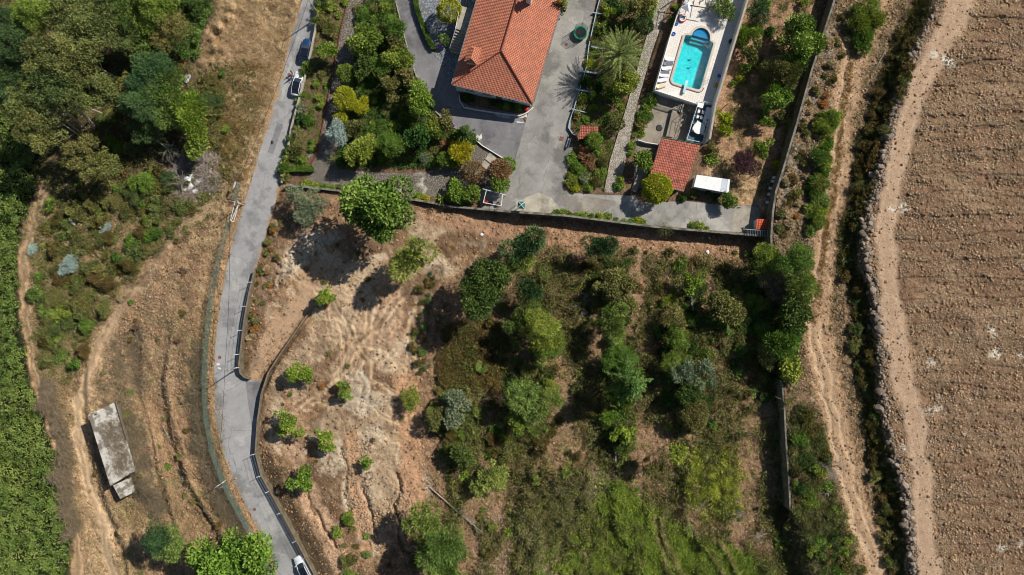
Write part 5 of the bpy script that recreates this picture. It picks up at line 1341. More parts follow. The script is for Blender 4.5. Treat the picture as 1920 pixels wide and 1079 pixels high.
MAT['clod'] = m_stone("soil_clod", (112, 84, 60), (178, 144, 108))
MAT['litter'] = m_stone("pale_litter", (200, 200, 200), (236, 238, 242))
bare = np.clip(plot_w * (1 - .6 * thr(strip, .5, .1) * esc), 0, 1)
stone_cloud('soil_clods', 'clods and crumbs of dry soil on the dug-over plot', bare * (1 - .6 * calm) * (1 - .45 * scr) * (1 - .7 * trk_rel) * (.3 + thr(n3, .5, .2)), 20000, .08, .42, 310, MAT['clod'], 2.5)
stone_cloud('soil_clods', 'clods of dry soil on the left slope', left * (.2 + thr(n2, .5, .2)), 14000, .08, .42, 311, MAT['clod'], 3)
stone_cloud('soil_clods', 'clods of dry soil beside the dirt tracks', estrip + .2 * stroke(TRACK, 60, 20), 12000, .08, .38, 312, MAT['clod'], 3)
stone_cloud('field_stones', 'pale pebbles gathered in rows on the cleared brown field', fm * (.3 + 1.5 * thr(n3, .5, .2)), 30000, .07, .26, 313, MAT['stone'], 2)
stone_cloud('field_stones', 'dark clods turned up along the furrows of the cleared brown field', field * (furrow + .15) * (1 - .8 * stroke(UPTRACK, 40, 14)), 12000, .1, .5, 314, MAT['clod'], 3)
stone_cloud('white_litter', 'white scraps of rubbish around the brush heap', region([(330, 320), (395, 310), (400, 350), (370, 375), (335, 365)], 16) * thr(n3, .45, .2), 420, .15, .6, 315, MAT['litter'], 2)
sticks('dry_twigs', 'dead twigs lying on the dug-over plot', bare * (1 - calm) * (1 - .8 * scr), 7000, .7, .05, 316, mat='deadgrass', lift=.1, per=5)
sticks('dry_twigs', 'dead twigs lying among the terrace weeds', escm, 14000, .9, .05, 317, mat='deadgrass', lift=.5, per=6)
sticks('dry_twigs', 'dead twigs on the left slope', left, 12000, .8, .05, 318, mat='deadgrass', lift=.3, per=6)
# boulders of the rubble bank, each its own thing
def boulder_mesh(seed):
    bm = bmesh.new(); bmesh.ops.create_icosphere(bm, subdivisions=2, radius=1.0); r = random.Random(seed)
    fs = [(Vector((r.gauss(0, 1), r.gauss(0, 1), r.gauss(0, 1))).normalized(), r.uniform(.55, .85)) for _ in range(9)]
    for v in bm.verts:
        for n_, d in fs:
            e = v.co.dot(n_) - d
            if e > 0: v.co -= n_ * e
        v.co.z *= .7
    me = bpy.data.meshes.new("boulder"); bm.to_mesh(me); bm.free(); return me
BM_ = [boulder_mesh(i) for i in range(6)]
rb = random.Random(8); yy_ = [p[1] for p in FIELDX]; k_ = 0
while k_ < 290:
    y = rb.uniform(60, 1085)
    dens = 1.0 if (400 < y < 480 or 860 < y < 1060) else .55
    if rb.random() > dens: continue
    x = pl(FIELDX, 1, y) + rb.gauss(-1, 6)
    r = rb.uniform(.22, .6) if rb.random() < .93 else rb.uniform(.6, .95)
    o = link('boulder', rb.choice(BM_), MAT['stone_grey']); o.location = M(x, y, up=r * .3)
    o.rotation_euler = (rb.uniform(-.3, .3), rb.uniform(-.3, .3), rb.uniform(0, 6.28)); o.scale = (r, r * rb.uniform(.7, 1), r * rb.uniform(.8, 1.1))
    tag(o, 'rough boulder in the long rubble bank between dirt track and cleared field', 'boulder', 'boulders of the rubble bank'); k_ += 1

# ---------------------------------------------------------------- building materials
def m_tiles(name, c, c2, tu=.30, tv=.40, dirt=(110, 62, 48), k=.85):
    m, nt, b = new_mat(name); b.inputs["Roughness"].default_value = .8
    uv = nt.nodes.new("ShaderNodeUVMap"); uv.uv_map = "UVMap"
    sx = nt.nodes.new("ShaderNodeSeparateXYZ"); nt.links.new(uv.outputs[0], sx.inputs[0])
    def mth(op, a, bb=None, v=None):
        n = nt.nodes.new("ShaderNodeMath"); n.operation = op
        nt.links.new(a, n.inputs[0]) if not isinstance(a, float) else setattr(n.inputs[0], 'default_value', a)
        if bb is not None: nt.links.new(bb, n.inputs[1])
        if v is not None: n.inputs[1].default_value = v
        return n.outputs[0]
    u = mth('DIVIDE', sx.outputs[0], v=tu); v = mth('DIVIDE', sx.outputs[1], v=tv)
    fu = mth('FLOOR', u); fv = mth('FLOOR', v)
    cb = nt.nodes.new("ShaderNodeCombineXYZ"); nt.links.new(fu, cb.inputs[0]); nt.links.new(fv, cb.inputs[1])
    wn_ = nt.nodes.new("ShaderNodeTexWhiteNoise"); wn_.noise_dimensions = '2D'; nt.links.new(cb.outputs[0], wn_.inputs["Vector"])
    p = wpos(nt)
    c_ = mixc(nt, wn_.outputs["Value"], lin(*c, k=k), lin(*c2, k=k))
    c_ = mixc(nt, ramp_(nt, noise(nt, p, .7, 6, .75), .44, .72), c_, lin(*dirt, k=k))
    su = mth('SINE', mth('MULTIPLY', u, v=6.2832)); hu = mth('MULTIPLY_ADD', su, v=.5)
    hu.node.inputs[2].default_value = .5
    frv = mth('FRACT', v)
    joint = mth('LESS_THAN', frv, v=.26)
    groove = mth('LESS_THAN', hu, v=.14)
    jm = mth('MULTIPLY', mth('MAXIMUM', joint, mth('MULTIPLY', groove, v=.5)), v=.66)
    c_ = mixc(nt, jm, c_, lin(96, 52, 40, k=k))
    nt.links.new(c_, b.inputs["Base Color"])
    h = mth('ADD', mth('MULTIPLY', hu, v=.06), mth('MULTIPLY', mth('SUBTRACT', 1.0, frv), v=.05)) if False else None
    ivf = mth('MULTIPLY', frv, v=-.06)
    hh = mth('ADD', mth('MULTIPLY', hu, v=.07), ivf)
    bn = nt.nodes.new("ShaderNodeBump"); bn.inputs["Distance"].default_value = 1.0; bn.inputs["Strength"].default_value = .8
    nt.links.new(hh, bn.inputs["Height"]); nt.links.new(bn.outputs[0], b.inputs["Normal"])
    return m
MAT['tiles'] = m_tiles("roof_tiles", (214, 138, 106), (196, 118, 90), tu=.26, tv=.34, dirt=(160, 108, 88))
MAT['tiles_old'] = m_tiles("old_roof_tiles", (206, 122, 98), (170, 94, 76), tu=.30, tv=.45, dirt=(110, 70, 60))
MAT['ridge'] = m_plain("ridge_tiles", (150, 78, 58), .8, (110, 56, 44), 3)
MAT['white_wall'] = m_plain("white_render", (226, 224, 216), .8, (206, 202, 192), 1.2)
MAT['white_paint'] = m_plain("white_paint", (236, 236, 232), .5, (222, 222, 216), 2)
MAT['white_metal'] = m_plain("white_metal", (228, 232, 234), .35, (212, 216, 220), 2)
MAT['grey_metal'] = m_plain("galvanised_metal", (150, 154, 156), .45, (126, 130, 134), 4, metal=.4)
MAT['dark_metal'] = m_plain("dark_metal", (56, 58, 62), .5, (40, 42, 46), 4)
MAT['glass'] = m_plain("window_glass", (46, 58, 68), .08, (36, 46, 56), 2, spec=.6)
MAT['wood'] = m_plain("painted_wood", (128, 92, 60), .7, (98, 68, 44), 3)
MAT['green_metal'] = m_plain("green_paint", (56, 116, 92), .5, (44, 92, 76), 3)
MAT['teal_cloth'] = m_plain("teal_canvas", (44, 110, 104), .8, (32, 92, 88), 2)
MAT['tan_coping'] = m_plain("tan_coping", (140, 118, 92), .9, (108, 92, 72), 1.5)
MAT['grey_coping'] = m_plain("grey_coping", (132, 128, 116), .9, (84, 84, 74), .8, lo=.42, hi=.6)
MAT['coping'] = m_plain("wall_coping", (176, 168, 152), .85, (150, 142, 126), 1.2)
MAT['old_concrete'] = m_plain("old_concrete", (200, 194, 182), .9, (124, 116, 104), .7, bump=.03, lo=.44, hi=.56)
MAT['mossy_wall'] = m_plain("mossy_wall", (120, 112, 94), .95, (84, 80, 62), .9, bump=.04)
MAT['clay'] = m_plain("terracotta", (196, 92, 54), .75, (170, 74, 44), 5)
MAT['black'] = m_plain("black_plastic", (34, 34, 36), .5, (26, 26, 28), 5)
MAT['rubber'] = m_plain("tyre_rubber", (30, 30, 32), .85, (22, 22, 24), 5)
MAT['yellow'] = m_plain("yellow_plastic", (220, 160, 30), .5, (200, 140, 24), 5)
MAT['blue'] = m_plain("blue_plastic", (40, 110, 200), .4, (30, 90, 170), 5)
MAT['red'] = m_plain("red_plastic", (200, 50, 50), .4, (180, 40, 40), 5)
MAT['cream'] = m_plain("cream_fabric", (232, 208, 176), .8, (220, 196, 160), 5)
MAT['white_cloth'] = m_plain("white_fabric", (232, 234, 238), .8, (216, 218, 224), 5)
MAT['grey_cloth'] = m_plain("grey_fabric", (120, 122, 128), .8, (104, 106, 112), 5)
MAT['shaded_white'] = m_plain('shaded_white_render', (170, 186, 198), .8, (140, 156, 170), 2)  # white render with the blue of its shade put into the colour
MAT['brown_trim'] = m_plain("brown_edging", (120, 74, 58), .8, (100, 60, 48), 4)

def roofmesh(name, faces, mat, parent, thick=.18):
    """faces: lists of 3d points (top side). Gives UVs in metres and a thickness."""
    bm = bmesh.new(); uvl = bm.loops.layers.uv.new("UVMap"); tops = []
    vmap = {}
    def V(p):
        key = (round(p[0], 3), round(p[1], 3), round(p[2], 3))
        if key not in vmap: vmap[key] = bm.verts.new(p)
        return vmap[key]
    for f in faces: tops.append(bm.faces.new([V(p) for p in f]))
    bmesh.ops.recalc_face_normals(bm, faces=bm.faces)
    if tops[0].normal.z < 0: bmesh.ops.reverse_faces(bm, faces=bm.faces[:])
    r = bmesh.ops.solidify(bm, geom=bm.faces[:], thickness=thick)
    bm.normal_update()
    for f in bm.faces:
        n = f.normal; ud = Vector((0, 0, 1)).cross(n)
        if ud.length < .05: ud = Vector((1, 0, 0))
        ud.normalize(); vd = n.cross(ud)
        for l in f.loops: l[uvl].uv = (l.vert.co.dot(ud), l.vert.co.dot(vd))
    me = bpy.data.meshes.new(name); bm.to_mesh(me); bm.free()
    return link(name, me, mat, parent)

def wallbox(name, quad, z0, z1, mat, parent):
    """closed prism on world quad points (x,y)"""
    return MB().prism([(p[0], p[1]) for p in quad], z0, z1).build(name, mat, parent)

def window_on(parent, a, b, t, w, h, zc, out=.04, frame=MAT['white_paint'], name='window'):
    """window on wall from a to b (world xy), t = fraction along, faces to the right of a->b"""
    d = Vector((b[0] - a[0], b[1] - a[1], 0)); L = d.length; d.normalize(); n = Vector((d.y, -d.x, 0))
    c = Vector((a[0], a[1], 0)) + d * L * t + n * out; c.z = zc
    rz = math.atan2(d.y, d.x); mb = MB()
    for sx in (-1, 1): mb.box(c + d * sx * (w / 2), (.09, .12, h + .09), rz)
    for sz in (-1, 1): mb.box(c + Vector((0, 0, sz * h / 2)), (w - .09, .12, .09), rz)
    mb.box(c, (.05, .08, h - .09), rz)
    fr = mb.build(name, frame, parent)
    MB().box(c - n * .01, (w - .1, .04, h - .1), rz).build('pane', MAT['glass'], fr)
    if name == 'window': MB().box(c + n * .08 - Vector((0, 0, h / 2 + .09)), (w + .25, .22, .07), rz).build('sill', MAT['coping'], fr)
    return fr

# ---------------------------------------------------------------- the house
ZE = 6.9
A = M(847, 159, ZE); B = M(998, 195.5, ZE)
dn = (M(1047, 31, ZE) - B).normalized(); dw = (B - A); LN = 37.0
Rz = 10.1
R1 = M(940, 96, Rz); R2 = R1 + dn * (LN - 18); C1 = A + dn * LN; D1 = B + dn * LN
house = thing('house', 'large white house with a hipped orange tile roof at the top edge of the picture', 'house', (0, 0, 0))
roof = roofmesh('roof', [[A, B, R1], [B, D1, R2, R1], [D1, C1, R2], [C1, A, R1, R2]], MAT['tiles'], house)
mb = MB()
up1 = Vector((0, 0, .10))
mb.tube([R1 + up1, R2 + up1], .13, 8); mb.tube([A + up1 * .4, R1 + up1], .11, 8); mb.tube([B + up1 * .4, R1 + up1], .13, 8); mb.tube([C1 + up1, R2 + up1], .12, 8); mb.tube([D1 + up1, R2 + up1], .12, 8)
mb.build('ridge', MAT['ridge'], roof)
g_ = MB(); gd = Vector((0, 0, -.10))
outw = -dw.normalized() * .1
g_.tube([A + gd - dn * .08, B + gd - dn * .08], .08, 6); g_.tube([B + gd - outw, D1 + gd - outw], .08, 6); g_.tube([A + gd + outw, C1 + gd + outw], .08, 6)
g_.build('gutter', MAT['grey_metal'], roof)
ins = .35; wu = dw.normalized()
a_ = A + wu * ins + dn * ins; b_ = B - wu * ins + dn * ins; c_ = D1 - wu * ins - dn * ins; d_ = C1 + wu * ins - dn * ins
wallbox('wall', [a_, b_, c_, d_], 1.0, ZE - .12, MAT['white_wall'], house)
for t in (.2, .42, .75): window_on(house, a_, b_, t, 1.5, 1.3, 5.4)
for t in (.08, .2, .34, .5): window_on(house, b_, c_, t, 1.3, 1.2, 5.3)
for t in (.5, .66, .8): window_on(house, c_ + (d_ - c_) * 1.0, a_, t, 1.3, 1.2, 5.2)
dr = MB(); dc = a_ + (b_ - a_) * .58
dr.box(Vector((dc.x, dc.y, 4.4)) - dn * .03, (1.0, .08, 2.1), math.atan2(dw.y, dw.x)); dro = dr.build('door', MAT['wood'], house)
MB().box(Vector((dc.x, dc.y, 4.4)) - dn * .1 + wu * .35, (.04, .06, .14), math.atan2(dw.y, dw.x)).build('handle', MAT['grey_metal'], dro)
# dormer turret on the west slope
rzh = math.atan2(dn.y, dn.x)
slope_dir = wu
dc0 = M(887, 106, 9.2)
def hp(u, v, z): return dc0 + dn * u + wu * v + Vector((0, 0, z))
dm = MB(); dm.prism([tuple(hp(u, v, 0))[:2] for u, v in ((-1.15, -.85), (-1.15, .85), (1.15, .85), (1.15, -.85))], 7.2, 9.75).build('dormer', MAT['white_wall'], house)
E4 = [hp(-1.5, -1.15, .5), hp(-1.5, 1.15, .5), hp(1.5, 1.15, .5), hp(1.5, -1.15, .5)]; T2 = [hp(-.9, 0, 1.35), hp(.9, 0, 1.35)]
roofmesh('dormer_roof', [[E4[0], E4[1], T2[0]], [E4[1], E4[2], T2[1], T2[0]], [E4[2], E4[3], T2[1]], [E4[3], E4[0], T2[0], T2[1]]], MAT['tiles'], house, .12)
# chimney near the top edge
cc = M(992, -2, 10.5)
ch = MB(); ch.box((cc.x, cc.y, 10.2), (.9, .9, 2.6), rzh, .02)
cho = ch.build('chimney', MAT['white_wall'], roof)
MB().box((cc.x, cc.y, 11.6), (1.25, 1.25, .14), rzh).box((cc.x, cc.y, 11.95), (.8, .8, .5), rzh).box((cc.x, cc.y, 12.3), (1.15, 1.15, .12), rzh).build('chimney_cap', MAT['coping'], house)

# raised bed kerb, steps
def wall_line(name, label, pts, thick, base_off, top, mat, cat='wall', group=None, coping=None, copmat=None, abs_top=False, step=12, cop_over=.06):
    """free-standing wall as one closed mesh. top: height over the ground north/left of the line, or absolute"""
    dense = []
    for i in range(len(pts) - 1):
        a, b = pts[i], pts[i + 1]; d = math.hypot(b[0] - a[0], b[1] - a[1]); k = max(1, int(d / step))
        for j in range(k): dense.append((a[0] + (b[0] - a[0]) * j / k, a[1] + (b[1] - a[1]) * j / k))
    dense.append(pts[-1])
    lo, hi = [], []
    for i, p in enumerate(dense):
        tv = top(p[0], p[1]) if callable(top) else top
        g = float(zbase(np.array([p[0]]), np.array([p[1]]))[0])
        zt = tv if (abs_top or callable(top)) else g + tv
        hi.append(zt)
        gl = min(float(zbase(np.array([p[0] + dx]), np.array([p[1] + dy]))[0]) for dx, dy in ((0, 0), (8, 0), (-8, 0), (0, 8), (0, -8)))
        lo.append(gl - base_off)
    W_ = [M(p[0], p[1], z) for p, z in zip(dense, hi)]
    bm = bmesh.new(); rings = []; crings = []
    for i, w in enumerate(W_):
        d = (W_[min(i + 1, len(W_) - 1)] - W_[max(i - 1, 0)]); d.z = 0; d.normalize(); n = Vector((-d.y, d.x, 0)) * thick / 2
        rings.append([bm.verts.new(q) for q in (Vector((w.x, w.y, lo[i])) - n, Vector((w.x, w.y, lo[i])) + n, w + n, w - n)])
        n2_ = n * (1 + cop_over * 2 / thick); crings.append((w, n2_))
    for r0, r1 in zip(rings, rings[1:]):
        for k in range(4): bm.faces.new((r0[k], r0[(k + 1) % 4], r1[(k + 1) % 4], r1[k]))
    bm.faces.new(rings[0][::-1]); bm.faces.new(rings[-1]); bmesh.ops.recalc_face_normals(bm, faces=bm.faces)
    me = bpy.data.meshes.new(name); bm.to_mesh(me); bm.free()
    o = tag(link(name, me, mat), label, cat, group, 'thing')
    if coping:
        bm = bmesh.new(); rr = []
        for w, n in crings: rr.append([bm.verts.new(q) for q in (w - n + Vector((0, 0, .003)), w + n + Vector((0, 0, .003)), w + n + Vector((0, 0, coping)), w - n + Vector((0, 0, coping)))])
        for r0, r1 in zip(rr, rr[1:]):
            for k in range(4): bm.faces.new((r0[k], r0[(k + 1) % 4], r1[(k + 1) % 4], r1[k]))
        bm.faces.new(rr[0][::-1]); bm.faces.new(rr[-1]); bmesh.ops.recalc_face_normals(bm, faces=bm.faces)
        me = bpy.data.meshes.new('coping'); bm.to_mesh(me); bm.free(); link('coping', me, copmat or MAT['coping'], o)
    return o, W_

zb = lambda x, y: float(zbase(np.array([x]), np.array([y]))[0])
wall_line('bed_wall', 'curved low white wall of the narrow bed under the house', [(861, 178), (862, 190), (870, 202), (890, 206), (935, 213), (974, 218), (988, 212), (1000, 202)], .18, .3, .45, MAT['white_wall'])
wall_line('garden_wall', 'long mossy retaining wall between the garden and the dug-over plot', SOUTHWALL, .32, .6, lambda x, y: max(zb(x, y - 12), 1.2) + np.interp(x, [540, 700, 900, 1200, 1440], [.7, 1.0, 1.1, 1.2, 1.3]), MAT['mossy_wall'], coping=.07, copmat=MAT['grey_coping'], cop_over=.02)
wall_line('garden_wall', 'tall pale boundary wall between the garden and the dirt track strip', [(1655, -300)] + EASTWALL[1:], .30, .6, lambda x, y: np.interp(y, [-300, 0, 200, 440, 475], [6.9, 6.9, 7.0, 7.0, 6.6]), MAT['mossy_wall'], coping=.08, copmat=MAT['grey_coping'], cop_over=.03)
wall_line('free_standing_wall', 'narrow pale wall standing alone on the east edge of the overgrown plot', LOWWALL, .3, .6, lambda x, y: zb(x + 16, y) + .2, MAT['mossy_wall'], coping=.07, cop_over=.0, copmat=MAT['grey_coping'])
RW1 = [(477, 508), (467, 550), (458, 600), (452, 650), (448, 685), (450, 700), (458, 708), (468, 711)]
wall_line('roadside_wall', 'curved low retaining wall beside the road above the plot entrance', RW1, .28, .5, lambda x, y: np.interp(y, [508, 560, 690, 711], [1.1, 1.5, 1.6, .9]), MAT['mossy_wall'], coping=.06, cop_over=.0, copmat=MAT['tan_coping'])
RW2 = [(590, 575), (570, 600), (546, 635), (522, 670), (503, 700), (490, 740), (483, 790), (479, 850), (490, 893), (506, 922), (528, 962), (556, 1015), (590, 1079), (630, 1160), (700, 1300)]
wall_line('roadside_wall', 'long curved retaining wall from the dirt ramp down along the road to the bottom edge', RW2, .28, .5, lambda x, y: np.interp(y, [575, 640, 700, 800, 1079], [1.6, 1.5, 1.45, 1.6, 1.6]), MAT['mossy_wall'], coping=.06, cop_over=.0, copmat=MAT['tan_coping'])
wall_line('garden_wall', 'low wall with plants between the road and the roadside garden bed', [(602, -60), (598, 0), (591, 57), (575, 133), (546, 240), (536, 300), (528, 344)], .22, .4, lambda x, y: zb(x + 6, y) + .55, MAT['concrete_pale'], coping=.05)
wall_line('path_wall', 'low kerb wall on the west side of the cobbled garden path', [(653, 0), (640, 50), (628, 113), (612, 200), (595, 283), (578, 320)], .14, .3, .3, MAT['brown_trim'])
wall_line('path_wall', 'low kerb wall inside the large garden bed running north to south', [(703, 120), (700, 200), (698, 310)], .14, .3, .35, MAT['brown_trim'])
wall_line('drive_wall', 'white kerb wall between the dark driveway and the cobbled slope', [(893, 264), (905, 274), (925, 286), (944, 298)], .16, .3, .4, MAT['white_paint'])
wall_line('planter_wall', 'low white wall tinted with its blue shade along the planted strip right of the concrete driveway', [(1127, -10), (1119, 20), (1110, 60), (1104, 88), (1100, 125), (1088, 165), (1076, 205), (1068, 228), (1066, 240), (1074, 252), (1083, 256)], .16, .3, .5, MAT['shaded_white'])
for i, (a, b, lab) in enumerate((((1112, 24), (1136, 28), 'uppermost cross wall of the terraced planters beside the driveway'), ((1108, 88), (1130, 92), 'cross wall above the little lawn beside the driveway'), ((1088, 134), (1120, 138), 'thick cross wall of the planters below the little lawn'),
                               ((1080, 168), (1112, 174), 'cross wall of the planters in the shadow of the palm'), ((1072, 205), (1100, 212), 'lowest cross wall of the terraced planters above the tiled shelter'))):
    wall_line('planter_wall', lab, [a, b], .3 if i in (2, 3) else .16, .3, .55, MAT['shaded_white'])
wall_line('path_wall', 'retaining kerb on the west side of the pale path below the palm', [(1234, 0), (1207, 90), (1172, 213), (1145, 300), (1134, 358)], .14, .3, .3, MAT['coping'])
wall_line('stone_edge', 'kerb around the flower bed below the upper driveway', [(741, 0), (765, 95), (785, 158), (800, 190), (822, 215), (848, 238), (890, 258)], .18, .3, .25, MAT['coping'])
wall_line('drive_hedge', 'narrow clipped hedge dividing the upper driveway from the house paving', [(777, -20), (783, 20), (796, 55), (806, 80), (814, 92)], .7, .3, .8, LEAF['green'], cat='hedge')
wall_line('clipped_hedge', 'rectangular clipped hedge at the corner of road and cobbled path', [(541, 318), (586, 318)], 1.0, .3, .9, LEAF['dark'], cat='hedge')
cover('hedge_leaves', 'leaf tips on the clipped garden hedges', np.clip(stroke([(777, -20), (783, 20), (796, 55), (806, 80), (814, 92)], 6, 2, False) + stroke([(541, 318), (586, 318)], 9, 2, False), 0, 1), 9000, 'green', .18, .1, 140, lambda x, y: .85, .5, .1, 5)

# steps beside the house
st = thing('garden_steps', 'pale steps with a white handrail going down beside the west wall of the house', 'steps', (0, 0, 0))
p0 = M(866, 58, 4.0); p1 = M(856, 100, 2.0); sd = (p1 - p0); n_s = 9
mb = MB(); rzs = math.atan2(sd.y, sd.x)
for i in range(n_s):
    q = p0 + sd * (i / (n_s - 1)); zt = 4.6 - i * .27
    mb.box((q.x, q.y, zt / 2 + .6), (sd.xy.length / (n_s - 1) * .96, 2.3, zt - 1.2), rzs)
mb.build('step', MAT['coping'], st)
q = M(872, 36, 4.6); MB().box((q.x, q.y, 2.9), (4.0, 2.4, 3.46), rzs).build('landing', MAT['coping'], st)
mb = MB(); sidev = Vector((-sd.y, sd.x, 0)).normalized() * -1.2
ra, rb_ = M(872, 28, 5.5), M(853, 84, 3.6)
mb.tube([ra + sidev, M(866, 58, 5.5) + sidev, p1 + sidev + Vector((0, 0, 1.4))], .04, 6)
for t in range(6):
    w = M(866, 58, 5.5).lerp(p1 + Vector((0, 0, 1.4)), t / 5) + sidev
    mb.tube([w, w - Vector((0, 0, 1.1))], .025, 5)
mb.build('handrail', MAT['white_paint'], st)

# ---------------------------------------------------------------- pool terrace
ZT = 5.35
TERR = [(1274, 17), (1286, 4), (1305, -70), (1420, -70), (1401, 0), (1341, 197), (1306, 196.5), (1226, 170), (1254, 74)]
pool_o = []
def arc(cx, cy, r, a0, a1, n):
    return [(cx + r * math.cos(math.radians(a0 + (a1 - a0) * i / n)), cy + r * math.sin(math.radians(a0 + (a1 - a0) * i / n))) for i in range(n + 1)]
# rectangle of the pool with rounded corners and a round step bay at the north end (map units)
q1, q2, q3, q4 = (1285.5, 66), (1338.5, 81), (1312.5, 170), (1260, 154)
def rnd(prev, c, nxt, r, n=5):
    a = Vector(prev) - Vector(c); b = Vector(nxt) - Vector(c); a.normalize(); b.normalize(); s = Vector(c) + a * r; e = Vector(c) + b * r
    return [tuple((1 - t) ** 2 * s + 2 * t * (1 - t) * Vector(c) + t * t * e) for t in [i / n for i in range(n + 1)]]
ax = Vector((1338.5 - 1285.5, 81 - 66)).normalized()
bc = Vector((1314, 72)); br = 17.5
bay = []
for i in range(15):
    t = math.pi * i / 14
    bay.append(tuple(bc - ax * br * math.cos(t) + Vector((ax.y, -ax.x)) * br * math.sin(t) * 1.1))
POOL = rnd(q4, q1, q2, 3) + bay + rnd(q1, q2, q3, 3) + rnd(q2, q3, q4, 6) + rnd(q3, q4, q1, 6)
def grow(poly, d):
    P = [Vector(p) for p in poly]; out = []; n = len(P)
    for i in range(n):
        a = P[i - 1]; b = P[i]; c = P[(i + 1) % n]
        e = (c - a).normalized(); out.append(tuple(b + Vector((e.y, -e.x)) * d))
    return out
m_, nt_, b_n = new_mat("terrace_paving"); b_n.inputs["Roughness"].default_value = .8
br_ = nt_.nodes.new("ShaderNodeTexBrick"); br_.offset = 0.0
tc = nt_.nodes.new("ShaderNodeMapping"); nt_.links.new(wpos(nt_), tc.inputs[0]); tc.inputs["Rotation"].default_value = (0, 0, math.radians(16))
nt_.links.new(tc.outputs[0], br_.inputs["Vector"]); br_.inputs["Scale"].default_value = 1.0; br_.inputs["Brick Width"].default_value = .42; br_.inputs["Row Height"].default_value = .42
br_.inputs["Mortar Size"].default_value = .03; br_.inputs["Color1"].default_value = lin(232, 226, 216); br_.inputs["Color2"].default_value = lin(220, 213, 202); br_.inputs["Mortar"].default_value = lin(202, 194, 184)
nt_.links.new(br_.outputs["Color"], b_n.inputs["Base Color"]); MAT['paving'] = m_
def flat_sheet(name, poly, z, mat, holes=(), kind='structure', step=12):
    return sheet(name, poly, mat, 0, lambda x, y: np.full(np.shape(x), float(z)), step, holes, kind=kind)
terr = flat_sheet('pool_terrace', TERR, ZT, MAT['paving'], [grow(POOL, 0.0)])
def band(name, poly, z0, z1, mat, parent=None, closed=True):
    bm = bmesh.new(); n = len(poly)
    P0 = [M(p[0], p[1], z1) for p in poly]
    lo = [bm.verts.new((p.x, p.y, z0)) for p in P0]; hi = [bm.verts.new((p.x, p.y, z1)) for p in P0]
    for i in range(n if closed else n - 1): bm.faces.new((lo[i], lo[(i + 1) % n], hi[(i + 1) % n], hi[i]))
    bmesh.ops.recalc_face_normals(bm, faces=bm.faces)
    me = bpy.data.meshes.new(name); bm.to_mesh(me); bm.free(); return link(name, me, mat, parent)
tside = band('pool_terrace_wall', TERR, 3.0, ZT - .002, MAT['white_wall']); tag(tside, kind='structure')
pool = thing('swimming_pool', 'turquoise swimming pool with a round stepped end on the paved terrace', 'pool', (0, 0, 0))
m_, nt_, b_n = new_mat("pool_lining"); b_n.inputs["Roughness"].default_value = .4
nt_.links.new(mixc(nt_, ramp_(nt_, noise(nt_, wpos(nt_), 1.6, 5, .7), .35, .65), (.05, .44, .47, 1), (.16, .66, .66, 1)), b_n.inputs["Base Color"]); MAT['pool'] = m_  # noise in the lining colour paints the play of light under water
pb = band('pool_wall', grow(POOL, -.05), 3.7, ZT + .0, MAT['pool'], pool)
POOLW = [M(p[0], p[1], ZT) for p in POOL]
MB().prism([(p.x, p.y) for p in POOLW], 3.55, 3.72).build('pool_floor', MAT['pool'], pool)
m_, nt_, b_n = new_mat("pool_water"); out = nt_.nodes["Material Output"]
gl = nt_.nodes.new("ShaderNodeBsdfGlossy"); gl.inputs["Roughness"].default_value = .05
tp = nt_.nodes.new("ShaderNodeBsdfTransparent"); tp.inputs[0].default_value = (.34, .94, .95, 1)
fr_ = nt_.nodes.new("ShaderNodeFresnel"); fr_.inputs[0].default_value = 1.33
bn_ = nt_.nodes.new("ShaderNodeBump"); bn_.inputs["Distance"].default_value = .12; nt_.links.new(noise(nt_, wpos(nt_), 2.5, 3), bn_.inputs["Height"])
nt_.links.new(bn_.outputs[0], gl.inputs["Normal"]); nt_.links.new(bn_.outputs[0], fr_.inputs["Normal"])
mx_ = nt_.nodes.new("ShaderNodeMixShader"); nt_.links.new(fr_.outputs[0], mx_.inputs[0]); nt_.links.new(tp.outputs[0], mx_.inputs[1]); nt_.links.new(gl.outputs[0], mx_.inputs[2]); nt_.links.new(mx_.outputs[0], out.inputs[0]); MAT['pool_water'] = m_
MB().poly([(p.x, p.y, ZT - .12) for p in POOLW]).build('water', MAT['pool_water'], pool)
# coping
bm = bmesh.new(); inn = [M(p[0], p[1], ZT + .05) for p in POOL]; outr = [M(p[0], p[1], ZT + .05) for p in grow(POOL, 4.0)]
nn_ = len(inn)
vi = [bm.verts.new(p) for p in inn]; vo_ = [bm.verts.new(p) for p in outr]; vl = [bm.verts.new(p - Vector((0, 0, .08))) for p in outr]; vm = [bm.verts.new(p - Vector((0, 0, .2))) for p in inn]
for i in range(nn_):
    j = (i + 1) % nn_
    bm.faces.new((vi[i], vi[j], vo_[j], vo_[i])); bm.faces.new((vo_[i], vo_[j], vl[j], vl[i])); bm.faces.new((vi[i], vm[i], vm[j], vi[j]))
bmesh.ops.recalc_face_normals(bm, faces=bm.faces)
me = bpy.data.meshes.new('coping'); bm.to_mesh(me); bm.free(); link('coping', me, m_plain("pool_coping", (206, 196, 180), .8, (186, 176, 160), 2), pool)
# brown drain line along west and south edge
ed = [p for p in grow(POOL, 5.4)]
idx0 = len(POOL) - 12
lnp = [M(p[0], p[1], ZT + .03) for p in grow(POOL, 5.6)[-12:]] + [M(*p, ZT + .03) for p in [grow(POOL, 5.6)[0]]]
MB().tube(lnp, .07, 6).build('drain_line', MAT['brown_trim'], pool)
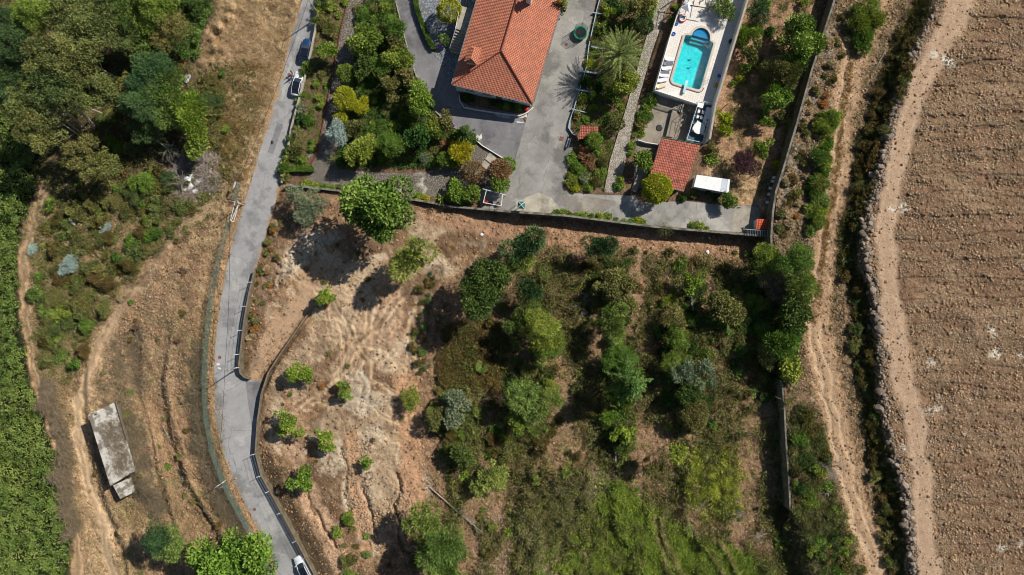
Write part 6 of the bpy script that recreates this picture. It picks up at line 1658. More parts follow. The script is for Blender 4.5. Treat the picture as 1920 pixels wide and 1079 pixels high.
# steps in the bay
for k, (off, zt) in enumerate(((.15, 5.0), (-.18, 4.6), (-.5, 4.2))):
    mb = MB(); c = bc + Vector((ax.y, -ax.x)) * (off * br)
    pts = [M(*(tuple(c - ax * br * .93)), ZT), M(*(tuple(c + ax * br * .93)), ZT)]
    if k == 0: hull = [M(*tuple(bc - ax * br * .93 * math.cos(t) + Vector((ax.y, -ax.x)) * (off * br * .0 + max(br * 1.02 * math.sin(t), br * off))), ZT) for t in [math.pi * i / 12 for i in range(13)]]
    else:
        e = Vector((ax.y, -ax.x)) * (br * .3); hull = [M(*tuple(c - ax * br * .95), ZT), M(*tuple(c - ax * br * .95 + e), ZT), M(*tuple(c + ax * br * .95 + e), ZT), M(*tuple(c + ax * br * .95), ZT)]
    mb.prism([(p.x, p.y) for p in hull], 3.72 + .001 * k, zt).build('pool_step', m_plain("pool_step%d" % k, (110, 196, 206) if k else (60, 130, 190), .5), pool)
# mosaic dolphins on the floor: two curved inlays
for cx, cy in ((1293, 112), (1292, 127)):
    pts = [M(cx - 4 + 8 * t, cy + 4 * math.sin(3 * t) - 6 * t * .6, 3.75) for t in [i / 6 for i in range(7)]]
    MB().tube(pts, [.02, .10, .15, .12, .08, .05, .02], 6).build('mosaic_figure', m_plain("mosaic_blue", (40, 120, 150), .5), pool)
dv = thing('diving_board', 'pale blue diving board over the south end of the pool', 'diving board', M(1283.5, 166, ZT), math.atan2(ax.x, -ax.y) + math.pi / 2 + math.radians(-4))
dv.rotation_euler = (0, 0, math.radians(76))
MB().box((.1, 0, .5), (2.3, .45, .07), 0, .02).build('board', m_plain("board_blue", (180, 220, 232), .4), dv)
MB().box((-.7, 0, .23), (.5, .4, .46)).build('pedestal', MAT['white_paint'], dv)
ld = thing('pool_ladder', 'steel ladder at the east side of the pool near the diving board', 'ladder', M(1322, 152, ZT), math.radians(-16))
for s in (-.25, .25):
    MB().tube([(.5, s, 0), (.45, s, .6), (.1, s, .85), (-.2, s, .5), (-.25, s, -.9)], .04, 6).build('rail', MAT['white_metal'], ld)
for z in (-.3, -.6): MB().box((-.25, 0, z), (.08, .5, .04)).build('rung', MAT['white_metal'], ld)

wall_line('pool_wall_east', 'pale wall along the east side of the pool terrace', [(1421, -70), (1402, 0), (1342, 197), (1331, 262)], .3, .6, lambda x, y: 7.75, MAT['white_wall'], coping=.05, cop_over=.02).__getitem__(0).name = 'terrace_side_wall'
# balustrade on the west and south edges of the terrace
def balustrade(label, pts, z):
    t = thing('balustrade', label, 'balustrade', (0, 0, 0)); W_ = [M(p[0], p[1], z + .9) for p in pts]
    MB().tube(W_, .09, 6).build('rail', MAT['white_paint'], t)
    mb = MB()
    for a, b in zip(W_, W_[1:]):
        L = (b - a).length; n = max(2, int(L / .42))
        for i in range(n):
            p = a.lerp(b, (i + .5) / n); mb.lathe((p.x, p.y, z), [(.07, 0), (.09, .2), (.05, .45), (.09, .62), (.06, .85)], 6)
    mb.build('balusters', MAT['white_paint'], t)
balustrade('white balustrade along the south edge of the pool terrace', [(1228, 170), (1305, 195)], ZT)
balustrade('white balustrade along the west edge of the pool terrace', [(1273, 19), (1255, 74), (1228, 168)], ZT)

# ---------------------------------------------------------------- shed with tiled roof
ZS1, ZS2 = 6.9, 6.1
s1, s2, s3, s4 = M(1240.5, 258.5, ZS1), M(1313.5, 271.5, ZS1), M(1282, 360, ZS2), M(1214, 344, ZS2)
shed = thing('tiled_shed', 'shed with a single-pitch roof of old dark-red tiles between patio and white roof', 'shed', (0, 0, 0))
roofmesh('roof', [[s4, s3, s2, s1]], MAT['tiles_old'], shed, .14)
g1, g2, g3, g4 = [s1.lerp(s3, .05), s2.lerp(s4, .05), s3.lerp(s1, .05), s4.lerp(s2, .05)]
bm = bmesh.new(); lo_ = [bm.verts.new((p.x, p.y, 3.0)) for p in (g1, g2, g3, g4)]; hi_ = [bm.verts.new((p.x, p.y, p.z - .16)) for p in (g1, g2, g3, g4)]
for i in range(4): bm.faces.new((lo_[i], lo_[(i + 1) % 4], hi_[(i + 1) % 4], hi_[i]))
bm.faces.new(lo_); bm.faces.new(hi_[::-1]); bmesh.ops.recalc_face_normals(bm, faces=bm.faces)
me = bpy.data.meshes.new('wall'); bm.to_mesh(me); bm.free(); link('wall', me, MAT['white_wall'], shed)
MB().tube([s4 + Vector((0, 0, -.05)), s3 + Vector((0, 0, -.05))], .08, 6).build('gutter', MAT['green_metal'], shed)
MB().tube([s1 + Vector((0, 0, .05)), s2 + Vector((0, 0, .05))], .07, 6).build('gutter', MAT['green_metal'], shed)
window_on(shed, (g4.x, g4.y), (g3.x, g3.y), .5, 1.2, 1.0, 5.0)
dd = g1.lerp(g4, .4); rzd = math.atan2((g4 - g1).y, (g4 - g1).x)
MB().box((dd.x, dd.y, 4.8), (.95, .1, 2.0), rzd).build('door', MAT['green_metal'], shed)

# white flat roofed shelter
zw = 6.2
w1, w2, w3, w4 = M(1306.5, 328.5, zw), M(1369, 337.5, zw), M(1366, 363, zw), M(1301, 351, zw)
ws = thing('white_shelter', 'white flat-roofed shelter beside the tiled shed', 'shelter', (0, 0, 0))
lerp2 = lambda a, b, c, d, u, v: a.lerp(b, u).lerp(d.lerp(c, u), v)
MB().prism([(p.x, p.y) for p in (w1, lerp2(w1, w2, w3, w4, .76, 0), lerp2(w1, w2, w3, w4, .76, 1), w4)], zw - .12, zw).build('roof_panel', MAT['white_paint'], ws)
MB().prism([(p.x, p.y) for p in (lerp2(w1, w2, w3, w4, .765, 0), lerp2(w1, w2, w3, w4, .93, 0), lerp2(w1, w2, w3, w4, .93, 1), lerp2(w1, w2, w3, w4, .765, 1))], zw - .12, zw - .01).build('roof_panel', m_plain("translucent_panel", (200, 208, 216), .4), ws)
MB().prism([(p.x, p.y) for p in (lerp2(w1, w2, w3, w4, .935, 0), w2, w3, lerp2(w1, w2, w3, w4, .935, 1))], zw - .12, zw).build('roof_panel', MAT['white_paint'], ws)
e_ = [lerp2(w1, w2, w3, w4, u, v) for u, v in ((.03, .06), (.97, .06), (.97, .94), (.03, .94))]
MB().prism([(p.x, p.y) for p in e_], 3.3, zw - .122).build('wall', m_plain("shaded_white_panel", (190, 206, 220), .5), ws)  # white wall under the roof, its bluish shade painted into the colour
for t in (.3, .7): window_on(ws, (e_[3].x, e_[3].y), (e_[2].x, e_[2].y), t, 1.2, .9, 5.0)

# small tiled shelter in the planted strip
zs = 5.9
t1, t2, t3, t4 = M(1089.5, 235.5, zs), M(1123, 239.5, zs), M(1118.5, 259, zs - .7), M(1083, 262.5, zs - .7)
ts = thing('garden_shelter', 'small shelter with a tiled pitched roof beside the concrete driveway', 'shelter', (0, 0, 0))
roofmesh('roof', [[t4, t3, t2, t1]], MAT['tiles_old'], ts, .1)
for p in (t1, t2, t3, t4):
    q = p.lerp((t1 + t3) / 2, .12); MB().box((q.x, q.y, (q.z + 2.9) / 2 - .1), (.14, .14, q.z - 3.1)).build('post', MAT['white_wall'], ts)
# bench beside it
bp0 = M(1050, 275, up=0)
bt = thing('garden_bench', 'slatted bench in the shadow beside the small tiled shelter', 'bench', M(1065, 270, up=0), math.radians(72))
MB().box((0, 0, .42), (1.8, .45, .06), bev=.01).build('seat', MAT['grey_metal'], bt)
MB().box((0, -.24, .7), (1.8, .05, .45), bev=.01).build('backrest', MAT['grey_metal'], bt)
for sx in (-.75, .75): MB().box((sx, 0, .2), (.06, .4, .4)).build('leg', MAT['dark_metal'], bt)

# south-east corner: small tiled hut, pergola, white boxes
zq = 6.0
u1, u2, u3, u4 = M(1419, 411.5, zq), M(1442.5, 412.5, zq), M(1442, 431, zq - .5), M(1417.5, 430, zq - .5)
hut = thing('barbecue_hut', 'tiny bright-tiled hut in the south-east corner of the garden', 'hut', (0, 0, 0))
roofmesh('roof', [[u4, u3, u2, u1]], m_tiles("new_roof_tiles", (226, 104, 68), (204, 84, 54), tu=.45, tv=.4, dirt=(190, 90, 60)), hut, .1)
ee = [p.lerp((u1 + u3) / 2, .12) for p in (u1, u2, u3, u4)]
MB().prism([(p.x, p.y) for p in ee], 3.4, zq - .62).build('wall', MAT['white_wall'], hut)
pg = thing('pergola', 'row of dark slats beside the tiny tiled hut at the wall corner', 'pergola', (0, 0, 0))
mb = MB()
for i in range(9):
    x = 1402 + i * 4.6; a = M(x, 432.5, 5.6); b = M(x + .3, 443, 5.6); mb.tube([a, b], .07, 4)
mb.build('slats', MAT['grey_metal'], pg)
MB().tube([M(1393, 430.5, 5.5), M(1442, 434, 5.5)], .09, 6).build('beam', MAT['grey_metal'], pg)
for x in (1397, 1420, 1440): MB().tube([M(x, 432, 3.6), M(x, 432, 5.5)], .06, 6).build('post', MAT['dark_metal'], pg)
for i, (x, y, mt, lab) in enumerate(((1452, 333.5, 'white_paint', 'topmost of the white boxes standing along the east wall'), (1449.5, 340.5, 'white_paint', 'second white box from the top along the east wall'), (1445, 353.5, 'white_paint', 'small white box in the middle of the row along the east wall'),
                                     (1443, 365, 'white_paint', 'widest white box of the row along the east wall'), (1439.5, 380, 'white_paint', 'white box with a blue body, lowest of the row along the east wall'))):
    t = thing('hive_box', lab, 'box', M(x, y, 4.9) * 1 - Vector((0, 0, 1.1)), math.radians(-12), 'white boxes along the east wall')
    MB().box((0, 0, .45), (.42, .42, .8), bev=.02).build('body', MAT['blue'] if i == 4 else MAT['grey_cloth'], t)
    MB().box((0, 0, .92), (.56, .5, .12), bev=.02).build('lid', MAT['white_paint'], t)

# raised deck with glass roof and the white furniture
ZD = 5.3
k1, k2, k3, k4 = M(1308, 192, ZD), M(1337, 199, ZD), M(1314, 270.5, ZD), M(1285.5, 264, ZD)
dk = thing('raised_deck', 'blue-green deck with a thin white frame between pool terrace and tiled shed', 'deck', (0, 0, 0))
MB().prism([(p.x, p.y) for p in (k1, k2, k3, k4)], ZD - .2, ZD).build('floor', m_plain("deck_teal", (70, 104, 112), .6, (54, 86, 96), .8), dk)
mb = MB()
KK = [k1, k2, k3, k4]
for i in range(4):
    a = KK[i] + Vector((0, 0, 1.0)); b = KK[(i + 1) % 4] + Vector((0, 0, 1.0)); mb.tube([a, b], .05, 5)
    n = max(2, int((b - a).length / 1.2))
    for j in range(n): p = a.lerp(b, j / n); mb.tube([p, p - Vector((0, 0, 1.0))], .03, 5)
mb.build('railing', MAT['white_metal'], dk)
for p in KK:
    q = p.lerp((k1 + k3) / 2, .06); MB().box((q.x, q.y, 4.1), (.2, .2, 2.0)).build('post', MAT['dark_metal'], dk)
for t in (.35, .55, .75): MB().tube([k1.lerp(k4, t) + Vector((0, 0, .04)), k2.lerp(k3, t) + Vector((0, 0, .04))], .04, 4).build('floor_bar', MAT['white_metal'], dk)
def chair(x, y, rz, label):
    t = thing('garden_chair', label, 'chair', M(x, y, ZD), rz, 'white chairs on the raised deck')
    MB().box((0, 0, .44), (.48, .46, .05), bev=.015).build('seat', MAT['white_paint'], t)
    MB().box((0, .24, .72), (.46, .05, .5), bev=.015, rx=-.15).build('backrest', MAT['white_paint'], t)
    for sx in (-.2, .2):
        for sy in (-.19, .19): MB().tube([(sx, sy, 0), (sx * .9, sy * .9, .43)], .02, 5).build('leg', MAT['white_paint'], t)
    for sx in (-.25, .25): MB().box((sx, .02, .64), (.04, .42, .03)).build('armrest', MAT['white_paint'], t)
tb = thing('garden_table', 'round white table at the south end of the raised deck', 'table', M(1308.5, 243, ZD))
MB().lathe((0, 0, 0), [(1.0, .70), (1.05, .72), (1.05, .75), (0, .75)], 24).build('tabletop', MAT['white_paint'], tb)
MB().lathe((0, 0, 0), [(.35, 0), (.1, .1), (.07, .7)], 10).build('pedestal', MAT['white_paint'], tb)
tb = thing('garden_table', 'long rectangular white table in the middle of the raised deck', 'table', M(1325, 219, ZD), math.radians(74))
MB().box((0, 0, .73), (2.8, 1.15, .05), bev=.015).build('tabletop', MAT['white_paint'], tb)
for sx in (-1.2, 1.2):
    for sy in (-.45, .45): MB().box((sx, sy, .36), (.07, .07, .7)).build('leg', MAT['white_paint'], tb)
MB().box((0, 0, 0), (.3, .25, .14), bev=.03).build('red_box', MAT['red']).location = M(1326.5, 226, ZD + .84)
tag(bpy.data.objects['red_box'], 'small red box on the long white table of the raised deck', 'box')
tb = thing('garden_table', 'square white table nearest the pool terrace on the raised deck', 'table', M(1312, 199, ZD), math.radians(-16))
MB().box((0, 0, .73), (1.0, 1.1, .05), bev=.015).build('tabletop', MAT['white_paint'], tb)
for sx in (-.4, .4):
    for sy in (-.45, .45): MB().box((sx, sy, .36), (.07, .07, .7)).build('leg', MAT['white_paint'], tb)
for x, y, r, lab in ((1309, 211, 1.3, 'white chair upper left of the long white table'), (1317, 213, 1.3, 'white chair touching the top end of the long white table'), (1307, 221, 1.4, 'white chair left of the middle of the long white table'), (1314, 223, 1.3, 'white chair against the west side of the long white table'),
                     (1307, 232, 1.2, 'white chair between the two tables on the west side of the deck'), (1318, 233, -1.8, 'white chair at the bottom end of the long white table'), (1322, 236, -1.8, 'white chair near the east rail below the long white table'), (1299, 244, 1.6, 'white chair at the west side of the round white table'), (1316, 252, -2.6, 'white chair below the round white table')):
    chair(x, y, r, lab)

# sun loungers
LOUNGE = [(1254.5, 113, 'white_cloth', -6, 'white sun lounger at the top of the row beside the pool'), (1252, 121, 'grey_cloth', 8, 'grey sun lounger second from the top beside the pool'), (1249, 130, 'white_cloth', 8, 'white sun lounger third from the top beside the pool'),
          (1245, 137.5, 'grey_cloth', -2, 'dark sun lounger in the middle of the row beside the pool'), (1244, 143, 'white_cloth', -2, 'white sun lounger right below the dark one beside the pool'), (1241.5, 152, 'white_cloth', 12, 'white sun lounger second from the bottom beside the pool'), (1238.5, 163, 'cream', 16, 'cream sun lounger at the bottom of the row beside the pool')]
for x, y, mt, a, lab in LOUNGE:
    t = thing('sun_lounger', lab, 'sun lounger', M(x, y, ZT), math.radians(a), 'sun loungers beside the pool')
    MB().box((.25, 0, .32), (1.25, .62, .09), bev=.03).build('mattress', MAT[mt], t)
    MB().box((-.68, 0, .55), (.72, .62, .09), bev=.03, ry=.62).build('backrest', MAT[mt], t)
    MB().box((0, .33, .25), (1.8, .05, .07)).box((0, -.33, .25), (1.8, .05, .07)).build('frame', MAT['white_paint'], t)
    for sx in (-.7, .75):
        for sy in (-.3, .3): MB().box((sx, sy, .11), (.05, .05, .22)).build('leg', MAT['white_paint'], t)

def one(name, mb, mat, label, cat, loc, rz=0, group=None):
    o = mb.build(name, mat); o.location = loc; o.rotation_euler = (0, 0, rz); return tag(o, label, cat, group)
rg = thing('paddling_ring', 'red and white inflatable paddling ring at the top left of the pool terrace', 'inflatable', M(1279, 35.5, ZT + .12))
MB().torus((0, 0, .1), .62, .14).build('ring', MAT['red'], rg); MB().torus((0, 0, .2), .52, .1).build('inner_ring', MAT['white_paint'], rg); MB().lathe((0, 0, 0), [(.5, .02), (0, .03)], 16).build('floor', m_plain("pool_vinyl", (190, 210, 226), .4), rg)
one('swim_ring', MB().torus((0, 0, .1), .26, .11), MAT['blue'], 'blue swim ring on the terrace edge', 'swim ring', M(1263, 64.5, ZT))
one('pool_toy', MB().torus((0, 0, .1), .22, .09).box((.3, .25, .08), (.4, .2, .12), .4, .03), MAT['blue'], 'blue inflatable toy between the paddling ring and the swim ring', 'toy', M(1268.5, 46, ZT))
pr = thing('closed_parasol', 'white parasol in the top left corner of the pool terrace', 'parasol', M(1283, 20, ZT), .3)
MB().tube([(0, 0, 0), (0, 0, 2.5)], .03, 6).build('pole', MAT['white_metal'], pr); MB().lathe((0, 0, 0), [(1.15, 1.9), (.6, 2.2), (0, 2.5)], 4).build('canopy', MAT['white_cloth'], pr)
one('bucket', MB().lathe((0, 0, 0), [(.22, 0), (.3, .45), (.26, .45), (.2, .08), (0, .06)], 14), MAT['yellow'], 'yellow tub beside the pale path below the terrace', 'tub', M(1215.5, 156, up=.05))
one('bucket', MB().lathe((0, 0, 0), [(.3, 0), (.36, .3), (.2, .32), (0, .28)], 14), MAT['yellow'], 'yellow float in the shadow of the east terrace wall', 'float', M(1343, 161, ZT))
one('storage_crate', MB().box((0, 0, .2), (.7, .45, .4), bev=.05), MAT['blue'], 'blue crate in the shadow of the east terrace wall', 'crate', M(1348.5, 144, ZT), -.3)
one('flower_tub', MB().lathe((0, 0, 0), [(.3, 0), (.42, .5), (.34, .5), (.3, .1), (0, .1)], 16), MAT['teal_cloth'], 'dark teal tub against the terrace wall below the feathery tree', 'tub', M(1369, 80, ZT))
one('round_cover', MB().lathe((0, 0, 0), [(.62, 0), (.62, .06), (.5, .10), (0, .10)], 20), MAT['black'], 'dark round cover on the patio below the pool', 'cover', M(1236, 241, up=.03))
one('stone_table', MB().lathe((0, 0, 0), [(.2, 0), (.15, .6), (.55, .68), (.55, .75), (0, .75)], 18), MAT['coping'], 'round stone table at the top of the patio', 'table', M(1264, 208, up=.02))
# patio walls, steps
wall_line('patio_wall', 'white diagonal wall across the lower patio', [(1196, 263), (1212, 268), (1238, 272)], .15, .3, .9, MAT['white_wall'])
for cx, lab in ((1272, 'left flight of pale steps between patio and pool terrace'), (1296, 'right flight of pale steps between patio and pool terrace')):
    t = thing('patio_steps', lab, 'steps', (0, 0, 0)); mb = MB()
    for i in range(5):
        a = M(cx - 6 + i * 3.4, 202 + i * .4 , 4.0 + .2 * i); mb.box((a.x, a.y, 3.6 + .1 * i), (.22, 1.4, .7 + .24 * i), math.radians(-16))
    mb.build('step', MAT['coping'], t)
wpts = [(1260, 210), (1274, 212), (1262, 258), (1249, 256)]
zw_ = zb(1260, 230)
WPl = [M(*p, zw_ + .7) for p in wpts]
tag(MB().prism([(p.x, p.y) for p in WPl], zw_ - .2, zw_ + .7).build('patio_walkway', MAT['patio']), kind='structure')
fr2 = thing('metal_trellis', 'thin dark metal frame standing on the patio beside the raised deck', 'frame', (0, 0, 0))
for a, b in (((1279, 214), (1270, 258)), ((1279, 214), (1287, 217)), ((1287, 217), (1283, 232))):
    MB().tube([M(*a, 5.9), M(*b, 5.9)], .04, 5).build('bar', MAT['dark_metal'], fr2)
for p in ((1279, 214), (1270, 258), (1287, 217)): MB().tube([M(*p, 3.7), M(*p, 5.9)], .04, 5).build('post', MAT['dark_metal'], fr2)
one('concrete_block', MB().box((0, 0, .25), (1.0, 3.0, .5), bev=.03), MAT['patio'], 'pale concrete slab between the pale path and the ball tree', 'slab', M(1193, 346, up=0), -.35)

# ---------------------------------------------------------------- gate canopy, pots and frame at the south wall
gc = thing('gate_canopy', 'small square teal canopy with white ribs on the south wall by the driveway end', 'canopy', M(977, 388, 3.4), math.radians(-6))
for sx in (-.5, .5):
    for sy in (-.5, .5): MB().box((sx, sy, 1.0), (.08, .08, 2.0)).build('post', MAT['green_metal'], gc)
MB().prism([(-.65, -.65), (.65, -.65), (.65, .65), (-.65, .65)], 1.98, 2.05).poly([(-.65, -.65, 2.06), (.65, -.65, 2.06), (0, 0, 2.45)]).poly([(.65, -.65, 2.06), (.65, .65, 2.06), (0, 0, 2.45)]).poly([(.65, .65, 2.06), (-.65, .65, 2.06), (0, 0, 2.45)]).poly([(-.65, .65, 2.06), (-.65, -.65, 2.06), (0, 0, 2.45)]).build('canopy', MAT['teal_cloth'], gc)
mb = MB()
for a, b in ((-1, -1), (1, -1), (1, 1), (-1, 1)): mb.tube([(a * .66, b * .66, 2.08), (0, 0, 2.49)], .045, 5)
mb.build('ribs', MAT['white_paint'], gc)
pf = thing('pipe_trellis', 'white pipe frame over the yard corner beside the south wall', 'trellis', (0, 0, 0))
for a, b in (((912, 357), (906, 381)), ((905, 355), (949, 367)), ((942, 366), (940, 386)), ((906, 381), (940, 387))):
    MB().tube([M(*a, 5.2), M(*b, 5.2)], .06, 6).build('bar', MAT['white_paint'], pf)
for p in ((912, 357), (906, 381), (949, 367), (940, 386)): MB().tube([M(*p, 2.4), M(*p, 5.2)], .05, 6).build('post', MAT['white_paint'], pf)
ur = thing('terracotta_urn', 'tall orange terracotta urn on the south wall under the white frame', 'urn', M(911, 380, up=.1))
MB().lathe((0, 0, 0), [(.25, 0), (.45, .5), (.42, .9), (.2, 1.1), (.3, 1.25), (.22, 1.25), (0, 1.1)], 16).build('body', MAT['clay'], ur)
MB().torus((0, 0, 1.25), .26, .05, 16).build('rim', MAT['clay'], ur)
for x, y, lab in ((921, 382, 'black planter box right of the orange urn'), (934, 384, 'black round pot at the foot of the white frame')):
    t = thing('plant_pot', lab, 'pot', M(x, y, up=.05))
    if x < 930: MB().box((0, 0, .25), (.8, .5, .5), bev=.04).build('pot', MAT['black'], t)
    else: MB().lathe((0, 0, 0), [(.25, 0), (.36, .5), (.3, .5), (.28, .1), (0, .1)], 14).build('pot', MAT['black'], t)
    MB().box((0, 0, .48), (.5, .35, .03)).build('soil', MAT['wood'], t)
one('flower_pot', MB().lathe((0, 0, 0), [(.2, 0), (.3, .35), (.4, .5), (.2, .62), (0, .65)], 12), MAT['red'], 'red flower pot under the right corner of the house eave', 'flower pot', M(987, 206, up=0))
# stone slabs on the cobbled slope
for (x, y, w, h, lab) in ((921, 298, 1.7, 1.6, 'upper pale stone slab of the cobbled slope'), (909, 313, 1.5, 1.8, 'middle pale stone slab of the cobbled slope'), (899, 327, 1.4, 1.6, 'lower pale stone slab of the cobbled slope')):
    one('stone_slab', MB().box((0, 0, .06), (w, h, .16), bev=.03), MAT['coping'], lab, 'slab', M(x, y, up=.02), math.radians(-38), 'stone slabs on the cobbled slope')
# paint spill and patches on the driveways, manholes: flat sheets
flat_white = m_plain("spilt_paint", (226, 222, 214), .8, (190, 186, 178), 1.5)
sheet('paint_patch', [(884, 256), (893, 252), (899, 256), (903, 251), (904, 260), (898, 264), (891, 262)], flat_white, .014, step=4)
sheet('paint_patch', [(972, 217), (982, 215), (988, 215), (988, 221), (976, 222), (968, 223)], flat_white, .014, step=4)
sheet('paint_patch', [(968, 228), (982, 230), (984, 232), (970, 231)], flat_white, .014, step=4)
sheet('paint_patch', [(926, 213), (940, 212), (960, 220), (968, 222), (945, 223), (930, 218)], m_plain("wet_patch", (176, 182, 186), .6, (140, 146, 150), 2), .014, step=4)
sheet('road_marking', [(406, 682), (412, 682), (412, 686), (406, 686)], flat_white, .02, step=3)
sheet('road_marking', [(409, 689), (415, 691), (414, 694), (411, 693), (409, 692)], flat_white, .02, step=3)
def manhole(x, y, r, lab, mt='rusty'):
    one('manhole_cover', MB().lathe((0, 0, 0), [(r, 0), (r, .02), (r * .85, .022), (r * .82, .012), (0, .014)], 20), MAT[mt], lab, 'manhole cover', M(x, y, zb(x, y) + .018))
MAT['rusty'] = m_plain("rusty_iron", (136, 92, 76), .8, (110, 80, 68), 5)
manhole(542, 141, .32, 'manhole cover in the road beside the upper white car'); manhole(412, 671, .34, 'rust-red manhole cover in the road near the plot entrance'); manhole(477, 956, .32, 'rust-red manhole cover at the lower left edge of the road')
manhole(1062, 84, .01 + .25, 'pale round cover in the concrete driveway below the trampoline'); one('drain_grate', MB().box((0, 0, .01), (.75, .75, .03)), MAT['rusty'], 'square drain grate in the driveway left of the bench', 'grate', M(1053, 261, zb(1053, 261) + .02), -.25)

# soil and grit washed over the edges of the road, and old repairs
MAT['grit'] = m_plain("washed_grit", (178, 150, 118), .95, (146, 122, 94), 2.5, bump=.02)
def spill(side, y0, y1, wmin, wmax, seed, mat=None, inset=0.0):
    rng = random.Random(seed); line = ROAD_L if side < 0 else ROAD_R; a, b = [], []; y = y0
    while y <= y1:
        x = pl(line, 1, y) + side * 1.0; w = wmin + (wmax - wmin) * rng.random() ** 2; a.append((x - side * inset, y)); b.append((x - side * (inset + max(w, .6)), y + rng.uniform(-1, 1))); y += rng.uniform(3, 8)
    sheet('road_grit', a + b[::-1], mat or MAT['grit'], .024, step=6)
for sd_, y0, y1, w0, w1, s_ in ((-1, -40, 120, 1, 7, 1), (-1, 120, 250, 1, 9, 2), (-1, 250, 355, .5, 5, 3), (-1, 360, 470, .5, 4, 4), (-1, 475, 640, .5, 3.5, 5), (-1, 645, 800, .5, 3, 6), (-1, 805, 980, .5, 4, 7), (-1, 985, 1090, .5, 5, 8), (1, 350, 505, 1, 6, 9)):
    spill(sd_, y0, y1, w0, w1, s_)
MAT['patch'] = m_asphalt("repair_asphalt", (134, 133, 132), (122, 121, 120), crack=False)
MAT['patch2'] = m_asphalt("pale_repair", (172, 170, 164), (160, 158, 154), crack=False)
for P_, mt_ in (([(520, 230), (531, 234), (512, 290), (502, 286)], 'patch'), ([(440, 520), (452, 522), (446, 548), (433, 545)], 'patch2'), ([(486, 945), (500, 940), (524, 990), (508, 996)], 'patch2'),
                ([(556, 70), (562, 70), (530, 190), (524, 190)], 'patch2'), ([(461, 716), (489, 718), (483, 790), (479, 850), (472, 800), (464, 750)], 'patch')):
    sheet('road_patch', P_, MAT[mt_], .018, step=6)
sheet('driveway_patch', [(985, 372), (1010, 362), (1034, 372), (1050, 392), (1048, 402), (1000, 398), (964, 396), (968, 380)], m_asphalt("worn_concrete", (188, 180, 162), (160, 152, 134), crack=False), .012, step=8)
sheet('driveway_patch', [(1052, 368), (1080, 369), (1120, 372), (1160, 380), (1130, 400), (1092, 402), (1062, 400)], m_asphalt("rough_concrete", (150, 142, 130), (126, 120, 110)), .012, step=8)
sheet('driveway_patch', [(1376, 390), (1422, 386), (1426, 426), (1436, 440), (1372, 434)], m_asphalt("yard_concrete", (172, 164, 148), (146, 138, 124)), .012, step=8)

# ---------------------------------------------------------------- trampoline
tr = thing('trampoline', 'round trampoline with green padding and a black safety net on the concrete driveway', 'trampoline', M(1087.5, 65, up=.02))
MB().torus((0, 0, .75), 1.12, .17, 28, 6, .35).build('padding', m_plain("green_pad", (24, 150, 110), .5, (20, 130, 96), 4), tr)
MB().lathe((0, 0, 0), [(1.0, .70), (1.0, .72), (0, .70)], 28).build('mat', MAT['black'], tr)
mb = MB()
for i in range(6):
    a = i * math.pi / 3 + .3; x, y = 1.25 * math.cos(a), 1.25 * math.sin(a); mb.tube([(x, y, .0), (x, y, 2.6)], .035, 6)
mb.build('poles', MAT['dark_metal'], tr)
m_, nt_, b_n = new_mat("safety_net"); out = nt_.nodes["Material Output"]; tp = nt_.nodes.new("ShaderNodeBsdfTransparent"); mx_ = nt_.nodes.new("ShaderNodeMixShader"); mx_.inputs[0].default_value = .32
b_n.inputs["Base Color"].default_value = (.01, .01, .012, 1); nt_.links.new(tp.outputs[0], mx_.inputs[1]); nt_.links.new(b_n.outputs[0], mx_.inputs[2]); nt_.links.new(mx_.outputs[0], out.inputs[0]); MAT['net'] = m_
bm = bmesh.new(); lo_ = []; hi_ = []
for i in range(6):
    a = i * math.pi / 3 + .3; lo_.append(bm.verts.new((1.24 * math.cos(a), 1.24 * math.sin(a), .8))); hi_.append(bm.verts.new((1.24 * math.cos(a), 1.24 * math.sin(a), 2.55)))
for i in range(6): bm.faces.new((lo_[i], lo_[(i + 1) % 6], hi_[(i + 1) % 6], hi_[i]))
me = bpy.data.meshes.new('net'); bm.to_mesh(me); bm.free(); link('net', me, MAT['net'], tr)
for i in range(3):
    a = i * 2.094; MB().tube([(1.1 * math.cos(a - .3), 1.1 * math.sin(a - .3), .7), (1.1 * math.cos(a - .3), 1.1 * math.sin(a - .3), .03), (1.1 * math.cos(a + .3), 1.1 * math.sin(a + .3), .03), (1.1 * math.cos(a + .3), 1.1 * math.sin(a + .3), .7)], .03, 6).build('leg', MAT['grey_metal'], tr)

# ---------------------------------------------------------------- cars
def car_body_mesh(L, Wd, name):
    """lower body with rounded plan and tapered ends; x forward"""
    xs = [-.5, -.485, -.44, -.36, -.2, 0, .2, .34, .43, .475, .5]
    hw = [.34, .42, .465, .492, .5, .5, .5, .49, .46, .41, .31]
    top = [.78, .88, .93, .95, .95, .94, .93, .86, .78, .70, .58]
    bm = bmesh.new(); rings = []
    for x, w, t in zip(xs, hw, top):
        w *= Wd; X = x * L
        rings.append([bm.verts.new(p) for p in ((X, -w * .9, .22), (X, -w, .42), (X, -w * .98, t * .8), (X, -w * .86, t), (X, 0, t + .05), (X, w * .86, t), (X, w * .98, t * .8), (X, w, .42), (X, w * .9, .22))])
    for a, b in zip(rings, rings[1:]):
        for k in range(8): bm.faces.new((a[k], a[k + 1], b[k + 1], b[k]))
        bm.faces.new((a[8], a[0], b[0], b[8]))
    bm.faces.new(rings[0][::-1]); bm.faces.new(rings[-1]); bmesh.ops.recalc_face_normals(bm, faces=bm.faces)
    me = bpy.data.meshes.new(name); bm.to_mesh(me); bm.free()
    for p in me.polygons: p.use_smooth = True
    return me
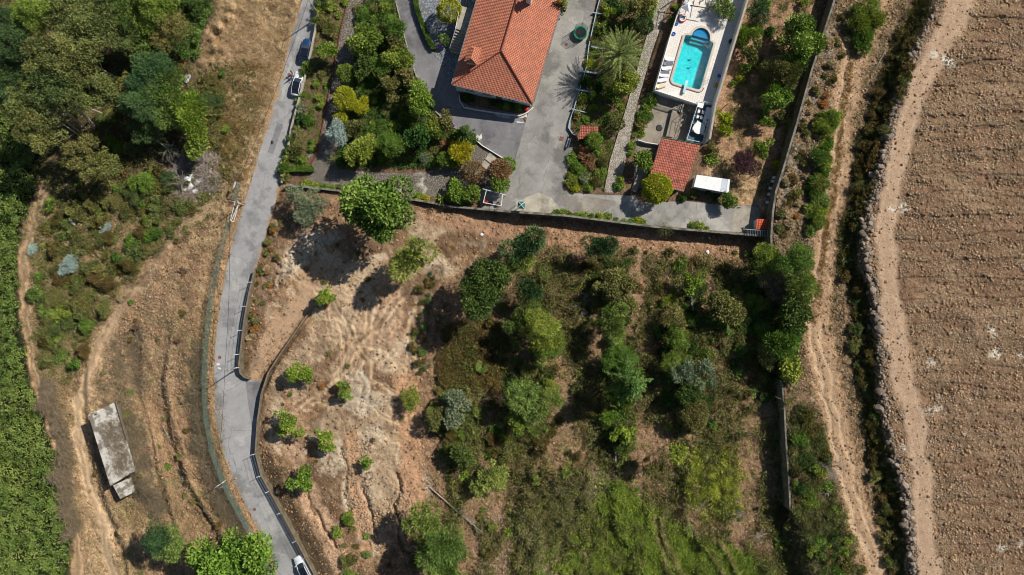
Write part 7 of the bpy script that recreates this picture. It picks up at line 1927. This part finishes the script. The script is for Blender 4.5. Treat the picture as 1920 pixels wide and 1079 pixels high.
def car(name, label, px, py, heading, paint, roof_mat, L=4.6, Wd=1.95):
    t = thing(name, label, 'car', M(px, py, zb(px, py) + .02), heading, 'cars parked along the road')
    link('body', car_body_mesh(L, Wd, 'body'), paint, t)
    # glass house: lower ring at the belt, upper ring at the roof
    lo_ = [(-.42 * L, .40 * Wd), (.17 * L, .42 * Wd)]; zr = 1.46; zbelt = .9
    r0x, r1x, rw = -.30 * L, .03 * L, .335 * Wd
    b0x, b1x, bw = -.455 * L, .20 * L, .43 * Wd
    LO = [(b0x, -bw * .9, zbelt), (b1x, -bw * .86, zbelt), (b1x + .12, 0, zbelt + .04), (b1x, bw * .86, zbelt), (b0x, bw * .9, zbelt)]
    HI = [(r0x, -rw, zr - .04), (r1x, -rw, zr), (r1x + .06, 0, zr + .03), (r1x, rw, zr), (r0x, rw, zr - .04)]
    mb = MB(); n = 5
    vs = [mb.bm.verts.new(p) for p in LO]; vh = [mb.bm.verts.new(p) for p in HI]
    for i in range(n): mb.bm.faces.new((vs[i], vs[(i + 1) % n], vh[(i + 1) % n], vh[i]))
    mb.bm.faces.new(vs[::-1]); mb.bm.faces.new(vh)
    mb.build('window', MAT['glass'], t)
    rf = [(x, y, z + .012) for x, y, z in HI]
    mb = MB(); mb.prism([(p[0] * (.96 if p[0] < 0 else 1), p[1] * .98) for p in HI], zr - .02, zr + .05).build('roof', roof_mat, t)
    for s in (-1, 1):
        MB().tube([(b1x, s * bw * .88, zbelt), (r1x, s * rw * 1.02, zr), (r0x, s * rw * 1.02, zr - .03), (b0x, s * bw * .9, zbelt)], .055, 6).build('roof_pillar', paint, t)
        m = MB().box((b1x - .12, s * (Wd / 2 + .06), .98), (.14, .22, .14), bev=.03).build('mirror', paint, t)
        MB().box((L * .465, s * Wd * .36, .66), (.12, .34, .12), rz=-s * .45, bev=.02).build('headlight', MAT['white_metal'], t)
        MB().box((-L * .482, s * Wd * .36, .8), (.08, .3, .14), rz=s * .25, bev=.02).build('taillight', MAT['red'], t)
        MB().box((-.2, s * (Wd * .5 + .004), .72), (.2, .03, .04)).build('door_handle', MAT['grey_metal'], t)
        for xw in (-.30 * L, .31 * L):
            w = MB(); w.torus((0, 0, 0), .24, .1, 18, 8); wo = w.build('wheel', MAT['rubber'], t, (xw, s * (Wd * .5 - .12), .33)); wo.rotation_euler = (math.pi / 2, 0, 0)
            MB().lathe((0, 0, 0), [(.2, -.06), (.2, .06), (.08, .07), (0, .07)], 12).build('rim', MAT['grey_metal'], wo)
    MB().box((L * .497, 0, .45), (.03, .5, .12)).build('number_plate', MAT['white_paint'], t)
    return t
def m_car(name, c):
    m, nt, b = new_mat(name); b.inputs["Base Color"].default_value = lin(*c); b.inputs["Roughness"].default_value = .25; b.inputs["Coat Weight"].default_value = .6; b.inputs["Specular IOR Level"].default_value = .5; return m
white_car = m_car("car_white", (232, 234, 236)); blue_car = m_car("car_blue", (30, 62, 100)); blackp = m_car("car_black", (24, 28, 34))
car('parked_car', 'white parked car with a dark glass roof beside two people on the road', 560.5, 160, math.radians(78), white_car, blackp)
car('parked_car', 'dark blue parked car above the white car on the road', 576, 98, math.radians(80), blue_car, blackp)
car('parked_car', 'white car with a black roof cut by the bottom edge of the picture', 569.5, 1062, math.radians(117), white_car, blackp)

# ---------------------------------------------------------------- people
def person(px, py, rz, label, shirt, legs, skin=(.42, .25, .17, 1), stride=.12, armbend=.2):
    me = bpy.data.meshes.new('person'); bm = bmesh.new(); R = {}
    sk = bm.verts.layers.skin.verify()
    def v(k, p, r): a = bm.verts.new(p); a[sk].radius = (r, r); R[k] = a; return a
    v('pel', (0, 0, .95), .13); v('wst', (0, 0, 1.08), .12); v('chs', (0, .0, 1.28), .15); v('nck', (0, 0, 1.47), .055); v('hdb', (0, .01, 1.56), .075); v('hd', (0, .015, 1.66), .09); v('top', (0, 0, 1.74), .05)
    for a, b in (('pel', 'wst'), ('wst', 'chs'), ('chs', 'nck'), ('nck', 'hdb'), ('hdb', 'hd'), ('hd', 'top')): bm.edges.new((R[a], R[b]))
    for s, n in ((-1, 'l'), (1, 'r')):
        v('hip' + n, (s * .09, 0, .88), .09); v('kn' + n, (s * .1, s * stride, .50), .06); v('an' + n, (s * .1, s * stride * 1.3 - .03, .10), .04); v('ft' + n, (s * .11, s * stride * 1.3 + .14, .04), .035)
        v('sh' + n, (s * .19, 0, 1.39), .06); v('el' + n, (s * .25, -.02, 1.12), .04); v('wr' + n, (s * .25, armbend, .93), .028); v('ha' + n, (s * .245, armbend + .07, .87), .028)
        for a, b in (('pel', 'hip' + n), ('hip' + n, 'kn' + n), ('kn' + n, 'an' + n), ('an' + n, 'ft' + n), ('chs', 'sh' + n), ('sh' + n, 'el' + n), ('el' + n, 'wr' + n), ('wr' + n, 'ha' + n)): bm.edges.new((R[a], R[b]))
        for f in range(4):
            q = v('f%d%s' % (f, n), (s * .245 + (f - 1.5) * .018, armbend + .14 - .008 * abs(f - 1.5), .80 + .005 * f), .009); bm.edges.new((R['ha' + n], q))
        q = v('th' + n, (s * .245 - s * .05, armbend + .10, .85), .010); bm.edges.new((R['ha' + n], q))
    R['pel'][sk].use_root = True
    bm.to_mesh(me); bm.free()
    o = link('person', me); o.location = M(px, py, zb(px, py) + .02); o.rotation_euler = (0, 0, rz)
    o.modifiers.new('Skin', 'SKIN').use_smooth_shade = True; o.modifiers.new('Sub', 'SUBSURF').levels = 1; o.modifiers['Sub'].render_levels = 1
    m, nt, b = new_mat('person_clothes'); b.inputs["Roughness"].default_value = .85
    tcn = nt.nodes.new("ShaderNodeTexCoord"); sx = nt.nodes.new("ShaderNodeSeparateXYZ"); nt.links.new(tcn.outputs["Object"], sx.inputs[0])
    def step_(z, a, b2):
        g = nt.nodes.new("ShaderNodeMath"); g.operation = 'GREATER_THAN'; g.inputs[1].default_value = z; nt.links.new(sx.outputs[2], g.inputs[0]); return mixc(nt, g.outputs[0], a, b2)
    col = step_(1.02, legs, shirt); col = step_(1.50, col, skin)
    nt.links.new(col, b.inputs["Base Color"]); me.materials.append(m)
    hb = MB(); hb.lathe((0, 0, 0), [(.095, -.05), (.105, .02), (.08, .08), (0, .115)], 14); h = hb.build('hair', m_plain('hair', (50, 34, 26), .7), o, (0, -.012, 1.67), True)
    return tag(o, label, 'person')
person(550.0, 139, 2.2, 'person in dark clothes standing at the road side of the white car', (.03, .03, .04, 1), (.04, .05, .09, 1))
person(553.5, 143, -1.2, 'person in a pale top standing closest to the white car', (.55, .42, .38, 1), (.08, .09, .14, 1))
person(549.5, 147, .4, 'person in a dark top and light trousers standing below the other two', (.08, .06, .08, 1), (.45, .42, .4, 1))

# ---------------------------------------------------------------- poles, lamps, cable, fences
def lamp(px, py, h, aim, label, arm=1.2):
    f = M(px, py, up=-.05); t = thing('street_lamp', label, 'street lamp', f, aim)
    MB().tube([(0, 0, 0), (0, 0, h)], [.13, .07], 8).build('pole', MAT['old_concrete'], t)
    MB().tube([(0, 0, h - .3), (arm * .6, 0, h + .1), (arm, 0, h + .15)], .035, 6).build('arm', MAT['grey_metal'], t)
    MB().box((arm + .2, 0, h + .14), (.55, .22, .12), bev=.04).build('lamp_head', MAT['grey_metal'], t)
    return f + Vector((0, 0, h))
P_top = [lamp(598, 28, 6.6, math.radians(180), 'concrete lamp pole in the garden hedge at the top of the road'), lamp(456, 385, 6.4, math.radians(10), 'lamp pole on the verge beside the white gate frame'),
         lamp(449, 689, 6.6, math.radians(195), 'lamp pole on the roadside wall at the plot entrance'), lamp(426, 900, 5.6, math.radians(10), 'lamp pole behind the green mesh fence below the ruin')]
def cable(a, b, sag, label):
    pts = [a.lerp(b, t) - Vector((0, 0, sag * 4 * t * (1 - t))) for t in [i / 14 for i in range(15)]]
    tag(MB().tube(pts, .03, 4).build('power_cable', MAT['black']), label, 'cable')
cable(M(640, -160, 7.0), P_top[0], .6, 'overhead cable above the top of the road'); cable(P_top[0], P_top[1], 1.2, 'overhead cable between the two upper lamp poles'); cable(P_top[1], P_top[2], 1.0, 'overhead cable above the middle of the road')
cable(P_top[2], P_top[3], .8, 'overhead cable between the two lower lamp poles'); cable(P_top[3], M(640, 1250, 6.0), 1.2, 'overhead cable above the bottom of the road')
gf = thing('power_pole', 'slanting dark timber pole on the garden soil left of the pool wall', 'pole', M(1346, 206, up=0)); gf.location = M(1350, 208, up=0)
MB().tube([(0, 0, 0), (.3, .3, 3.5)], .07, 6).build('post', MAT['wood'], gf)

def fence(name, label, pts, h, post_step, panel_mat, post_mat, lean=0.0, wires=0):
    t = thing(name, label, 'fence', (0, 0, 0)); dense = []
    for i in range(len(pts) - 1):
        a, b = pts[i], pts[i + 1]; d = math.hypot(b[0] - a[0], b[1] - a[1]); k = max(1, round(d / post_step))
        for j in range(k): dense.append((a[0] + (b[0] - a[0]) * j / k, a[1] + (b[1] - a[1]) * j / k))
    dense.append(pts[-1]); feet = [M(p[0], p[1], up=0) for p in dense]
    if name == 'wire_fence': feet = [M(p[0], p[1], 1.5) for p in dense]
    tops = [f + Vector((-lean, 0, h)) for f in feet]
    for f, q in zip(feet, tops): MB().tube([f - Vector((0, 0, .2)), q], .05, 6).build('post', post_mat, t)
    if panel_mat:
        bm = bmesh.new(); lo_ = [bm.verts.new(f + Vector((0, 0, .05))) for f in feet]; hi_ = [bm.verts.new(q - Vector((0, 0, .05))) for q in tops]
        for i in range(len(lo_) - 1): bm.faces.new((lo_[i], lo_[i + 1], hi_[i + 1], hi_[i]))
        me = bpy.data.meshes.new('mesh_panel'); bm.to_mesh(me); bm.free(); link('mesh_panel', me, panel_mat, t)
    for w in range(wires):
        z = (w + 1) / wires; MB().tube([f.lerp(q, z * .97) for f, q in zip(feet, tops)], .018, 4).build('wire', MAT['grey_metal'], t)
    return t
m_, nt_, b_n = new_mat("green_mesh"); out = nt_.nodes["Material Output"]; tp = nt_.nodes.new("ShaderNodeBsdfTransparent"); mx_ = nt_.nodes.new("ShaderNodeMixShader"); mx_.inputs[0].default_value = .32
b_n.inputs["Base Color"].default_value = lin(104, 132, 122); nt_.links.new(tp.outputs[0], mx_.inputs[1]); nt_.links.new(b_n.outputs[0], mx_.inputs[2]); nt_.links.new(mx_.outputs[0], out.inputs[0]); MAT['mesh'] = m_
fence('mesh_fence', 'long green mesh fence along the left side of the road', [(452, 348), (444, 375)], 2.0, 14, MAT['mesh'], MAT['green_metal'], .15).name = 'mesh_fence'
bpy.data.objects['mesh_fence']['label'] = 'short green mesh fence above the white gate frame'
fence('mesh_fence', 'long green mesh fence along the left side of the road', [(434, 418), (424, 455), (410, 510), (398, 580), (391, 650), (388, 710), (391, 780), (403, 845), (420, 893), (440, 935), (462, 975), (490, 1025), (506, 1060), (530, 1120)], 2.0, 26, MAT['mesh'], MAT['green_metal'], .15)
fence('wire_fence', 'wire fence with thin leaning posts on the roadside wall above the plot entrance', [(472, 530), (462, 575), (454, 620), (449, 665), (449, 690)], 1.1, 44, None, MAT['white_metal'], .5, 2)
fence('wire_fence', 'wire fence with thin leaning posts on the long roadside wall', [(479, 852), (490, 893), (506, 922), (528, 962), (556, 1015), (590, 1079)], 1.1, 48, None, MAT['white_metal'], .5, 2)
gt = thing('metal_gate', 'white rectangular gate frame in the green mesh fence', 'gate', (0, 0, 0))
for a, b, za, zb_ in (((444, 377), (448, 381), 2.2, 1.8), ((448, 381), (438, 417), 1.8, 1.8), ((438, 417), (432, 414), 1.8, 2.2), ((432, 414), (441, 377), 2.2, 2.2), ((447, 384), (434, 414), 1.8, 2.0)):
    MB().tube([M(*a, gz(*a) + za), M(*b, gz(*b) + zb_)], .05, 6).build('frame_bar', MAT['white_metal'], gt)
for p in ((448, 381), (438, 417)): MB().tube([M(*p, up=0), M(*p, up=1.8)], .05, 6).build('post', MAT['white_metal'], gt)
sg = thing('notice_board', 'small pale board on a post on the verge above the white gate frame', 'sign', M(449, 350, up=0), -.3)
MB().tube([(0, 0, 0), (0, 0, 2.4)], .05, 6).build('post', MAT['grey_metal'], sg); MB().box((0, 0, 2.3), (.3, 1.0, .7), bev=.03, ry=.5).build('board', m_plain("board_grey", (170, 178, 182), .5), sg)
def pole(a, h, label, cat='pole', name='leaning_pole', top=None):
    f = M(*a, up=-.2); t = f + Vector((0, 0, h)) if top is None else M(*top, gz(*top) + h)
    tag(MB().tube([f, t], [.08, .05], 6).build(name, MAT['deadwood_dark']), label, cat)
pole((458, 340), 2.2, 'thin dark pole lying toward the wood above the mesh fence', top=(438, 322))

# ---------------------------------------------------------------- ruined concrete building
rz_ = -0.2
ruin = thing('ruined_building', 'roofed ruin of grey concrete with brush growing over its flat roof', 'building', (0, 0, 0))
c1, c2, c3, c4 = (165.5, 779), (216, 754.5), (253, 884), (206.5, 912)
gb = min(gz(*c) for c in (c1, c2, c3, c4)); zt = gb + 4.0
W4 = [M(*c, zt) for c in (c1, c2, c3, c4)]
mid = sum(W4, Vector()) / 4
MB().prism([(p.x, p.y) for p in W4], zt - .22, zt).build('roof_slab', MAT['old_concrete'], ruin)
I4 = [p.lerp(mid, .06) for p in W4]
MB().prism([(p.x, p.y) for p in I4], gb - .6, zt - .222).build('wall', MAT['mossy_wall'], ruin)
MB().tube([W4[1] + Vector((0, 0, .06)), W4[1].lerp(W4[2], .55) + Vector((0, 0, .06))], .12, 5).build('parapet', MAT['deadwood_dark'], ruin)
ventc = M(185, 774, zt); MB().box((ventc.x, ventc.y, zt + .35), (.35, .35, .7), .3).box((ventc.x + .6, ventc.y + .2, zt + .12), (.5, .1, .2), .3).build('vent', MAT['old_concrete'], ruin)
lo4 = [M(*c, zt - 1.6) for c in ((212, 911), (243, 897), (247, 926), (225.5, 937))]
MB().prism([(p.x, p.y) for p in lo4], gb - .8, zt - 1.6).build('annex', MAT['old_concrete'], ruin)
window_on(ruin, (I4[0].x, I4[0].y), (I4[3].x, I4[3].y), .35, 1.1, .9, gb + 1.8, frame=MAT['old_concrete']); window_on(ruin, (I4[0].x, I4[0].y), (I4[3].x, I4[3].y), .7, .9, 2.0, gb + 1.1, frame=MAT['wood'], name='door')

def slab_brush():
    rng = np.random.default_rng(203); n = 3200
    u = rng.random(n) * .75 + .2; v = np.clip(.62 + rng.normal(size=n) * .22, .04, .96)
    a, b, c, d = [np.array(p) for p in W4]
    P = (a * (1 - v)[:, None] + b * v[:, None]) * (1 - u)[:, None] + (d * (1 - v)[:, None] + c * v[:, None]) * u[:, None]
    P[:, 2] = zt + .02 + rng.random(n) * .1
    D = rng.normal(size=(n, 3)); D[:, 2] *= .08
    V, F = leaf_quads(P, D, .55 * (.5 + rng.random(n)), .045, rng)
    tag(link('brushwood', leaf_mesh('brushwood', V, F, rng.random(n)), LEAF['twig']), 'dead brush and litter on the roof of the ruin', kind='stuff')
slab_brush()
# short block wall piece on the third terrace, block wall of the middle terrace
one('block_wall', MB().box((0, 0, .5), (.35, 3.2, 1.4), bev=.03), MAT['old_concrete'], 'short grey block wall under the small fresh green tree', 'wall', M(1295, 566, up=-.1), .05)
one('block_wall', MB().box((0, 0, .5), (.3, 3.0, 1.2), bev=.03), MAT['old_concrete'], 'short pale wall end below the bright bush on the middle terrace', 'wall', M(1153, 850, up=-.2), 0)

# ---------------------------------------------------------------- palm, yuccas, banana, agave
def frond_plant(name, label, px, py, n, L, trunk_h, leaf_mat, leaflet=.34, droop=.9, width=.34, cat='palm tree', seed=3, nl=26, trunk_r=.3, lw=.05):
    rng = np.random.default_rng(seed); foot, _ = spot(px, py, trunk_h)
    t = thing(name, label, cat, foot)
    MB().tube([(0, 0, -.2), (0, 0, trunk_h * .5), (0, 0, trunk_h)], [trunk_r * 1.2, trunk_r, trunk_r * 1.3], 10).build('trunk', MAT['bark'], t)
    Ps, Ds, Ls, T = [], [], [], []
    for i in range(n):
        a = rng.random() * 6.283; el = math.radians(78) * (1 - (i / n) ** .8) + math.radians(-18) * (i / n) + rng.normal() * .08
        l = L * (.8 + .25 * rng.random()) * (1 if el < 1.1 else .75)
        s = np.linspace(.06, 1, nl); h = np.cos(el) * s * l; z = np.sin(el) * s * l - droop * l * .38 * s ** 2.2
        hx = h * (1 - .1 * s)
        d = np.array([np.cos(a), np.sin(a), 0]); side = np.array([-np.sin(a), np.cos(a), 0])
        C = hx[:, None] * d + z[:, None] * np.array([0, 0, 1.0])
        tg = np.gradient(C, axis=0); tg /= np.linalg.norm(tg, axis=1, keepdims=True)
        w = leaflet * np.sin(np.pi * np.clip(s * .9 + .12, 0, 1)) ** .6 * L / 4
        for sg_ in (-1, 1):
            D = tg * .75 + sg_ * side * 1.0 + np.array([0, 0, -.18])
            Ps.append(C); Ds.append(D + rng.normal(size=D.shape) * .06); Ls.append(w * 1.6); T.append(np.full(nl, .1 + .8 * rng.random()) + .1 * s)
        Ps.append(C[:-1]); Ds.append(C[1:] - C[:-1]); Ls.append(np.linalg.norm(C[1:] - C[:-1], axis=1) * 1.1); T.append(np.full(nl - 1, .9))
    P = np.concatenate(Ps); D = np.concatenate(Ds); LL = np.concatenate(Ls); T = np.concatenate(T)
    V, F = leaf_quads(P, D, LL, lw * L / 2, rng)
    link('crown', leaf_mesh('crown', V, F, np.clip(T, 0, 1)), LEAF[leaf_mat], t, (0, 0, trunk_h))
    return t
LEAF['palm'] = m_leaf("leaf_palm", (42, 64, 30), (150, 162, 92), k=.85, hue=.0, rough=.4)
LEAF['yucca'] = m_leaf("leaf_yucca", (136, 148, 76), (186, 184, 110), k=.6, hue=.01)
pt = frond_plant('palm_tree', 'big feathery date palm between the concrete driveway and the pale path', 1163, 102, 118, 6.2, 5.5, 'palm', seed=4, nl=46, trunk_r=.38, lw=.022, leaflet=.15, droop=.75)
MB().box((.6, -.1, 5.6), (.5, .35, .5), bev=.12).build('fruit_cluster', MAT['clay'], pt)
frond_plant('yucca', 'yellow-green small palm in the roadside garden bed', 558, 247, 44, 1.55, .8, 'yucca', cat='yucca', seed=5, nl=10, trunk_r=.12, lw=.08, leaflet=.2)
frond_plant('yucca', 'yellow-green yucca at the lower left corner of the large garden bed', 627, 300, 50, 1.6, .7, 'yucca', cat='yucca', seed=6, nl=9, trunk_r=.12, lw=.09, leaflet=.12)
frond_plant('yucca', 'wide spiky grassy plant hanging over the south wall', 1246, 428, 90, 2.6, .8, 'olive', cat='yucca', seed=7, nl=9, trunk_r=.12, lw=.035, leaflet=.05, droop=1.2)
frond_plant('agave', 'blue-grey agave in the roadside garden bed above the hedge', 583, 293, 22, .8, .15, 'silver', cat='agave', seed=8, nl=7, trunk_r=.08, lw=.16, leaflet=.03, droop=.3)
frond_plant('banana_plant', 'banana plant with long bright leaves over the south wall', 829, 372, 9, 2.2, 1.4, 'bright', cat='banana plant', seed=9, nl=12, trunk_r=.1, lw=.16, leaflet=.16, droop=.9)
frond_plant('agave', 'green spiky agave on the wall side of the driveway bed above the palm', 1218, 20, 18, 1.0, .2, 'deep', cat='agave', seed=10, nl=7, trunk_r=.08, lw=.16, leaflet=.03, droop=.3)
for (x, y, r, lab) in ((132, 499, 1.9, 'silvery blue young gum bush on the west slope, the brightest'), (62, 468, 1.1, 'silvery bush at the edge of the left dirt lane'), (200, 428, 1.2, 'silvery bush upper right on the west slope'), (140, 413, .9, 'small silvery bush at the top of the west slope')):
    shrub('silver_bush', 'shrub', x, y, r, 'silver', lab, None, 'fine')

# ---------------------------------------------------------------- dead trees, logs, stumps
def branches(mb, p, d, L, r, depth, rng, spread=.6, flat=.0):
    e = p + d * L; m = p + d * L * .5 + Vector((rng.gauss(0, .05), rng.gauss(0, .05), rng.gauss(0, .03))) * L
    mb.tube([p, m, e], [r, r * .8, r * .6], 5)
    if depth == 0: return
    for i in range(3 if depth > 1 else 4):
        t = rng.uniform(.45, 1.0); nd_ = (d + Vector((rng.gauss(0, spread), rng.gauss(0, spread), rng.gauss(0, spread * (1 - flat))))).normalized()
        branches(mb, p + d * L * t, nd_, L * rng.uniform(.5, .72), r * .5, depth - 1, rng, spread, flat)
def dead(name, label, px, py, tip, zt, L0, r, depth, seed, cat='dead tree', mat='deadwood', spread=.55, z0=0.1, flat=0.3):
    rng = random.Random(seed); f = M(px, py, up=z0); q = M(tip[0], tip[1], gz(*tip) + zt); mb = MB()
    d = (q - f); mb.tube([f - d.normalized() * .2, f.lerp(q, .5), q], [r, r * .8, r * .5], 7)
    for i in range(6 + depth * 2):
        t = rng.uniform(.4, 1.0); nd_ = (d.normalized() + Vector((rng.gauss(0, spread), rng.gauss(0, spread), rng.gauss(0, spread * .6)))).normalized()
        branches(mb, f.lerp(q, t), nd_, L0 * (1.25 - t * .5), r * .35, depth, rng, spread, flat)
    return tag(mb.build(name, MAT[mat]), label, cat)
dead('dead_tree', 'bare dead tree leaning east over the dirt track', 1521, 867, (1560, 876), 5.0, 2.2, .16, 2, 1, mat='deadwood')
dead('dead_tree', 'grey dead shrub-like tree near the south end of the plot', 1384, 968, (1388, 964), 2.2, 1.4, .1, 2, 2)
dead('dead_tree', 'bleached fallen tree with splayed twigs across the middle of the scrub', 1068, 580, (1110, 562), 1.0, 1.6, .2, 2, 3, z0=.4)
dead('fallen_tree', 'fallen dead tree stretching right from the uppermost southern pine', 806, 915, (905, 1000), .8, 1.2, .14, 2, 4, spread=.4)
dead('fallen_tree', 'grey fallen trunk with small twigs on the cleared patch', 1090, 968, (1058, 1020), .3, .6, .12, 1, 5, z0=.2)
dead('fallen_tree', 'thin fallen trunk above the cleared patch', 1075, 900, (1045, 935), .3, .6, .1, 1, 6, z0=.2)
dead('fallen_tree', 'dark fallen trunk lying among the middle scrub', 1060, 684, (1108, 690), .4, .7, .14, 1, 7, mat='deadwood_dark', z0=.3)
dead('dead_tree', 'grey dead branches hanging over the shaded hollow of the wood', 290, 262, (330, 290), 3.0, 1.8, .12, 2, 8, z0=3.5)
dead('dead_tree', 'bleached dead tree standing on the brush heap', 345, 370, (335, 330), 3.0, 1.6, .12, 2, 9)
dead('dead_tree', 'dark thin pole-like dead tree at the lower end of the dirt track', 1576, 1002, (1588, 1006), 3.4, 1.0, .1, 1, 10, mat='deadwood_dark')
dead('fallen_tree', 'pair of pale poles lying in the herbs beside the lower track', 1517, 1030, (1545, 1060), .3, .2, .07, 0, 11, z0=.2)
dead('fallen_tree', 'pale branch lying on the bank west of the upper track', 1660, 95, (1645, 125), .3, .4, .07, 1, 12, z0=.2)
dead('fallen_tree', 'grey fallen log beside the fallen poles on the lower left slope', 305, 800, (320, 830), .3, .5, .08, 1, 13, z0=.2)
dead('fallen_tree', 'weathered log on the lower left slope beside the long furrow', 335, 880, (345, 905), .3, .5, .08, 1, 14, z0=.2)
dead('dead_tree', 'grey dead twiggy tree at the edge of the southern grass', 1440, 1000, (1420, 1008), 2.4, 1.3, .08, 2, 15)
for i, (x, y, tx, ty, lab) in enumerate(((180, 240, 115, 165, 'long pale trunk in the grove, uppermost'), (178, 243, 128, 185, 'long pale trunk in the grove, second from the top'), (165, 245, 105, 195, 'long pale trunk in the grove, third from the top'), (150, 248, 95, 210, 'long pale trunk in the grove, fourth from the top'),
                          (190, 285, 105, 225, 'long pale trunk in the grove, lowest'), (195, 180, 145, 130, 'pale trunk at the north side of the grove'), (235, 75, 205, 45, 'pale trunk near the dark oaks'), (310, 55, 285, 30, 'pale trunk among the oaks at the top edge'))):
    f = M(x, y, up=0); q = M(tx, ty, gz(tx, ty) + 12.5); mb = MB(); mb.tube([f, f.lerp(q, .5) + Vector((.1, .1, .2)), q], [.14, .11, .06], 6)
    for j in range(4):
        r_ = random.Random(i * 9 + j); t_ = r_.uniform(.5, .95); p = f.lerp(q, t_); mb.tube([p, p + Vector((r_.uniform(-1.5, 1.5), r_.uniform(-1.5, 1.5), r_.uniform(.8, 2)))], [.05, .02], 4)
    tag(mb.build('bare_trunk', MAT['bark_pale']), lab, 'tree trunk', 'bare pale trunks in the grove')
def stump(px, py, r, label, name='tree_stump', mat='clay'):
    rng = random.Random(int(px)); t = thing(name, label, 'tree stump', M(px, py, up=.1))
    mb = MB(); mb.lathe((0, 0, 0), [(r, 0), (r * .8, .3), (r * .7, .5), (0, .5)], 12); mb.build('trunk', MAT['deadwood_dark'], t)
    mb = MB()
    for i in range(14):
        a = rng.uniform(0, 6.28); l = r * rng.uniform(1.2, 2.4); mb.tube([(0, 0, .3), (math.cos(a) * l * .5, math.sin(a) * l * .5, rng.uniform(.2, .6)), (math.cos(a) * l, math.sin(a) * l, rng.uniform(-.1, .5))], [.1, .07, .03], 5)
    mb.build('roots', MAT['deadwood'] if mat == 'w' else MAT['wood'], t)
stump(1196, 656, .8, 'uprooted stump with splayed roots beside the drooping conifer'); stump(1066, 588, .9, 'uprooted stump at the foot of the bleached fallen tree'); stump(1105, 958, .8, 'pale uprooted stump on the cleared patch')
stump(855, 893, .7, 'reddish stump east of the bulldozed path'); stump(345, 510, .6, 'grey stump on the upper straw slope'); stump(335, 640, .5, 'small grey stump on the lower straw slope'); stump(255, 615, .7, 'hollow grey stump beside the main dirt lane'); stump(1550, 922, .55, 'sawn round stump in the herbs beside the lower track', mat='w')

# rubbish heap: crumpled white sheets and bags
rr = random.Random(77)
for i, (x, y, s) in enumerate(((352, 338, .9), (362, 332, .7), (358, 350, .8), (372, 342, .9), (349, 357, .6), (366, 360, .7), (380, 338, .5), (340, 348, .5), (352, 145, .7), (350, 152, .5), (345, 118, .6), (375, 300, .4))):
    bm = bmesh.new(); bmesh.ops.create_icosphere(bm, subdivisions=2, radius=1.0)
    for v in bm.verts: v.co *= rr.uniform(.6, 1.15); v.co.z *= .35
    me = bpy.data.meshes.new('rubbish_bag'); bm.to_mesh(me); bm.free()
    red_ = i == 10
    o = link('rubbish_bag', me, MAT['clay'] if red_ else MAT['white_cloth']); o.location = M(x, y, up=.35 if i < 8 else .25); o.scale = (s, s * .8, s); o.rotation_euler = (0, 0, rr.uniform(0, 6))
    tag(o, 'orange-red sacks dumped at the edge of the wood' if red_ else 'crumpled white plastic dumped on the brush heap and at the wood edge', 'rubbish', None if red_ else 'dumped white plastic')
for x, y, lab in ((1327, 474, 'small white rag lying on the slope below the south wall'), (903, 441, 'small white rag on the dug-over soil under the south wall')):
    bm = bmesh.new(); bmesh.ops.create_icosphere(bm, subdivisions=1, radius=.4)
    for v in bm.verts: v.co *= rr.uniform(.6, 1.2); v.co.z *= .3
    me = bpy.data.meshes.new('plastic_rag'); bm.to_mesh(me); bm.free(); o = link('plastic_rag', me, MAT['white_cloth']); o.location = M(x, y, up=.12); tag(o, lab, 'rag')

# trellis frame at the top of the pool terrace
pgr = thing('timber_pergola', 'brown timber pergola at the top edge beside the pool terrace', 'pergola', (0, 0, 0))
for i in range(5):
    MB().tube([M(1284 + i * 11, -22, 7.6), M(1278 + i * 11, 10, 7.6)], .07, 4).build('rafter', MAT['wood'], pgr)
for y in (-20, 8): MB().tube([M(1280, y, 7.5), M(1335, y + 10, 7.5)], .09, 4).build('beam', MAT['wood'], pgr)
for p in ((1283, -20), (1278, 8), (1334, -12), (1330, 16)): MB().box((M(*p, 6.4).x, M(*p, 6.4).y, 6.4), (.14, .14, 2.2)).build('post', MAT['wood'], pgr)
